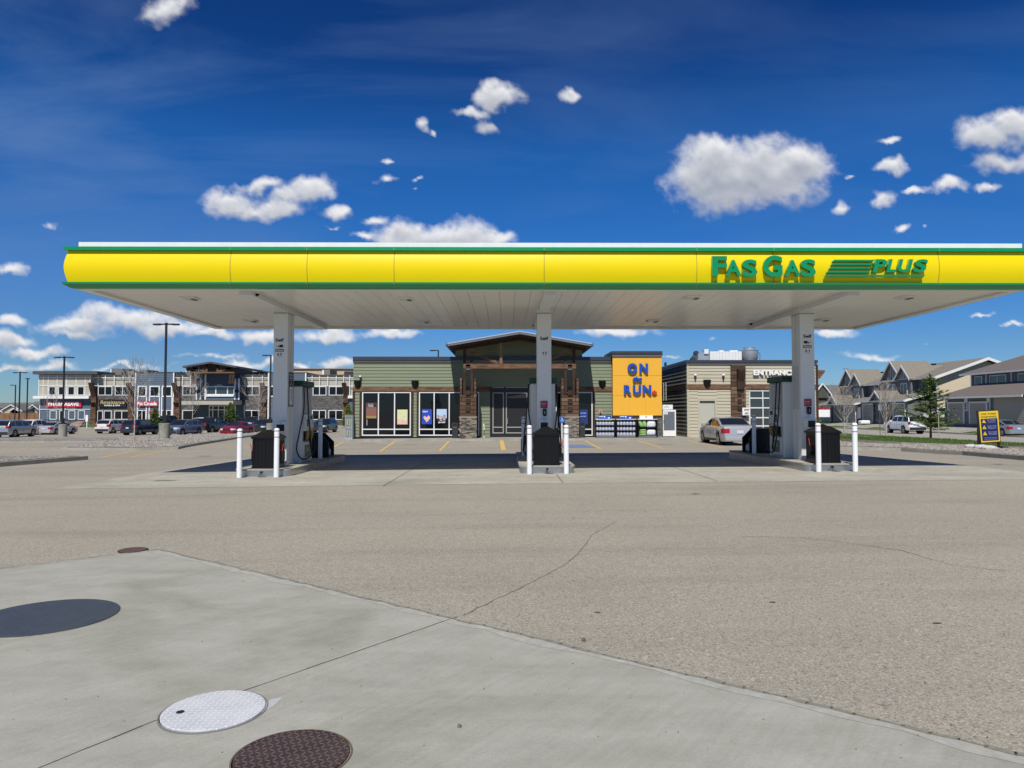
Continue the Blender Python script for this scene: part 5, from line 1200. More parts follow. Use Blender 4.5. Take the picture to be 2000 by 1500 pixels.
        sack(xm+.02, xb-.09, zm+.005, zm+.42, A_SACKW, 'white sack on the upper shelf of the sack rack')
        for k in range(3): sack(xa+.12, xm-.01, zb+.125+k*.13, zb+.25+k*.13, A_SACKG, 'green sack lying %s on the rack lower shelf' % ('undermost', 'in the middle of its pile', 'topmost')[k])
        sack(xm+.02, xb-.09, zb+.125, zb+.50, A_SACKW, 'white sack on the lower shelf of the sack rack')

def swing_bin(pa, pb, pt, y, lab, m=A_BLACK):
    xa, xb = FX(pa, y), FX(pb, y); zb = gz(xa, y); zt = FZ(pt, y); xm = (xa+xb)/2; hw = (xb-xa)/2
    t = thing('waste_bin', lab, 'waste bin', (xm, y+.2, zb), group='dark bins beside the entrance')
    MB().xz([(xm-hw*.88, zb), (xm+hw*.88, zb), (xm+hw, zt-.16), (xm-hw, zt-.16)], y, y+.4).build('bin_body', m, t)
    MB().box(xm-hw*1.04, xm+hw*1.04, y-.015, y+.415, zt-.158, zt-.03).build('bin_hood', m, t, bevel=.01)
    MB().box(xm-hw*.8, xm+hw*.8, y+.02, y+.38, zt-.028, zt).build('bin_top', m, t, bevel=.008)
    MB().box(xm-hw*.5, xm+hw*.5, y-.02, y-.0155, zt-.13, zt-.06).build('bin_slot', A_INK, t)
    MB().box(xm-hw*.6, xm+hw*.5, y-.006, y-.001, zt-.30, zt-.26).build('bin_label', A_MIDG, t)
A_BIN = mat('bin_slate', (.025, .03, .035), .5)
swing_bin(882.5, 895.3, 825.5, 42.9, 'dark grey waste bin left of the left entrance pier', A_BIN)
swing_bin(1131.8, 1143, 824.5, 42.9, 'dark waste bin right of the right entrance pier', A_BIN)
x, y = FX(945, 43.3), 43.3; z = gz(x, y)
t = thing('ashtray_post', 'small post with a pale ash box beside the shop doors', 'ashtray', (x, y, z))
MB().box(x-.05, x+.07, y-.04, y+.04, z+.45, z+.72).build('ash_box', mat('pale_beige', (.5, .47, .40), .5), t, bevel=.008); MB().box(x-.04, x+.03, y-.03, y+.03, z+.725, z+.84).build('ash_cap', A_WHT, t, bevel=.01)
MB().tube([(x+.03, y, z), (x+.03, y, z+.45)], .02, 8).build('post', A_MIDG, t); MB().box(x-.02, x+.08, y-.05, y+.05, z, z+.12).build('foot', MATS['pale_beige'], t)
x, y = FX(1097, 42.25), 42.08; z = gz(x, y)
t = thing('accessible_parking_sign', 'blue wheelchair parking sign on a white post', 'parking sign', (x, y, z))
MB().tube([(x, y, z-.1), (x, y, FZ(825, y))], .035, 10).build('post', A_WHT, t)
sg = MB().box(x-.165, x+.165, y-.06, y-.045, FZ(825.3, y), FZ(814.3, y)).build('sign_plate', mat('sign_blue', (.015, .09, .42), .4), t, bevel=.004)
k = .011; cx_, cz_ = x, FZ(819.8, y)
mb = MB().xz(lathe_poly(2.2*k, 10, cx_-1.2*k, cz_+9*k), y-.066, y-.061)
for a, b in (((-1, 6), (-1, 0)), ((-1, 0), (4.5, 0)), ((4.5, 0), (7, -7)), ((-1, 3.5), (3.5, 3.5)), ((-3, 1), (-5.5, -3)), ((-5.5, -3), (-3, -7.5)), ((-3, -7.5), (2, -8)), ((2, -8), (4.5, -4.5))):
    mb.bar((cx_+a[0]*k, y-.0635, cz_+a[1]*k), (cx_+b[0]*k, y-.0635, cz_+b[1]*k), .004, .018, (0, 0, 1) if a[0] != b[0] else (1, 0, 0))
mb.build('wheelchair_symbol', A_WHT, sg)
for a, b in ((888, 965), (1099, 1140)):
    p, q = G(a, 861.8), G(b, 861.8); y = 41.6
    xa, xb = FX(a, y), FX(b, y); zz = GH(xa, y)
    o = MB().yz([(y-.09, zz), (y+.09, zz), (y+.07, zz+.13), (y-.07, zz+.13)], xa, xb).build('parking_block', A_KERB, None, origin=((xa+xb)/2, y, zz), bevel=.01)
    tag(o, 'long low concrete wheel stop in front of the left pier' if a < 1000 else 'short concrete wheel stop behind the blue stall mark', 'wheel stop')
# propane exchange cage at the shop's left corner
xa, xb, y = FX(674.3, 43.4), FX(688.6, 43.4), 43.4; z = gz(xa, y); zt = FZ(811.5, y)
t = thing('cylinder_locker', 'grey metal gas cylinder locker at the left corner of the shop', 'locker', ((xa+xb)/2, y+.3, z))
A_LOCK = mat('locker_grey', (.36, .40, .43), .5, var=.06)
MB().box(xa, xa+.03, y, y+.7, z, zt).box(xb-.03, xb, y, y+.7, z, zt).box(xa, xb, y+.67, y+.7, z, zt).build('locker_frame', A_LOCK, t)
MB().box(xa, xb, y-.01, y+.7, zt+.001, zt+.03).box(xa+.031, xb-.031, y+.005, y+.66, z, z+.08).build('locker_top', A_LOCK, t)
mb = MB()
for k in range(9): xq = xa+.04+k*(xb-xa-.08)/8; mb.box(xq-.006, xq+.006, y+.0, y+.012, z+.09, zt-.01)
for f in (.08, .5, .96): mb.box(xa+.03, xb-.03, y-.006, y-.001, z+(zt-z)*f-.015, z+(zt-z)*f+.015)
mb.build('grille_door', A_GALV, t)
MB().box(xa+.032, xb-.032, y+.1, y+.12, z+.09, zt-.02).build('locker_back', A_LOCK, t)
for k, f in enumerate((.14, .60)):
    for q in (.32, .68):
        MB().lathe(xa+(xb-xa)*q, y+.06, [(.04, z+(zt-z)*f), (.042, z+(zt-z)*f+.3), (.02, z+(zt-z)*f+.36)], 10).build('gas_cylinder', mat('cyl_lime', (.45, .52, .2), .5), t)

# ================================================================== MALL ON THE LEFT
MY = 115.0
def MX(px): return FX(px, MY, 780)
def MZ(py): return FZ(py, MY, 400)
mall = thing('shopping_plaza', 'long two-storey shopping plaza with cream panels, grey stone, blue siding and a gabled entrance', 'plaza building', (-40, MY, -.45))
mzb = MZ(830)
MB().box(MX(79), MX(800), MY+.3, MY+22, mzb-.5, MZ(733)).build('wall', A_TAUPE, mall)
def panel(name, a, b, t, bt, m, y=0., d=.25): return MB().box(MX(a), MX(b), MY+y, MY+y+d, MZ(bt), MZ(t)).build(name, m, mall)
def battens(xs, t, bt, hs, a, b, y=-.04, w=.10):
    if not hs and len(xs) > 1:
        for x_ in xs: battens((x_,), t, bt, (), a, b, y, w)
        return
    mb = MB()
    for x in xs: mb.box(MX(x)-w/2, MX(x)+w/2, MY+y, MY+y+.05, MZ(bt), MZ(t))
    for h in hs: mb.box(MX(a), MX(b), MY+y-.012, MY+y+.05, MZ(h)-w/2, MZ(h)+w/2)
    return mb.build('panel_batten', A_TRIMW, mall)
def mwin(a, b, t, bt, mull=(), y=0., gm=A_GLASS, trim=A_TRIMW, fw=.10, name='window'):
    return window(mall, (MX(a), MX(b), MZ(bt), MZ(t)), [MX(q) for q in mull], [], MY+y-.04, fm=trim, gm=gm, fw=fw, name=name)
def sid(a, b, t, bt, m, y=0., h=.28, lap=.03, name='siding'): return siding(MB(), MX(a), MX(b), MZ(bt), MZ(t), MY+y, h, lap).build(name, m, mall)
# end block: chemist
panel('cream_wall', 79, 180, 732.5, 773.5, A_TAUPE, -.5, .8)
battens((79.4, 88, 97.6, 115, 133.5, 152, 169.5, 179.3), 733, 773, (737.6, 753.4), 79, 180, -.55)
MB().box(MX(72), MX(197), MY-1.2, MY+6, MZ(731.8), MZ(725.6)).build('roof_overhang', A_ROOFM, mall)
panel('white_band', 72, 180, 773.6, 778.8, A_TRIMW, -1.0, 1.3)
sid(79, 180, 779, 819, A_BSID, -.1); panel('stone_plinth', 79, 262, 821, 831, A_STONE2, -.2, .4)
battens((79.5, 179.3), 779, 820, (799.5,), 79, 180, -.2)
for a, b in ((99, 112.3), (117.6, 131), (136, 149.4), (155, 168.3)): mwin(a, b, 755, 772.3, y=-.5)
for a, b in ((99, 113), (135.5, 148.7), (154, 167.5)): mwin(a, b, 801.5, 819.5, y=-.1)
mwin(118, 128.5, 801.5, 828, y=-.12, name='door')
def msign(name, a, b, t, bt, m, y): return MB().box(MX(a), MX(b), MY+y-.2, MY+y, MZ(bt), MZ(t)).build(name, m, mall)
A_SRED = mat('chemist_red', (.62, .015, .06), .45)
s_ = msign('red_shop_sign', 94, 162, 784, 795, A_SRED, -.2)
text('PHARMASAVE', 1, ((MX(97)+MX(158.5))/2, MY-.43, MZ(789.4)), A_WHT, s_, 'lettering', .04, .03, width=MX(157)-MX(97.5), height=MZ(785.8)-MZ(793))
text('Compounding Pharmacy', 1, ((MX(105)+MX(150))/2, MY-.18, MZ(797)), A_WHT, mall, 'lettering', .03, .03, shear=.25, width=MX(150)-MX(105), height=MZ(795.3)-MZ(798.8))
# nail bar section
battens((191, 205, 222.5, 239.5, 253), 733, 753, (737.6, 753.6), 180, 263)
def stone(a, b, t, bt, nm='stone_wall'): return panel(nm, a, b, t, bt, A_STONE2, .02, .3)
stone(180, 263, 754, 830)
for a, b, m_ in ((191.5, 219.3, (205.3,)), (224.5, 252.5, (239.3,))): mwin(a, b, 754.5, 772.3, m_)
mwin(191, 202, 802, 829.5, name='door'); mwin(203.8, 219, 802, 819.5); mwin(224.3, 252.3, 802, 819.5, (238.8,))
s_ = msign('black_shop_sign', 194.5, 248.6, 780.2, 795, A_INK, -.05)
text('Renaissance', 1, ((MX(198)+MX(245))/2, MY-.27, MZ(785.6)), mat('gold_letters', (.55, .42, .18), .5), s_, 'lettering', .01, .02, shear=.2, width=MX(245)-MX(198), height=MZ(781.4)-MZ(788.4))
text('NAILS & SPA', 1, (MX(221.5), MY-.27, MZ(791.8)), A_WHT, s_, 'lettering', .03, .02, width=MX(237)-MX(206), height=MZ(790.3)-MZ(793.2))
# timber and rust-stone pylons
A_RSTONE = brick_mat('rust_stone', [(.16, .08, .045), (.24, .13, .07), (.12, .065, .04), (.2, .14, .09)], .6, .22, (.03, .02, .015))
def pylon(a, b):
    xm = (MX(a)+MX(b))/2; hw = (MX(b)-MX(a))/2
    p_ = MB().box(MX(a), MX(b), MY-.5, MY+.01, mzb-.1, MZ(774)).build('pylon', A_RSTONE, mall)
    MB().bar((xm-.2, MY-.35, MZ(775)), (xm-hw*1.0, MY-.9, MZ(748)), .32, .3, (0, 1, 0)).bar((xm+.25, MY-.35, MZ(775)), (xm-.05, MY-.9, MZ(748)), .32, .3, (0, 1, 0)).build('timber_strut', A_TIMBV, p_)
    MB().box(xm-hw*.7, xm+hw*.75, MY-.52, MY-.0, MZ(776), MZ(754)).build('timber_block', A_TIMBV, p_)
    MB().box(xm-.35, xm+.35, MY-.9, MY-.52, MZ(789.5), MZ(786)).build('wall_lamp', A_BLACK, p_)
for a, b in ((180.5, 190.5), (253.5, 263.5), (341.5, 353.5), (512.5, 522), (671.5, 681.5)): pylon(a, b)
# blue blocks
def blue(a, b, top=728):
    MB().box(MX(a), MX(b), MY-.25, MY+8, mzb, MZ(top)).build('blue_block', A_BSID, mall)
    sid(a+.4, b-.4, top, 829, A_BSID, -.26, .3, .04)
    battens((a+.3, b-.3), top, 829, (), a, b, -.34, .2)
    MB().box(MX(a)-.1, MX(b)+.1, MY-.35, MY+8.1, MZ(top), MZ(top)+.12).build('coping', A_ROOFM, mall)
blue(265.6, 340.6, 728)
for a, b in ((270.5, 288.5), (293.5, 313.8), (317.5, 338.2)):
    mwin(a, b, 753.5, 775.5, y=-.3, fw=.2)
    battens((a+.3, b-.3), 775.5, 829, (), a, b, -.34, .16)
mwin(271, 288, 801, 828, (280,), y=-.3); mwin(318, 337.5, 801, 828, (328,), y=-.3); stone(271, 313, 776.5, 783, 'stone_strip')
s_ = msign('red_pet_shop_sign', 270.5, 311.6, 783.5, 793.2, A_SRED, -.36)
text('Pet Canada', 1, ((MX(272)+MX(310))/2, MY-.6, MZ(788.3)), A_WHT, s_, 'lettering', .04, .03, width=MX(310)-MX(272), height=MZ(784.6)-MZ(791.8))
MB().box(MX(294.5), MX(311.5), MY-.45, MY-.37, MZ(809), MZ(802)).build('red_window_notice', A_SRED, mall)
blue(525, 598, 728.5)
for a, b in ((527.5, 545), (578, 595)): mwin(a, b, 753.5, 775.5, y=-.3, fw=.2)
# stone sections beside the entrance
def sect(a, b, xs, wins, lows):
    battens(xs, 732.5, 753, (737.6, 753.6), a, b); stone(a, b, 754, 830)
    for q in wins: mwin(q[0], q[1], 754.5, 772.3, (q[2],))
    for q in lows: mwin(q[0], q[1], 801, 820, (q[2],) if len(q) > 2 else ())
sect(342, 398, (356, 371.5, 388), ((356.5, 386, 371.5),), ((357, 385.5),))
sect(473, 524, (478, 492.5, 512), ((478, 507, 492.5),), ((477.5, 507, 492),))
sect(598, 682, (609.3, 624, 640, 656.5, 671), ((610.8, 637.4, 624), (642.3, 671, 656.5)), ((610, 637, 624), (642, 671, 656.5)))
battens((683, 697, 712), 732.5, 772, (737.6, 753.6), 682, 720, -.1); panel('white_band', 681, 760, 772.5, 778, A_TRIMW, -.6, .9); sid(681.5, 760, 778, 826, A_BSID, -.1)
MB().box(MX(180), MX(800), MY-.1, MY+.5, MZ(733), MZ(731.6)).build('parapet_coping', A_ROOFM, mall)
# gabled entrance
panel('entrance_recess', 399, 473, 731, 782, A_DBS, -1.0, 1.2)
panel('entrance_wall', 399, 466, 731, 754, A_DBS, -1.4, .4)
for a, b in ((391.5, 399.8), (465.5, 473.8)):
    sid(a, b, 740, 781, A_BSID, -1.5); battens((a+.3, b-.3), 740, 781, (), a, b, -1.6, .2)
    MB().box(MX((a+b)/2)-.3, MX((a+b)/2)+.3, MY-1.9, MY-1.54, MZ(767), MZ(761.5)).build('wall_lamp', A_BLACK, mall)
window(mall, (MX(409.5), MX(464.8), MZ(772), MZ(754.8)), [MX(428.5), MX(451)], [], MY-1.45, fw=.15, gm=A_GLASS2)
panel('white_sill', 411, 464.8, 772.2, 775, A_TRIMW, -1.7, .3); sid(411, 464.5, 775, 781.5, A_BSID, -1.5); battens((408.8,), 732, 781, (), 408, 409, -1.6, .25)
MB().box(MX(376.7), MX(474), MY-4.0, MY-.3, MZ(790.8), MZ(782.4)).build('entrance_canopy', A_TAUPE, mall)
MB().box(MX(376.2), MX(474.5), MY-4.1, MY-.3, MZ(782.3), MZ(781.3)).build('canopy_edge', A_ROOFM, mall)
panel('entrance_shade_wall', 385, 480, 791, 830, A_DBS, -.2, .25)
window(mall, (MX(410), MX(462), MZ(829), MZ(792)), [MX(417.5), MX(428.5), MX(440), MX(452)], [MZ(800.5)], MY-.3, fw=.12)
gx0, gxm, gx1 = MX(377.5), MX(429.5), MX(478.5); ga, ge = MZ(709.3), MZ(717.8); gyf = MY-4
for s, xe in ((-1, gx0), (1, gx1)):
    MB().xz([(gxm, ga), (xe, ge), (xe, ge-.28), (gxm, ga-.28)], gyf, MY+16).build('entrance_roof', A_ROOFM, mall)
    MB().xz([(gxm, ga-.3), (xe*.93+gxm*.07, ge-.3), (xe*.93+gxm*.07, ge-.75), (gxm, ga-.8)], MY-3.4, MY-3.1).build('rafter', A_TIMBV, mall)
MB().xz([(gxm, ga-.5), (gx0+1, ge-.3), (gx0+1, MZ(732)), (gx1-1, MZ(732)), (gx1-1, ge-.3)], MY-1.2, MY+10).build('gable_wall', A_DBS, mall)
MB().box(MX(391), MX(473), MY-3.5, MY-3.1, MZ(731.3), MZ(728.6)).build('tie_beam', A_TIMB, mall)
for px in (420, 440.5): MB().box(MX(px)-.13, MX(px)+.13, MY-3.4, MY-3.15, MZ(728.5), MZ(715)).build('king_post', A_TIMB, mall)
for a, b in ((394, 418.5), (466, 442)): MB().bar((MX(a), MY-3.3, MZ(721)), (MX(b), MY-3.3, MZ(728)), .2, .28).build('brace', A_TIMB, mall)
for px, s in ((390.5, -1), (396, -1), (467, 1), (472.5, 1)): MB().bar((MX(px)+.3*s*-1, MY-3.2, MZ(751)), (MX(px), MY-3.2, MZ(721 if px in (390.5, 472.5) else 724)), .38, .35, (0, 1, 0)).build('post', A_TIMBV, mall)
MB().box(MX(462), MX(506), MY+9, MY+16, MZ(733), MZ(720)).build('roof_house', A_DKG, mall)
MB().xz([(MX(440), MZ(713)), (MX(513), MZ(722.5)), (MX(513), MZ(724)), (MX(440), MZ(716))], MY+8, MY+17).build('rear_roof', A_ROOFM, mall)
# rooftop units on the plaza
for k, (a, b, t0, w_) in enumerate(((216.5, 247.5, 719.7, 'largest'), (248, 268, 724.3, 'second'), (270, 294.5, 722.3, 'third'), (364, 384.5, 722, 'fourth'), (632, 651, 721.8, 'rightmost'))):
    t = thing('rooftop_unit', 'grey box air unit on the plaza roof, %s from the left' % ('first', 'second', 'third', 'fourth', 'fifth')[k], 'air unit', (MX((a+b)/2), MY+4, MZ(731)), group='air units on the plaza roof')
    xa, xb = FX(a, MY+4), FX(b, MY+4); zz = FZ(t0, MY+4, 400)
    MB().box(xa, xa+(xb-xa)*.64, MY+4, MY+6.5, MZ(734), zz).build('unit_casing', mat('unit_grey', (.16, .15, .14), .7), t)
    MB().box(xa+(xb-xa)*.645, xb, MY+4.2, MY+6.4, MZ(734), zz-.05).build('condenser', A_BLKMET, t)
    MB().box(xa-.35, xa-.02, MY+4.3, MY+5, zz-.8, zz-.05).build('hood', A_TRIMW, t)
tb = thing('timber_framed_building', 'unfinished building with bare tan sheathing rising behind the plaza', 'building', (FX(660, 150), 150, -.4))
MB().box(FX(556, 150), FX(800, 150), 150, 165, -.5, FZ(720.3, 150, 600)).build('wall', mat('osb_tan', (.50, .36, .21), .9, col2=(.58, .45, .29), scale=.6), tb)
MB().box(FX(552, 150), FX(800, 150), 149.6, 165.3, FZ(720.2, 150, 600), FZ(719.6, 150, 600)).build('wall_plate', mat('raw_wood', (.5, .38, .25), .8), tb)
MB().box(FX(586, 149), FX(598, 149), 148.8, 149.6, FZ(733, 149, 600), FZ(727, 149, 600)).box(FX(672, 149), FX(800, 149), 148.8, 149.6, FZ(733, 149, 600), FZ(725.5, 149, 600)).build('dark_parapet', A_DKG, tb)

# far houses on the left with a brown fence
def simple_house(px0, px1, pt, pe, pb, Y, mroof, mwall, lab, gables, dpt=12):
    xa, xb = FX(px0, Y), FX(px1, Y); zb = FZ(pb, Y, 50)-.5; ze = FZ(pe, Y, 50); zr = FZ(pt, Y, 50)
    t = thing('bungalow', lab, 'house', ((xa+xb)/2, Y, zb))
    MB().box(xa+.4, xb-.4, Y+.4, Y+dpt, zb, ze).build('wall', mwall, t)
    MB().yz([(Y-.2, ze), (Y+dpt/2, zr), (Y+dpt+.6, ze)], xa, xb).build('roof', mroof, t)
    for (ga0, ga1, gt, gb) in gables:
        x0, x1, z1, z0 = FX(ga0, Y-2), FX(ga1, Y-2), FZ(gt, Y-2, 50), FZ(gb, Y-2, 50); xm = (x0+x1)/2
        MB().box(x0+.4, x1-.4, Y-2, Y+.5, zb, z0+.05).build('porch_wall', mwall, t)
        MB().xz([(x0+.5, z0), (xm, z1-.3), (x1-.5, z0)], Y-2.02, Y+3).build('gable', mwall, t)
        for s, xe in ((-1, x0), (1, x1)):
            MB().xz([(xm, z1), (xe, z0-.1), (xe, z0-.28), (xm, z1-.2)], Y-2.5, Y-2.3).build('barge_board', A_TRIMW, t)
            MB().xz([(xm, z1+.1), (xe, z0), (xe, z0-.12), (xm, z1-.02)], Y-2.3, Y+4).build('porch_roof', mroof, t)
        window(t, (xm-.9, xm+.9, z0-2.1, z0-.7), [xm], [], Y-2.02, fw=.12)
    return t
YH = 190
simple_house(-30, 30, 786, 797, 812, YH+8, A_SHING2, A_HBEI, 'pale bungalow with grey roof at the far left edge', ((-6, 14, 802.5, 808),))
simple_house(2, 58, 785.5, 800, 812, YH-4, A_SHING2, A_HBEI, 'beige bungalow with a wide white-edged gable at far left', ((2, 46, 790, 802), (20, 40, 797, 802)))
simple_house(40, 82, 783.5, 799.5, 812, YH, A_SHING2, A_HGREY, 'grey-roofed bungalow partly hidden by the plaza end wall', ((53, 78, 790.3, 799),))
xa, xb = FX(-20, 176), FX(78, 176); f_ = thing('wooden_fence', 'brown wooden fence in front of the far left bungalows', 'fence', ((xa+xb)/2, 176, -.45))
mb = MB(); n = 60
for k in range(n): mb.box(xa+(xb-xa)*k/n, xa+(xb-xa)*(k+.9)/n, 176, 176.03, -.5, 1.3+.05*(k % 2))
mb.build('fence_boards', mat('fence_brown', (.23, .12, .06), .9, var=.25, scale=.8), f_)
for k in range(0, 11): MB().box(xa+(xb-xa)*k/10-.08, xa+(xb-xa)*k/10+.08, 175.9, 175.99, -.5, 1.5).build('post', MATS['fence_brown'], f_)

# ================================================================== LAMP POSTS
def lamp_post(px, ptop, pbase, Y, lab, arms, base=True, wpole=.065, ahw=.95, conh=1.3, rb=.38, grp='tall black car park lamps'):
    x = FX(px, Y, (ptop+pbase)/2); zg = GH(x, Y); zt = FZ(ptop, Y, px)
    t = thing('lamp_post', lab, 'lamp post', (x, Y, zg), group=grp)
    zb = zg
    if base:
        mb = MB(); mb.lathe(x, Y, [(rb, zg-.1), (rb*1.01, zg+conh*.5), (rb, zg+conh-.03), (rb-.03, zg+conh)], 28); mb.build('concrete_base', A_BASE, t, smooth=40); zb = zg+conh
        MB().box(x-.2, x+.2, Y-.2, Y+.2, zb, zb+.08).build('base_plate', A_BLKMET, t)
        MB().box(x-.11, x+.11, Y-.13, Y+.11, zb+.08, zb+.6).build('base_cover', A_BLKMET, t)
    MB().box(x-wpole, x+wpole, Y-wpole, Y+wpole, zb+.08, zt-.02).build('pole', A_BLKMET, t)
    for s in arms:
        h = MB().prism([(0, -.16), (ahw*.35, -.16), (ahw*.5, -.2), (ahw*.95, -.17), (ahw, -.1), (ahw, .1), (ahw*.95, .17), (ahw*.5, .2), (ahw*.35, .16), (0, .16)], lambda a, b, d: (x+s*a, Y+b*(1 if a > .4*ahw else .45), zt+d-.02*a), -.09, .0).build('lamp_head', A_BLKMET, t)
        MB().box(x+s*ahw*.5, x+s*ahw*.93, Y-.12, Y+.12, zt-.135, zt-.112).build('lens', MATS['lens'], h)
    if len(arms) > 1: MB().box(x-.08, x+.08, Y-.08, Y+.08, zt-.1, zt+.06).build('pole_cap', A_BLKMET, t)
    return t
lamp_post(322.8, 632, 858, 53.5, 'nearest tall black twin-headed lamp on a round concrete base', (-1, 1), ahw=.97)
lamp_post(124, 697, 852, 72, 'black twin-headed lamp on a concrete base in front of the chemist', (-1, 1), ahw=.95, conh=1.25, rb=.39)
lamp_post(38, 727, 830, 98, 'black twin-headed lamp beside the plaza end, tallest of the far left group', (-1, 1), False, ahw=.95)
lamp_post(29.5, 751.5, 830, 118, 'far left black lamp with one head pointing left', (-1,), False, ahw=.85)
lamp_post(53, 739, 830, 108, 'thin black lamp with short heads nearest the plaza end wall', (-1, 1), False, ahw=.28)
lamp_post(352.7, 726.5, 830, 99, 'thin black twin-headed lamp in front of the timber pylon', (-1, 1), False, ahw=.9)
lamp_post(528, 693, 852, 74, 'black single-headed lamp just left of the left canopy column', (-1,), ahw=.85, conh=1.25, rb=.36)
lamp_post(855.8, 683.5, 852, 72, 'black single-headed lamp rising behind the shop roof', (-1,), False, ahw=.85)
x, Y = FX(1666, 120), 120; zt = FZ(727, Y, 1660)
t = thing('street_lamp', 'thin curved street lamp above the leftmost grey house', 'street lamp', (x, Y, -.4))
MB().tube([(x, Y, -.5), (x, Y, zt-.4), (x-.15, Y, zt+.1), (x-.5, Y, zt+.45), (x-.9, Y, zt+.55)], .07, 8).build('pole', A_MIDG, t); MB().box(x-1.5, x-.85, Y-.15, Y+.15, zt+.48, zt+.62).build('lamp_head', A_MIDG, t, bevel=.03)

# ================================================================== VEHICLES
def interp(pts, x):
    if x <= pts[0][0]: return pts[0][1]
    for (a, b), (c, d) in zip(pts, pts[1:]):
        if x <= c: return b+(d-b)*(x-a)/(c-a)
    return pts[-1][1]
def smoothed(pts, x, w=.05): return (interp(pts, x-w)+2*interp(pts, x)+interp(pts, x+w))/4
KIND = {
 'sedan': dict(L=4.5, W=1.75, H=1.43, r=.325, ax=(.92, 3.6), zb=.2, belt=.93, top=[(0, .72), (.04, .93), (.15, 1.0), (.62, 1.03), (1.40, 1.36), (1.9, 1.43), (2.55, 1.40), (3.40, .98), (3.9, .88), (4.3, .72), (4.45, .58), (4.5, .42)], gh=(.62, 1.40, 2.55, 3.40), pil=(1.05, 2.12, 3.2), tail=(.62, .84), head=(.55, .72), round=.92),
 'suv': dict(L=4.65, W=1.87, H=1.70, r=.36, ax=(.85, 3.7), zb=.26, belt=1.08, top=[(0, .8), (.05, 1.06), (.14, 1.14), (.5, 1.58), (1.1, 1.69), (1.9, 1.70), (2.6, 1.64), (3.42, 1.12), (3.9, 1.04), (4.4, .92), (4.6, .75), (4.65, .5)], gh=(.14, .5, 2.6, 3.42), pil=(.98, 1.95, 3.0), tail=(.82, 1.10), head=(.72, .9), round=.9),
 'boxy': dict(L=4.8, W=1.92, H=1.82, r=.39, ax=(.95, 3.74), zb=.36, belt=1.16, top=[(0, .9), (.05, 1.16), (.1, 1.22), (.3, 1.72), (.9, 1.81), (2.0, 1.82), (2.75, 1.76), (3.35, 1.24), (3.9, 1.17), (4.5, 1.08), (4.75, .9), (4.8, .6)], gh=(.1, .3, 2.75, 3.35), pil=(1.15, 2.05, 3.0), tail=(.95, 1.2), head=(.85, 1.05), round=.94),
 'van': dict(L=4.9, W=1.88, H=1.70, r=.36, ax=(.95, 3.84), zb=.25, belt=1.04, top=[(0, .8), (.05, 1.04), (.12, 1.12), (.42, 1.60), (1.2, 1.70), (2.2, 1.70), (2.9, 1.62), (3.75, 1.08), (4.2, 1.02), (4.65, .88), (4.85, .7), (4.9, .5)], gh=(.12, .42, 2.9, 3.75), pil=(1.1, 2.2, 3.35), tail=(.9, 1.12), head=(.7, .88), round=.9),
 'pickup': dict(L=5.8, W=2.02, H=1.93, r=.42, ax=(1.25, 4.85), zb=.42, belt=1.28, top=[(0, 1.24), (.04, 1.33), (1.9, 1.35), (2.0, 1.40), (2.22, 1.86), (2.7, 1.93), (3.4, 1.88), (4.1, 1.38), (4.8, 1.33), (5.5, 1.25), (5.75, 1.0), (5.8, .6)], gh=(2.0, 2.22, 3.4, 4.1), pil=(3.0, 3.7), tail=(.95, 1.28), head=(.95, 1.15), round=.96)}
PAINT = {}
def paint(nm, col, rough=.28, metal=.25):
    if nm not in PAINT: PAINT[nm] = mat('paint_'+nm, col, rough, metal, coat=.6)
    return PAINT[nm]
A_CGL = mat('car_glass', (.012, .016, .02), .04, spec=.6); A_TYRE = mat('tyre', (.014, .014, .015), .85); A_RIM = mat('rim_alloy', (.38, .39, .4), .35, .8)
A_TAIL = mat('tail_light', (.42, .01, .015), .15, coat=.5); A_HEADL = mat('head_light', (.65, .68, .7), .1, coat=.8); A_CAVE = mat('wheel_well', (.006, .006, .006), .9); A_TRIMK = mat('bumper_trim', (.02, .02, .022), .6); A_PLATE = mat('licence_plate', (.6, .6, .62), .5)
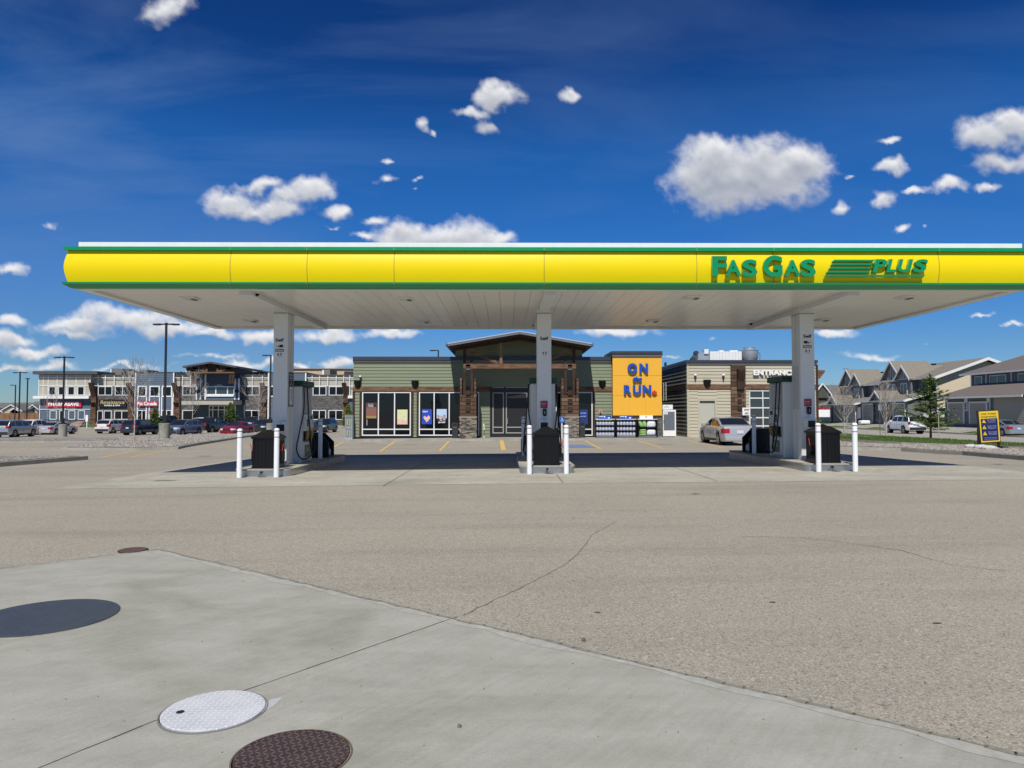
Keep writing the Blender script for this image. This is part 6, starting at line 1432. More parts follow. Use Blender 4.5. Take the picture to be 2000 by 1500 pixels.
def car(kind, pcol, loc, rz, label, cat, group=None, trim=None, rack=False, name=None):
    K = KIND[kind]; L_, W_, H_ = K['L'], K['W'], K['H']; m_ = pcol
    t = thing(name or {'sedan': 'parked_car', 'suv': 'parked_suv', 'boxy': 'parked_suv', 'van': 'parked_suv', 'pickup': 'pickup_truck'}[kind], label, cat, loc, rz, group)
    r, (ra, fa) = K['r'], K['ax']; R_ = r+.065
    st = set([round(i*.09, 3) for i in range(int(L_/.09)+1)]+[L_]+list(K['gh']))
    for a in (ra, fa): st |= {round(a+R_*cos(radians(q)), 3) for q in range(0, 181, 18)}
    for p in K['pil']: st |= {round(p-.035, 3), round(p+.035, 3)}
    st = sorted(s for s in st if 0 <= s <= L_); st = [s for i, s in enumerate(st) if i == 0 or s-st[i-1] > .012]
    rw0, rw1, ws1, ws0 = K['gh']
    rings = []
    for x in st:
        zt = smoothed(K['top'], x) if 0 < x < L_ else interp(K['top'], x)
        zb = K['zb']
        for a in (ra, fa):
            if abs(x-a) < R_: zb = max(zb, r+math.sqrt(R_*R_-(x-a)**2))
        e = min(x, L_-x); pw = 1-(.16 if x > L_/2 else .11)*max(0, 1-e/.55)**2.2
        w = W_/2*pw
        belt = min(K['belt'], zt-.03); g = max(0, min(1, (zt-K['belt'])/(H_-K['belt'])))
        if kind == 'pickup' and x < rw0: g = 0
        wr = w*(.93-.15*g)
        zl = max(zb+.03, .42 if zb < .42 else zb+.03); zl = min(zl, belt-.12); zb = min(zb, zl-.02)
        e_ = Vector((w*.965, 0, belt)); f_ = Vector((wr, 0, zt-.02-.045*g))
        e1 = e_.lerp(f_, .08); f1 = e_.lerp(f_, .9)
        rings.append(([(0, zb), (w*.93, zb), (w*.99, zl), (w, zl*.45+belt*.55), (e_.x, e_.z), (e1.x, e1.z), (f1.x, f1.z), (f_.x, f_.z), (wr-.07, zt-.006), (0, zt+.012)], g))
    parts = {}
    def add(nm, pts):
        parts.setdefault(nm, MB()).quad(*pts)
    half = L_/2
    for i in range(len(st)-1):
        (A, ga), (B, gb) = rings[i], rings[i+1]; xa, xb = st[i], st[i+1]; xm = (xa+xb)/2
        for k in range(9):
            nm = 'body'
            if k == 5 and min(ga, gb) > .12 and not any(abs(xm-p) < .036 for p in K['pil']) and rw0+.05 < xm < ws0-.1:
                nm = 'side_window'
            if k == 8 and rw0 < xm < rw1: nm = 'rear_window'
            if k == 8 and ws1 < xm < ws0: nm = 'windscreen'
            for s in (1, -1):
                n2 = nm
                if nm == 'side_window': n2 = nm+('L' if s < 0 else 'R')+str(sum(xm > p for p in K['pil']))
                add(n2, [(s*A[k][0], xa-half, A[k][1]), (s*B[k][0], xb-half, B[k][1]), (s*B[k+1][0], xb-half, B[k+1][1]), (s*A[k+1][0], xa-half, A[k+1][1])])
    for idx, x in ((0, st[0]), (-1, st[-1])):
        A = rings[idx][0]
        for s in (1, -1): parts['body'].quad(*[(s*p[0], x-half, p[1]) for p in A])
    body = None
    for nm, mb in parts.items():
        base = ''.join(c for c in nm if not c.isdigit()).replace('side_windowL', 'side_window').replace('side_windowR', 'side_window')
        o = None
        me_o = mb.build(base, m_ if nm == 'body' else A_CGL, t, world=False)
        bm = bmesh.new(); bm.from_mesh(me_o.data); bmesh.ops.remove_doubles(bm, verts=bm.verts, dist=.0008); bmesh.ops.recalc_face_normals(bm, faces=bm.faces); bm.to_mesh(me_o.data); bm.free()
        me_o.data.shade_smooth(); me_o.data.set_sharp_from_angle(angle=radians(38))
    # floor and wells
    MB().box(-W_/2*.8, W_/2*.8, -half+.35, half-.4, K['zb']+.02, K['zb']+.35).build('underbody', A_CAVE, t, world=False)
    mb = None
    for a in (ra, fa):
        for s in (-1, 1):
            MB().prism(lathe_poly(R_+.02, 20, a-half, r), lambda p, q, d: (d, p, q), s*(W_/2*.62), s*(W_/2*.64)).build('wheel_well', A_CAVE, t, world=False)
            xo = s*(W_/2-.02); xi = s*(W_/2-.24)
            wb = MB(); n = 26; prof = [(r-.03, xi), (r, xi+s*.03), (r, xo-s*.03), (r-.03, xo), (r*.68, xo-s*.004)]; n0 = 0
            for (rr, xx) in prof:
                for k in range(n): an = 2*pi*k/n; wb.v.append((xx, a-half+rr*cos(an), r+rr*sin(an)))
            for j in range(len(prof)-1):
                for k in range(n): p = j*n+k; q = j*n+(k+1) % n; wb.f.append((p, q, q+n, p+n))
            wh = wb.build('wheel', A_TYRE, t, world=False, smooth=40)
            rb = MB(); rb.prism(lathe_poly(r*.2, 12, a-half, r), lambda p, q, d: (d, p, q), xo-s*.05, xo-s*.012)
            for k in range(5):
                an = 2*pi*k/5+.3; rb.bar((xo-s*.03, a-half+.05*cos(an), r+.05*sin(an)), (xo-s*.022, a-half+r*.66*cos(an), r+r*.66*sin(an)), .025, .09 if kind != 'x' else .05, (0, cos(an+pi/2), sin(an+pi/2)))
            n0 = len(rb.v)
            for (rr, xx) in ((r*.69, xo-s*.003), (r*.63, xo-s*.01), (r*.63, xo-s*.08)):
                for k in range(n): an = 2*pi*k/n; rb.v.append((xx, a-half+rr*cos(an), r+rr*sin(an)))
            for j in range(2):
                for k in range(n): p = n0+j*n+k; q = n0+j*n+(k+1) % n; rb.f.append((p, q, q+n, p+n))
            rb.build('rim', A_RIM, wh, world=False)
            MB().prism(lathe_poly(r*.66, 18, a-half, r), lambda p, q, d: (d, p, q), xo-s*.085, xo-s*.08).build('brake_disc', A_CAVE, wh, world=False)
    def wat(x):
        e = min(x, L_-x); return W_/2*(1-(.16 if x > L_/2 else .11)*max(0, 1-e/.55)**2.2)
    tz0, tz1 = K['tail']; hz0, hz1 = K['head']
    for s in (-1, 1):
        w0 = wat(.02); w1 = wat(.32)
        if kind in ('pickup', 'boxy'): MB().prism([(s*(w0-.14), -half-.012), (s*(w0+.005), -half-.012), (s*(wat(.1)+.012), -half+.1), (s*(w0-.14), -half+.1)], lambda a, b, d: (a, b, d), tz0, tz1).build('tail_light', A_TAIL, t, world=False)
        else: MB().prism([(s*(w0-.26), -half-.012), (s*(w0-.01), -half-.01), (s*(wat(.12)+.012), -half+.1), (s*(w1+.012), -half+.32), (s*(w1-.1), -half+.3), (s*(w0-.26), -half+.05)], lambda a, b, d: (a, b, d), tz0, tz1).build('tail_light', A_TAIL, t, world=False)
        w0 = wat(L_-.02); w1 = wat(L_-.45)
        MB().prism([(s*(w0-.3), half-.02), (s*(w0-.02), half-.06), (s*(wat(L_-.2)+.01), half-.2), (s*(w1+.01), half-.45), (s*(w1-.1), half-.42), (s*(w0-.3), half-.15)], lambda a, b, d: (a, b, d), hz0, hz1).build('headlight', A_HEADL, t, world=False)
        MB().box(s*(W_/2*.95), s*(W_/2+.17), -half+ws0-.42, -half+ws0-.26, K['belt']-.02, K['belt']+.15).build('mirror', m_, t, world=False, bevel=.03)
        for yy in ((K['pil'][0]+K['pil'][1])/2-.2, K['pil'][1]+.25): MB().box(s*(W_/2-.01), s*(W_/2+.02), -half+yy, -half+yy+.17, K['belt']-.13, K['belt']-.10).build('door_handle', m_, t, world=False)
        mbl = MB()
        for p in K['pil'][:2] if kind != 'pickup' else (2.25, 3.0, 4.0): mbl.box(s*(W_/2-.004), s*(W_/2+.0015), -half+p-.006, -half+p+.006, max(K['zb']+.12, .45), K['belt']-.02)
        mbl.build('door_gap', A_CAVE, t, world=False)
        MB().box(s*(W_/2-.03), s*(W_/2+.004), -half+ra+R_+.03, -half+fa-R_-.03, K['zb']-.01, K['zb']+.1).build('sill', trim or A_TRIMK, t, world=False)
    w0 = wat(0)
    MB().box(-w0+.04, w0-.04, -half-.035, -half+.1, K['zb']+.02, K['zb']+(.22 if kind == 'sedan' else .3)).build('rear_bumper', trim or (A_TRIMK if kind != 'sedan' else m_), t, world=False, bevel=.03)
    MB().box(-w0+.06, w0-.06, half-.1, half+.03, K['zb']+.02, K['zb']+.28).build('front_bumper', m_ if kind == 'sedan' else (trim or A_TRIMK), t, world=False, bevel=.03)
    MB().box(-w0+.35, w0-.35, half-.02, half+.022, K['zb']+.3, hz1-.04).build('grille', A_TRIMK, t, world=False)
    MB().box(-.16, .16, -half-.03, -half-.015, tz0-.02 if kind != 'suv' else tz0-.1, tz0+.14 if kind != 'suv' else tz0+.05).build('licence_plate', A_PLATE, t, world=False)
    if kind == 'pickup':
        MB().box(-w0+.1, w0-.1, -half-.02, -half-.012, .78, 1.28).build('tailgate', mat('tailgate_grey', (.05, .052, .056), .4, .4), t, world=False)
        MB().box(-w0-.0, w0+.0, -half-.12, -half-.02, .5, .68).build('step_bumper', A_DKG, t, world=False, bevel=.02)
    if rack:
        for s in (-1, 1): MB().tube([(s*W_*.36, -half+rw1+.15, H_+.01), (s*W_*.365, -half+rw1+.25, H_+.06), (s*W_*.36, -half+ws1-.3, H_+.05), (s*W_*.35, -half+ws1-.15, H_)], .02, 6).build('roof_rail', A_STEEL, t, world=False)
    return t
def park(kind, px, Y, rz, col, label, cat, **kw):
    x = FX(px, Y, 830); g = kw.pop('group', None)
    return car(kind, col, (x, Y, GH(x, Y)+kw.pop('dz', .01)), radians(rz), label, cat, g, **kw)
SIL = paint('silver', (.42, .43, .45), .3, .6); GRYS = paint('silver_grey', (.46, .46, .48), .3, .35); WHT_ = paint('white', (.72, .73, .74), .3, 0); BLK = paint('black', (.012, .014, .018), .22, .3)
DTEAL = paint('dark_blue', (.02, .035, .06), .25, .3); BGREY = paint('blue_grey', (.16, .20, .27), .28, .5); REDP = paint('red', (.32, .012, .03), .28, .3); LSIL = paint('light_silver', (.50, .52, .56), .3, .4); CRW = paint('cream_white', (.66, .64, .62), .3, .1)
x = 11.66
car('sedan', GRYS, (x, 38.2, GH(x, 38.2)+.01), radians(1.2), 'silver sedan parked nose-in by the tan car wash wall', 'car')
LOTG = 'vehicles in the plaza car park'
park('van', 30, 71.2, 3, SIL, 'silver people carrier at the left edge, tail towards us', 'car', group=LOTG, rack=False)
park('suv', 70, 81, 4, WHT_, 'white SUV half hidden behind the silver people carrier', 'car', group=LOTG)
park('suv', 12, 82, 4, BLK, 'black vehicle roof showing above the silver people carrier', 'car', group=LOTG)
park('sedan', 114, 82, -6, LSIL, 'light silver sedan behind the concrete lamp base', 'car', group=LOTG)
park('suv', 221, 87, -2, CRW, 'creamy white SUV parked tail out in front of the nail bar', 'car', group=LOTG)
park('suv', 276, 79.5, -8, DTEAL, 'dark blue SUV beside the creamy white one, tail out', 'car', group=LOTG)
park('suv', 357, 75, 171, BGREY, 'blue-grey crossover facing us right of the nearest lamp base', 'car', group=LOTG)
park('pickup', 415, 85, -9, BLK, 'black pickup truck with grey tailgate towards us', 'pickup truck', group=LOTG)
park('sedan', 464, 79, 171, REDP, 'red sedan facing us in front of the plaza entrance', 'car', group=LOTG)
park('boxy', 493, 96, 172, DTEAL, 'dark blue-green SUV behind the red sedan', 'car', group=LOTG)
park('suv', 519, 86, 173, BLK, 'black SUV half hidden by the left bin, right of the red sedan', 'car', group=LOTG)
park('suv', 634, 88, 173, BLK, 'black SUV with headlights facing us right of the left pump', 'car', group=LOTG, rack=True)
park('boxy', 669, 118, 172, DTEAL, 'dark blue and white-nosed SUV far behind the black one', 'car', group=LOTG)
park('pickup', 328, 98, 80, BLK, 'dark pickup seen side-on behind the nearest lamp base', 'pickup truck', group=LOTG)
park('suv', 384, 97, 100, BLK, 'dark SUV behind the black pickup near the timber pylon', 'car', group=LOTG)
park('boxy', 1766, 71.5, 0, WHT_, 'large white SUV parked on the street, tail towards us', 'car')
park('suv', 1834, 86, 90, WHT_, 'white crossover on a driveway behind the spruce', 'car', dz=.18)
park('sedan', 1955, 64.2, 0, SIL, 'silver sedan parked on the street behind the warning sign', 'car')

# ================================================================== HOUSES ON THE RIGHT (fronts face the street, west)
def gable_x(t, x0, x1, ys, zs, m, name='gable'):      # triangular wall facing -x with ridge running east
    return MB().yz([(ys[0], zs[0]), (ys[1], zs[1]), (ys[2], zs[0])], x0, x1).build(name, m, t)
def xwin(t, x, y0, y1, z0, z1, mull=(), label=None, pane=None):
    f = MB().box(x-.06, x+.05, y0, y1, z0, z0+.09).box(x-.06, x+.05, y0, y1, z1-.09, z1).box(x-.06, x+.05, y0, y0+.09, z0+.09, z1-.09).box(x-.06, x+.05, y1-.09, y1, z0+.09, z1-.09)
    for q in mull: f.box(x-.055, x+.05, q-.04, q+.04, z0+.09, z1-.09)
    w = f.build('window', A_TRIMW, t); MB().box(x-.02, x+.02, y0+.05, y1-.05, z0+.05, z1-.05).build('pane', pane or A_GLASS2, w); return w
def roof_x(t, x0, x1, y0, ym, y1, ze, zr, m, th=.16, name='roof'):       # ridge along x
    for (a, b) in ((y0, ym), (y1, ym)):
        MB().yz([(a, ze), (b, zr), (b, zr-th), (a, ze-th)], x0, x1).build(name, m, t)
        MB().yz([(a, ze+.01), (b, zr+.01), (b, zr-th-.1), (a, ze-th-.1)], x0-.06, x0-.005).build('barge_board', A_TRIMW, t)
def roof_y(t, y0, y1, x0, xm, x1, ze, zr, m, th=.16, ends=True):          # ridge along y
    for (a, b) in ((x0, xm), (x1, xm)):
        MB().xz([(a, ze), (b, zr), (b, zr-th), (a, ze-th)], y0, y1).build('roof', m, t)
        if ends: MB().xz([(a, ze+.02), (b, zr+.02), (b, zr-th-.16), (a, ze-th-.16)], y0-.07, y0-.005).build('barge_board', A_TRIMW, t)
    MB().box(x0-.12, x0, y0, y1, ze-.2, ze-.02).build('gutter', A_TRIMW, t)
def hipped(t, x0, x1, y0, y1, ze, zr, ins, m):
    mb = MB(); mb.v += [(x0, y0, ze), (x1, y0, ze), (x1, y1, ze), (x0, y1, ze), ((x0+x1)/2, y0+ins, zr), ((x0+x1)/2, y1-ins, zr), (x0, y0, ze-.02), (x1, y0, ze-.02), (x1, y1, ze-.02), (x0, y1, ze-.02)]
    mb.f += [(0, 1, 4), (1, 2, 5, 4), (2, 3, 5), (3, 0, 4, 5), (6, 9, 8, 7), (0, 6, 7, 1), (1, 7, 8, 2), (2, 8, 9, 3), (3, 9, 6, 0)]; mb.build('roof', m, t)
    MB().box(x0-.1, x0-.0, y0-.1, y1+.1, ze-.22, ze-.03).build('gutter', A_TRIMW, t); MB().box(x0, x1, y0-.1, y0-.0, ze-.22, ze-.03).build('gutter', A_TRIMW, t)
def garage(t, x, y0, y1, z0, z1):
    g = MB()
    for k in range(4): g.box(x-.02, x+.03, y0, y1, z0+(z1-z0)*k/4+.01, z0+(z1-z0)*(k+1)/4-.01)
    o = g.build('garage_door', A_GAR, t)
    MB().box(x-.07, x+.03, y0-.14, y0-.002, z0, z1+.16).box(x-.07, x+.03, y1+.002, y1+.14, z0, z1+.16).box(x-.07, x+.03, y0-.001, y1+.001, z1+.002, z1+.16).build('door_casing', A_TRIMW, o)
def duplex(y0, lab, zg, big=True, X0=51.2):
    """two-storey house: front x = X0, south gable end at y0, depth 13 m eastwards, 12 m long"""
    D_, L_ = 12.2, 12.5; y1 = y0+L_; ze = zg+5.45; zr = zg+7.75; xm = X0+D_/2
    t = thing('two_storey_house', lab, 'house', (X0+6, y0+6, zg))
    MB().box(X0+.3, X0+D_-.3, y0+.2, y1, zg-.6, ze-.1).build('wall', A_HGREY, t)
    MB().box(X0+.3, X0+D_-.3, y0, y0+.19, zg-.6, ze-.12).build('side_wall', A_HTAN, t)
    MB().xz([(X0+.3, ze-.12), (X0+D_-.3, ze-.12), (xm, zr-.3)], y0+.0, y0+.19).build('side_gable', A_HTAN, t)
    MB().xz([(X0+.1, ze-.3), (X0+D_-.1, ze-.3), (X0+D_-.1, ze-.12), (xm, zr-.2), (X0+.1, ze-.12)], y0-.65, y0-.55).build('eave_return', A_HGREY, t) if 0 else None
    roof_y(t, y0-.75, y1+.3, X0-.35, xm, X0+D_+.35, ze, zr, A_SHING)
    for s, xs in ((-1, X0+.34), (1, X0+D_-.34)): MB().box(xs-.09, xs+.09, y0-.06, y0-.002, zg-.5, ze-.1).build('corner_board', A_TRIMW, t)
    w = window(t, (X0+5.3, X0+7.1, ze-1.3, ze-.45), [], [], y0-.03, fw=.12, gm=A_GLASS2); window(t, (X0+8.6, X0+8.9, ze+.55, ze+.65), [], [], y0-.01, fw=.03)
    # upper storey bays with paired gables
    for (a, b, c, pz, xo) in ((y0+3.6, y0+5.4, y0+7.2, 1.75, -.6), (y0+6.2, y0+8.9, y0+11.6, 2.55, -.15)):
        MB().box(X0+xo, X0+.35, a+.3, c-.3, zg+2.9, ze-.05).build('bay_wall', A_HGREY, t)
        MB().yz([(a+.3, ze-.05), (c-.3, ze-.05), (b, ze+pz-.25)], X0+xo+.02, X0+.4).build('bay_gable', A_HGREY, t)
        roof_x(t, X0+xo-.35, X0+4.5, a, b, c, ze, ze+pz, A_SHING)
        mb = MB()
        for q in range(-2, 3):
            yy = b+q*.42; hh = (ze+pz-.25)-(abs(q)*.42)*(pz-.2)/(c-.3-b)
            if hh > ze+.12: mb.box(X0+xo-.03, X0+xo+.015, yy-.035, yy+.035, ze+.02, hh-.06)
        mb.box(X0+xo-.035, X0+xo+.012, a+.3, c-.3, ze-.05, ze+.03); mb.build('gable_batten', A_TRIMW, t)
        xwin(t, X0+xo, b-.75, b+.75, zg+3.3, zg+4.9, (b,))
    xwin(t, X0+.28, y0+1.0, y0+2.0, zg+3.6, zg+4.8); MB().box(X0+.2, X0+.28, y0+2.3, y0+3.3, zg+2.9, zg+3.9).build('panel', A_HTAN, t)
    # garage block with its own lower roof
    GX = X0-3.2
    MB().box(GX+.2, X0+.25, y0+.4, y1-.6, zg-.6, zg+2.65).build('garage_wall', A_HGREY, t)
    MB().xz([(GX-.35, zg+2.7), (X0+.2, zg+3.75), (X0+.2, zg+3.6), (GX-.35, zg+2.55)], y0+.1, y1-.3).build('garage_roof', A_SHING, t)
    MB().xz([(GX-.36, zg+2.72), (X0+.2, zg+3.78), (X0+.2, zg+3.5), (GX-.36, zg+2.45)], y0+.0, y0+.09).build('barge_board', A_TRIMW, t)
    MB().box(GX-.45, GX-.36, y0+.1, y1-.3, zg+2.5, zg+2.7).build('gutter', A_TRIMW, t)
    roof_x(t, GX-.6, X0-.8, y0+5.0, y0+6.6, y0+8.2, zg+2.75, zg+4.0, A_SHING)
    MB().yz([(y0+5.3, zg+2.7), (y0+7.9, zg+2.7), (y0+6.6, zg+3.75)], GX-.2, GX+.3).build('porch_gable', A_HGREY, t)
    mb = MB()
    for q in (-2, -1, 0, 1, 2): mb.box(GX-.24, GX-.205, y0+6.6+q*.35-.03, y0+6.6+q*.35+.03, zg+2.75, zg+3.6-abs(q)*.27)
    mb.build('gable_batten', A_TRIMW, t)
    garage(t, GX+.18, y0+1.0, y0+3.5, zg, zg+2.2); garage(t, GX+.18, y0+8.6, y0+11.1, zg, zg+2.2)
    MB().box(GX+.02, GX+.5, y0+4.0, y0+4.5, zg-.4, zg+2.2).box(GX+.02, GX+.5, y0+8.0, y0+8.35, zg-.4, zg+2.2).build('stone_pillar', A_STONE, t)
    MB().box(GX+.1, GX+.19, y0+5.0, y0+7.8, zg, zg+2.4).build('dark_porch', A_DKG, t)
    MB().lathe(X0+3.6, y0+6, [(.25, zr-1.0), (.25, zr-.4), (.32, zr-.4), (.32, zr-.3)], 10).build('roof_vent', A_BLKMET, t)
    return t
duplex(85.5, 'large house with tan lap-sided gable end and paired front gables', .42)
duplex(99.5, 'grey house with paired gables left of the tan-sided one', .15, X0=52.0)
# nearest house: hipped roofs, twin garages
def near_house():
    zg = .42; X0 = 51.0; y0, y1 = 65.5, 79.0
    t = thing('two_storey_house', 'nearest grey house with hipped brown roofs and two garage doors at the right edge', 'house', (X0+6, y0+6, zg))
    MB().box(X0, X0+11, y0, y1-.6, zg-.6, zg+5.4).build('wall', A_HGREY, t)
    hipped(t, X0-.7, X0+11.7, y0-.7, y1+.1, zg+5.45, zg+7.9, 4.6, mat('roof_shingle_brown', (.12, .10, .09), .95, col2=(.20, .17, .15), scale=5, stretch=(1, 1, 3), det=9))
    for a, b, m_ in ((y1-2.6, y1-1.4, ()), (y1-6.3, y1-3.8, (y1-5.0,)), (y1-10, y1-8, ())): xwin(t, X0-.03, a, b, zg+3.6, zg+5.1, m_)
    mb = MB().box(X0-.05, X0-.001, y0, y1-.7, zg+3.25, zg+3.42)
    for yy in (y1-.8, y1-3.2, y1-7.0): mb.box(X0-.055, X0-.003, yy-.07, yy+.07, zg+3.43, zg+5.4)
    mb.build('trim_board', A_TRIMW, t)
    GX = X0-3.0
    MB().box(GX, X0-.01, y0+.4, y1-.9, zg-.6, zg+2.75).build('garage_wall', A_HGREY, t)
    mb = MB(); n = 0; a0, a1, b0, b1 = GX-.9, X0-.02, y0-.3, y1-.1; ze, zr = zg+2.85, zg+4.3
    mb.v += [(a0, b0, ze), (a1, b0, ze), (a1, b1, ze), (a0, b1, ze), (a1, b0+2.2, zr), (a1, b1-2.2, zr)]; mb.f += [(0, 3, 5, 4), (0, 4, 1), (3, 2, 5), (0, 1, 2, 3), (1, 4, 5, 2)]
    mb.build('garage_roof', MATS['roof_shingle_brown'], t)
    MB().box(a0-.1, a0, b0-.1, b1+.1, ze-.2, ze-.01).build('gutter', A_TRIMW, t)
    for (a, b) in ((y1-4.0, y1-1.5), (y1-7.6, y1-5.1)): garage(t, GX-.04, a, b, zg, zg+2.15)
    for yy in (y1-1.2, y1-4.5, y1-8.0):
        MB().box(GX-.12, GX-.002, yy-.22, yy+.22, zg+1.35, zg+2.75).build('post_casing', A_TRIMW, t); MB().box(GX-.14, GX-.122, yy-.12, yy+.12, zg+1.45, zg+2.2).build('post_panel', A_HGREY, t)
    MB().box(GX-.35, GX-.0, y1-8.6, y1-7.9, zg-.3, zg+1.34).box(GX-.2, GX, y1-1.4, y1-.95, zg-.3, zg+1.34).build('stone_pillar', A_STONE, t)
    siding_x(MB(), y0+.4, y1-8.7, zg, zg+2.7, GX-.02, -1).build('tan_siding', A_HBEI, t)
near_house()
simple = simple_house
t = thing('dark_roof_house', 'house with a dark grey roof far behind the car wash', 'house', (FX(1625, 130), 130, -.4))
xa, xb = FX(1590, 130), FX(1672, 130); zb, ze, zr = -.4, FZ(775, 130, 1600), FZ(750.5, 130, 1600)
MB().box(xa, xb, 130, 140, zb, ze).build('wall', mat('olive_dark', (.07, .075, .06), .8), t)
MB().xz([(xa-1, ze-.2), (FX(1609, 130), zr), (FX(1630, 130), ze-.2)], 129.6, 138).build('front_gable', MATS['olive_dark'], t)
MB().yz([(129.8, ze), (134, zr), (141, zr-.3)], FX(1609, 130), xb).build('roof', A_SHING2, t)
MB().bar((FX(1609, 129), 129.4, zr+.1), (FX(1631, 129), 129.4, ze-.2), .2, .3, (0, 1, 0)).bar((FX(1609, 129), 129.4, zr+.1), (FX(1590, 129), 129.4, ze+.1), .2, .3, (0, 1, 0)).build('barge_board', A_TRIMW, t)
MB().box(xa, FX(1625, 129), 129.3, 129.9, FZ(797, 129, 1600), FZ(789, 129, 1600)).build('brick_band', mat('brick_red', (.25, .06, .04), .8), t)
t = thing('utility_trailer', 'white box trailer parked beyond the birch tree', 'trailer', (FX(1609, 92), 92, -.4))
MB().box(FX(1590, 92), FX(1621, 92), 92, 94, FZ(815, 92, 1600), FZ(799, 92, 1600)).build('trailer_box', A_WHT, t, bevel=.05)
MB().box(FX(1590, 92), FX(1621, 92), 91.96, 91.995, FZ(799.5, 92, 1600), FZ(798, 92, 1600)).build('red_stripe', A_RED, t)
for px in (1600, 1606): MB().prism(lathe_poly(.33, 14, FX(px, 92), -.2), lambda a, b, d: (a, d, b), 91.9, 92.1).build('wheel', A_TYRE, t)

# ================================================================== TREES
def branch_tree(name, label, cat, x, y, h, r0, spread, m, levels=4, seed=1, first=.3, group=None, twig=None, tw_n=0, lean=.0, dens=9):
    rn = random.Random(seed); z = GH(x, y)+.1; t = thing(name, label, cat, (x, y, z), group=group)
    tr = MB(); cr = MB(); tips = []
    def grow(mb, p, d, ln, r, lv):
        pts = [p]; rs = [r]; q = Vector(p); dd = Vector(d)
        for k in range(4):
            dd = (dd+Vector((rn.uniform(-.16, .16), rn.uniform(-.16, .16), rn.uniform(-.02, .13)))).normalized(); q = q+dd*ln/4; pts.append(q.copy()); rs.append(max(r*(1-.2*(k+1)), .0065))
        mb.tube(pts, rs, 5 if lv < 2 else 4 if lv < 3 else 3, cap=False)
        if lv >= levels: tips.append(q.copy()); return
        n = 3 if lv > 1 else 4
        for k in range(n):
            i = rn.choice((1, 2, 3, 4)) if lv > 1 else rn.choice((2, 3, 4)); a = rn.uniform(0, 2*pi); tl = rn.uniform(.45, .85)*spread
            nd = (dd+Vector((cos(a)*tl, sin(a)*tl, .15))).normalized(); grow(cr, pts[i], nd, ln*rn.uniform(.5, .72), rs[i]*.62, lv+1)
        tips.append(q.copy())
    p = Vector((x, y, z-.1)); pts = [p]; rs = [r0]; n = 10; q = p.copy()
    for k in range(n): q = q+Vector((rn.uniform(-.03, .03)+lean, rn.uniform(-.03, .03), 1))*h*.86/n; pts.append(q.copy()); rs.append(r0*(1-.085*(k+1)))
    tr.tube(pts, rs, 8)
    for k in range(dens*3):
        f = first+(1-first)*k/(dens*3); i = min(int(f*n), n-1); pp = pts[i].lerp(pts[i+1], f*n-i); a = k*2.4+rn.uniform(-.4, .4)
        ln = h*(.36*(1-f)+.13)*rn.uniform(.75, 1.1); grow(cr, pp, Vector((cos(a)*spread, sin(a)*spread, .95)).normalized(), ln, rs[i]*.42, 2)
    tr.build('trunk', m, t, smooth=60); cr.build('crown', m, t)
    if twig:
        lf = MB()
        for q in tips:
            for _ in range(tw_n):
                c = q+Vector((rn.gauss(0, .09), rn.gauss(0, .09), rn.gauss(0, .09))); s_ = rn.uniform(.02, .045); u = Vector((rn.gauss(0, 1), rn.gauss(0, 1), rn.gauss(0, 1))).normalized(); v = u.cross(Vector((.3, .5, .8))).normalized()
                lf.quad(c-u*s_, c+v*s_*.6, c+u*s_, c-v*s_*.6)
        lf.build('leaves', twig, t)
    return t
def at(px, py): return G(px, py)
gx, gy = at(262, 868); branch_tree('bare_tree', 'bare young tree on the gravel bed left of the nearest lamp', 'tree', gx, gy, 5.3, .05, .75, A_BARK, seed=3, first=.32, lean=.012, dens=8, group='bare young trees in the gravel')
gx, gy = at(376, 850); branch_tree('bare_tree', 'bare young tree on the gravel in front of the blue-grey crossover', 'tree', gx, gy, 7.0, .06, .7, A_BARK, seed=8, first=.35, dens=9, group='bare young trees in the gravel')
gx, gy = at(505, 843); branch_tree('bare_tree', 'bare young tree just left of the left canopy column', 'tree', gx, gy, 7.3, .07, .7, A_BARK, seed=12, first=.3, dens=9, group='bare young trees in the gravel')
gx, gy = FX(93, 108), 108; branch_tree('sapling', 'thin bare sapling at the left of the chemist front', 'tree', gx, gy, 6, .05, .35, A_BARK, levels=3, seed=5, dens=5)
gx, gy = FX(110, 108), 108; branch_tree('sapling', 'thin bare sapling before the chemist doorway', 'tree', gx, gy, 6, .05, .35, A_BARK, levels=3, seed=6, dens=5)
gx, gy = at(1650, 851.5); branch_tree('birch_tree', 'small birch with rusty buds right of the right canopy column', 'tree', gx, gy, 4.4, .075, .95, A_BARK, seed=21, first=.25, twig=A_LEAFR, tw_n=3, dens=9)
gx, gy = at(1731, 853.5); branch_tree('birch_tree', 'nearly bare birch in front of the large white SUV', 'tree', gx, gy, 4.8, .085, .55, A_BARK, seed=23, first=.2, twig=A_LEAFR, tw_n=1, dens=10)
branch_tree('shrub_tree', 'rusty bare shrub beside the tan house wall behind the spruce', 'tree', 46.8, 80.5, 3.2, .05, .8, A_BARKD, levels=3, seed=33, first=.15, twig=A_LEAFR, tw_n=2, dens=6)

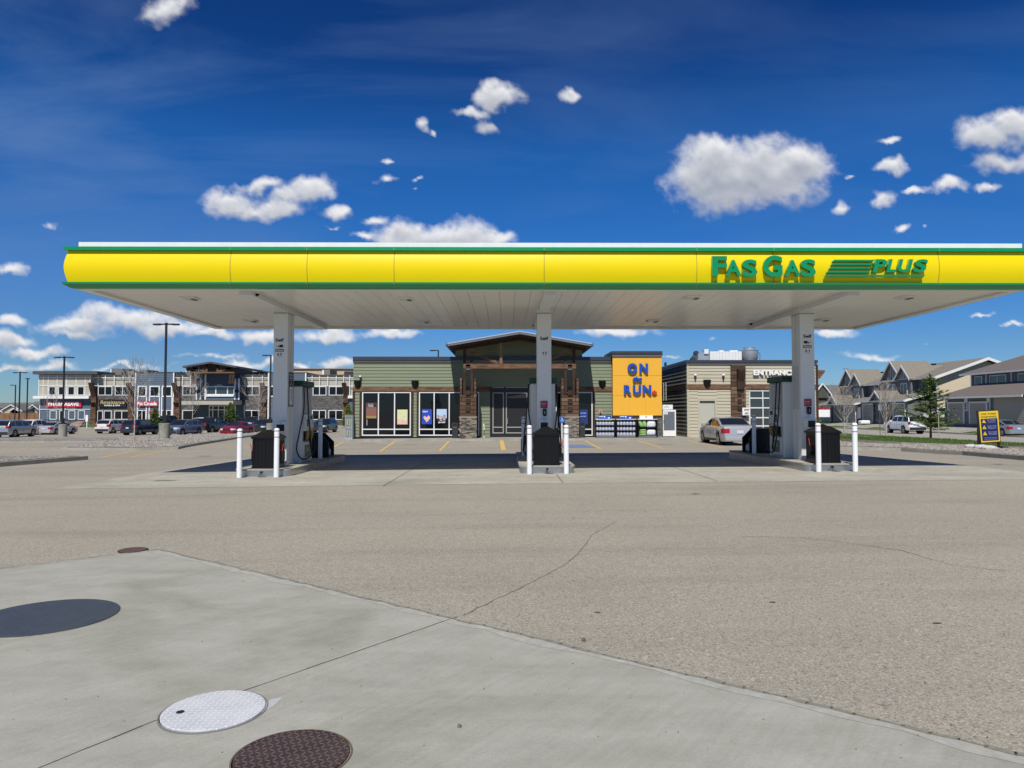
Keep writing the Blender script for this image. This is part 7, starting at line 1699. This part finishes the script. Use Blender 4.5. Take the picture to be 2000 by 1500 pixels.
def spruce(name, label, x, y, h, w, seed, m=A_LEAFG, n=16, gap=.1, cat='tree', tall=.12):
    rn = random.Random(seed); z = GH(x, y)+.12; t = thing(name, label, cat, (x, y, z))
    tr = MB().tube([(x, y, z-.1), (x+.02, y, z+h*.5), (x, y, z+h*.97)], [h*.018, h*.012, .01], 8).build('trunk', A_BARKD, t); br = MB(); lf = MB()
    k = 0; zz = h*tall
    while zz < h*.97:
        f = 1-(zz-h*tall)/(h*(1-tall)); R_ = w/2*(f**.8)*rn.uniform(.62, 1.18)+.06
        for q in range(5 if f > .2 else 3):
            a = k*2.4+q*1.26+rn.uniform(-.35, .35); Ln = R_*rn.uniform(.55, 1.12)
            if rn.random() < gap: continue
            d = Vector((cos(a), sin(a), rn.uniform(-.05, .35)+.35*(1-f))).normalized(); p0 = Vector((x, y, z+zz)); p1 = p0+d*Ln; br.tube([p0, (p0+p1)/2+Vector((0, 0, -.03*Ln)), p1+Vector((0, 0, .06*Ln))], [.014*f+.006, .01, .004], 4, cap=False)
            m_ = int(16+Ln*44)
            for j in range(m_):
                u = rn.uniform(.15, 1.06); c = p0+d*Ln*u+Vector((0, 0, .06*Ln*u*u)); side = Vector((-d.y, d.x, 0))*rn.uniform(-1, 1)*.22*Ln*(1.1-u*.6)+Vector((0, 0, rn.uniform(-.07, .04))); c = c+side
                s_ = rn.uniform(.06, .13); u1 = (d*.6+side.normalized()*.7+Vector((0, 0, rn.uniform(-.35, .35)))).normalized() if side.length > 0 else d; v1 = u1.cross(Vector((rn.uniform(-.5, .5), rn.uniform(-.5, .5), 1))).normalized()
                lf.quad(c-u1*s_*1.2-v1*s_*.28, c-u1*s_*1.2+v1*s_*.28, c+u1*s_*1.2+v1*s_*.1, c+u1*s_*1.2-v1*s_*.1)
        k += 1; zz += h*.028*rn.uniform(.8, 1.2)
    br.build('branches', A_BARKD, t); lf.build('needles', m, t)
gx, gy = at(1818, 857.5); spruce('spruce_tree', 'open-crowned young spruce on the grass verge', gx, gy, 5.0, 4.9, 5, gap=.3, tall=.13)
gx, gy = at(1798, 857); 
spruce('spruce_tree', 'small spruce in front of the plaza entrance doors', FX(451, 104), 104, 3.6, 3.0, 9, tall=.05, gap=.05)
spruce('conifer_shrub', 'dark conifer shrub behind the dark blue SUV', FX(303, 96), 96, 3.0, 2.6, 14, tall=.02, gap=.02, cat='shrub')
spruce('yellow_shrub', 'yellow-green bush rising behind the gas cylinder locker', FX(680, 102), 102, 3.2, 2.6, 17, m=A_LEAFY, tall=.02, gap=.02, cat='shrub')
# a low tuft sprouting at the spruce's foot
for (px, py, h, lab) in ((1719, 852, 5.2, 'grey sign post standing between the two birches'), (1834, 859, 2.2, 'thin wooden stake right of the spruce')):
    gx, gy = at(px, py); z = GH(gx, gy)+.12; t = thing('stake_post' if h < 3 else 'sign_post', lab, 'post', (gx, gy, z))
    hh = {1719: (852-775)*gy/FPX, 1834: (859-815)*gy/FPX}[px]
    MB().tube([(gx, gy, z-.1), (gx, gy, z+hh)], .03, 8).build('post', A_MIDG if h > 3 else A_BARK, t)
    if h > 3: MB().box(gx-.14, gx+.14, gy-.04, gy-.031, z+hh*.62, z+hh*.62+.5).build('sign_plate', A_GALV, t)
gx, gy = at(1656, 849); z = GH(gx, gy); o = MB().tube([(gx, gy, z), (gx, gy, z+1.4)], .025, 6).build('tree_stake', A_GALV, None, origin=(gx, gy, z)); tag(o, 'short grey stake beside the rusty-budded birch', 'stake')
# boulder and small sign near the nail bar
gx, gy = at(155, 832)
def boulder(x, y, s, lab):
    bm = bmesh.new(); bmesh.ops.create_icosphere(bm, subdivisions=3, radius=s); rn = random.Random(4)
    import mathutils
    for v in bm.verts: v.co *= 1+.35*mathutils.noise.noise(v.co*1.6/s); v.co.z *= .6
    me = bpy.data.meshes.new('boulder'); bm.to_mesh(me); bm.free(); me.materials.append(mat('boulder_stone', (.28, .2, .17), .9, var=.3, scale=4)); o = bpy.data.objects.new('boulder', me); COL.objects.link(o); o.location = (x, y, GH(x, y)+.3); tag(o, lab, 'boulder')
boulder(FX(157, 104), 104, 1.0, 'brown boulder at the edge of the lawn before the pylon')
xq = FX(170.5, 101); zq = GH(xq, 101); t = thing('small_sign', 'small white sign on a post near the boulder', 'sign', (xq, 101, zq))
MB().box(xq-.05, xq+.05, 101, 101.08, zq, zq+1.2).build('post', A_WHT, t); MB().box(xq-.18*1, xq+.18, 100.95, 100.99, zq+1.0, zq+1.9).build('sign_plate', A_WHT, t)

# ================================================================== CAR WASH WARNING SIGN AND SANDBAGS
gx, gy = G(1932, 882); z = GH(gx, gy)+.15
t = thing('warning_sign', 'yellow and navy board lettered Car Wash Warnings on black legs', 'warning sign', (gx, gy, z)); Yq = gy
tilt = .035
def sp(px, py, dy=0.): return P(px, py, Yq+dy)
def sq(a, dy0, dy1):
    q = [sp(px, py) for px, py in a]; return MB().prism([(p.x, p.z) for p in q], lambda u, v, d: (u, Yq+d, v), dy0, dy1)
sq([(1907.4, 802), (1949.8, 800.3), (1955.2, 863.8), (1913.8, 866.6)], .0, .04).build('frame', mat('sign_frame', (.02, .014, .01), .5), t)
sq([(1911, 804), (1948.8, 802), (1953.6, 862), (1916.4, 864.4)], -.012, -.001).build('board', mat('sign_yellow', (.75, .52, .02), .5), t)
sq([(1914.8, 818.3), (1947.2, 816.4), (1950.4, 859.4), (1918.4, 861.2)], -.022, -.013).build('navy_panel', mat('sign_navy', (.012, .016, .10), .5), t)
A_SY = MATS['sign_yellow']; A_PALE = mat('pale_blue_text', (.30, .36, .55), .6); A_DKT = mat('dark_text', (.06, .04, .01), .6)
kq = Yq/FPX
for s, px, py, w in (('CAR WASH', 1929.8, 808.3, 30.5), ('WARNINGS', 1930.4, 814, 31.5)):
    p = sp(px, py); text(s, .2, (p.x, Yq-.016, p.z), A_DKT, t, 'lettering', .004, .001, rot=(pi/2, -.05*-1*-1, 0), width=w*kq, height=3.6*kq)
for k, (px, py) in enumerate(((1921, 822.5), (1922, 834.5), (1923.3, 846.3))):
    a = sp(px, py); mb = MB().xz([(a.x-4*kq, a.z-3.2*kq), (a.x+4*kq, a.z-3.6*kq), (a.x-.2*kq, a.z+3.6*kq)], Yq-.028, Yq-.023); tri = mb.build('warning_triangle', A_SY, t)
    text('!', .1, (a.x, Yq-.030, a.z-.6*kq), A_DKT, tri, 'lettering', .004, .001, height=3.2*kq, width=.7*kq)
    for j, ln in enumerate((('Do not enter', 'with loose parts', 'or open windows'), ('Remove aerials', 'before wash', 'begins'), ('Put in neutral', 'when asked', 'no braking'))[k]):
        p = sp(px+14.5+.3*j, py-3.0+2.6*j); text(ln, .1, (p.x, Yq-.0235, p.z), A_PALE, t, 'lettering', .002, .001, rot=(pi/2, -.05, 0), width=(17-2.5*(j == 2))*kq, height=1.6*kq)
for j, s in enumerate(('Follow every instruction on the screens', 'Ask the shop staff for help')):
    p = sp(1934, 854.7+2.8*j); text(s, .1, (p.x, Yq-.0235, p.z), A_PALE, t, 'lettering', .002, .001, rot=(pi/2, -.05, 0), width=24*kq, height=1.5*kq)
for (xa, xb, pa) in ((1911.8, 1916.2, 875.5), (1951.3, 1955.6, 882.5)):
    sq([(xa-.4, 803 if xa < 1920 else 864.5), (xa+3.4, 803 if xa < 1920 else 864.5), (xb, pa+7), (xa, pa+7)], .045, .12).build('leg', MATS['sign_frame'], t)
mb = MB(); mb.box(gx-.55, gx+.95, Yq-.05, Yq+.12, z+.0, z+.05); mb.box(gx+.40, gx+.52, Yq-.5, Yq+.7, z+.052, z+.1); mb.box(gx-.5, gx-.38, Yq-.5, Yq+.7, z+.052, z+.1)
mb.build('foot_frame', A_BLKMET, t)
def sandbag(px, py, w, lab, rz):
    x, y = G(px, py); zb = GH(x, y)+.16; bm = bmesh.new(); bmesh.ops.create_icosphere(bm, subdivisions=4, radius=1.)
    import mathutils
    for v in bm.verts:
        u = v.co.copy(); v.co.x = u.x*w*(1-.12*abs(u.y)); v.co.y = u.y*.19; v.co.z = max(u.z, -.5)*.11; nz = mathutils.noise.noise(u*3.2+Vector((px, 0, 0))); v.co += u*.025*nz+Vector((0, 0, .02*mathutils.noise.noise(u*9)))
    me = bpy.data.meshes.new('sandbag'); bm.to_mesh(me); bm.free(); me.shade_smooth(); me.materials.append(mat('sandbag_cloth', (.52, .50, .50), .9, var=.1, scale=12, bump=.4, bscale=40)); o = bpy.data.objects.new('sandbag', me); COL.objects.link(o); o.location = (x, y, zb+.05); o.rotation_euler = (0, .05, rz); tag(o, lab, 'sandbag', 'sandbags weighing down the warning sign')
sandbag(1898, 881.5, .33, 'pale sandbag left of the warning sign foot', .1); sandbag(1918, 882.5, .34, 'pale sandbag lying in the middle below the warning sign', -.25); sandbag(1933, 884.3, .33, 'pale sandbag nearest the right leg of the warning sign', -.1)

# clutter by the dark porch of the grey house
mb = MB(); rn = random.Random(2)
for (px, lab, m_) in ((1668, 'dark shrubby clutter heap by the grey house porch', A_BARKD),):
    branch_tree('bush', lab, 'shrub', FX(px, 96), 96, 1.6, .05, 1.3, m_, levels=3, seed=44, first=.05, dens=8)
gx, gy = FX(1695, 94), 94; o = MB().box(gx-.9, gx+.8, 94, 95, .0, .55).build('covered_trailer', A_WHT, None, origin=(gx, gy, 0), bevel=.15); tag(o, 'small white covered load on the driveway by the grey house', 'covered load')

# grass blades along the verge edge, stones on the gravel beds
def tufts():
    rn = random.Random(9); mb = MB(); P0 = inset(VERGE, .12)
    import mathutils
    def inside(x, y):
        c = False; n = len(P0)
        for i in range(n):
            (x1, y1), (x2, y2) = P0[i], P0[i-1]
            if (y1 > y) != (y2 > y) and x < (x2-x1)*(y-y1)/(y2-y1)+x1: c = not c
        return c
    cnt = 0
    while cnt < 9000:
        x, y = rn.uniform(20, 46), rn.uniform(36, 75)
        if not inside(x, y): continue
        cnt += 1; z = GH(x, y)+.14; h = rn.uniform(.05, .13); a = rn.uniform(0, pi); w = .02; dx, dy = cos(a)*w, sin(a)*w; lx, ly = rn.uniform(-.05, .05), rn.uniform(-.05, .05)
        mb.quad((x-dx, y-dy, z), (x+dx, y+dy, z), (x+lx, y+ly, z+h))
    o = mb.build('grass_blades', A_GRASS, None); o.location = (0, 0, 0); tag(o, 'short grass blades covering the verge', 'grass', kind='stuff')
tufts()
def stones():
    rn = random.Random(19); mb = MB()
    polys = [inset(ISB, .3), inset([G(1560, 877), G(1645, 878.5), G(1760, 881.5), G(1880, 889), G(2030, 902), G(2130, 915), G(2200, 905), G(2080, 888), G(1960, 880), G(1800, 874.5), G(1690, 872), G(1560, 872)], .25)]
    for P0, n_ in zip(polys, (5200, 2600)):
        xs = [p[0] for p in P0]; ys = [p[1] for p in P0]; c_ = 0
        while c_ < n_:
            x, y = rn.uniform(min(xs), max(xs)), rn.uniform(min(ys), max(ys)); c = False
            for i in range(len(P0)):
                (x1, y1), (x2, y2) = P0[i], P0[i-1]
                if (y1 > y) != (y2 > y) and x < (x2-x1)*(y-y1)/(y2-y1)+x1: c = not c
            if not c: continue
            c_ += 1; s = rn.uniform(.035, .08); z = GH(x, y)+.15; n = len(mb.v); a = rn.uniform(0, 2*pi)
            pts = [(cos(a+q*1.257)*s*rn.uniform(.7, 1.2), sin(a+q*1.257)*s*rn.uniform(.6, 1)) for q in range(5)]
            mb.v += [(x+u, y+v, z-.02) for u, v in pts]+[(x+u*.6, y+v*.6, z+s*.7) for u, v in pts]
            for i in range(5): j = (i+1) % 5; mb.f.append((n+i, n+j, n+5+j, n+5+i))
            mb.f.append((n+5, n+6, n+7, n+8, n+9))
    o = mb.build('bed_stones', mat('bed_stone', (.2, .17, .15), .9, col2=(.46, .43, .38), scale=5, det=2)); tag(o, 'loose river stones covering the gravel beds', 'stones', kind='stuff')
stones()
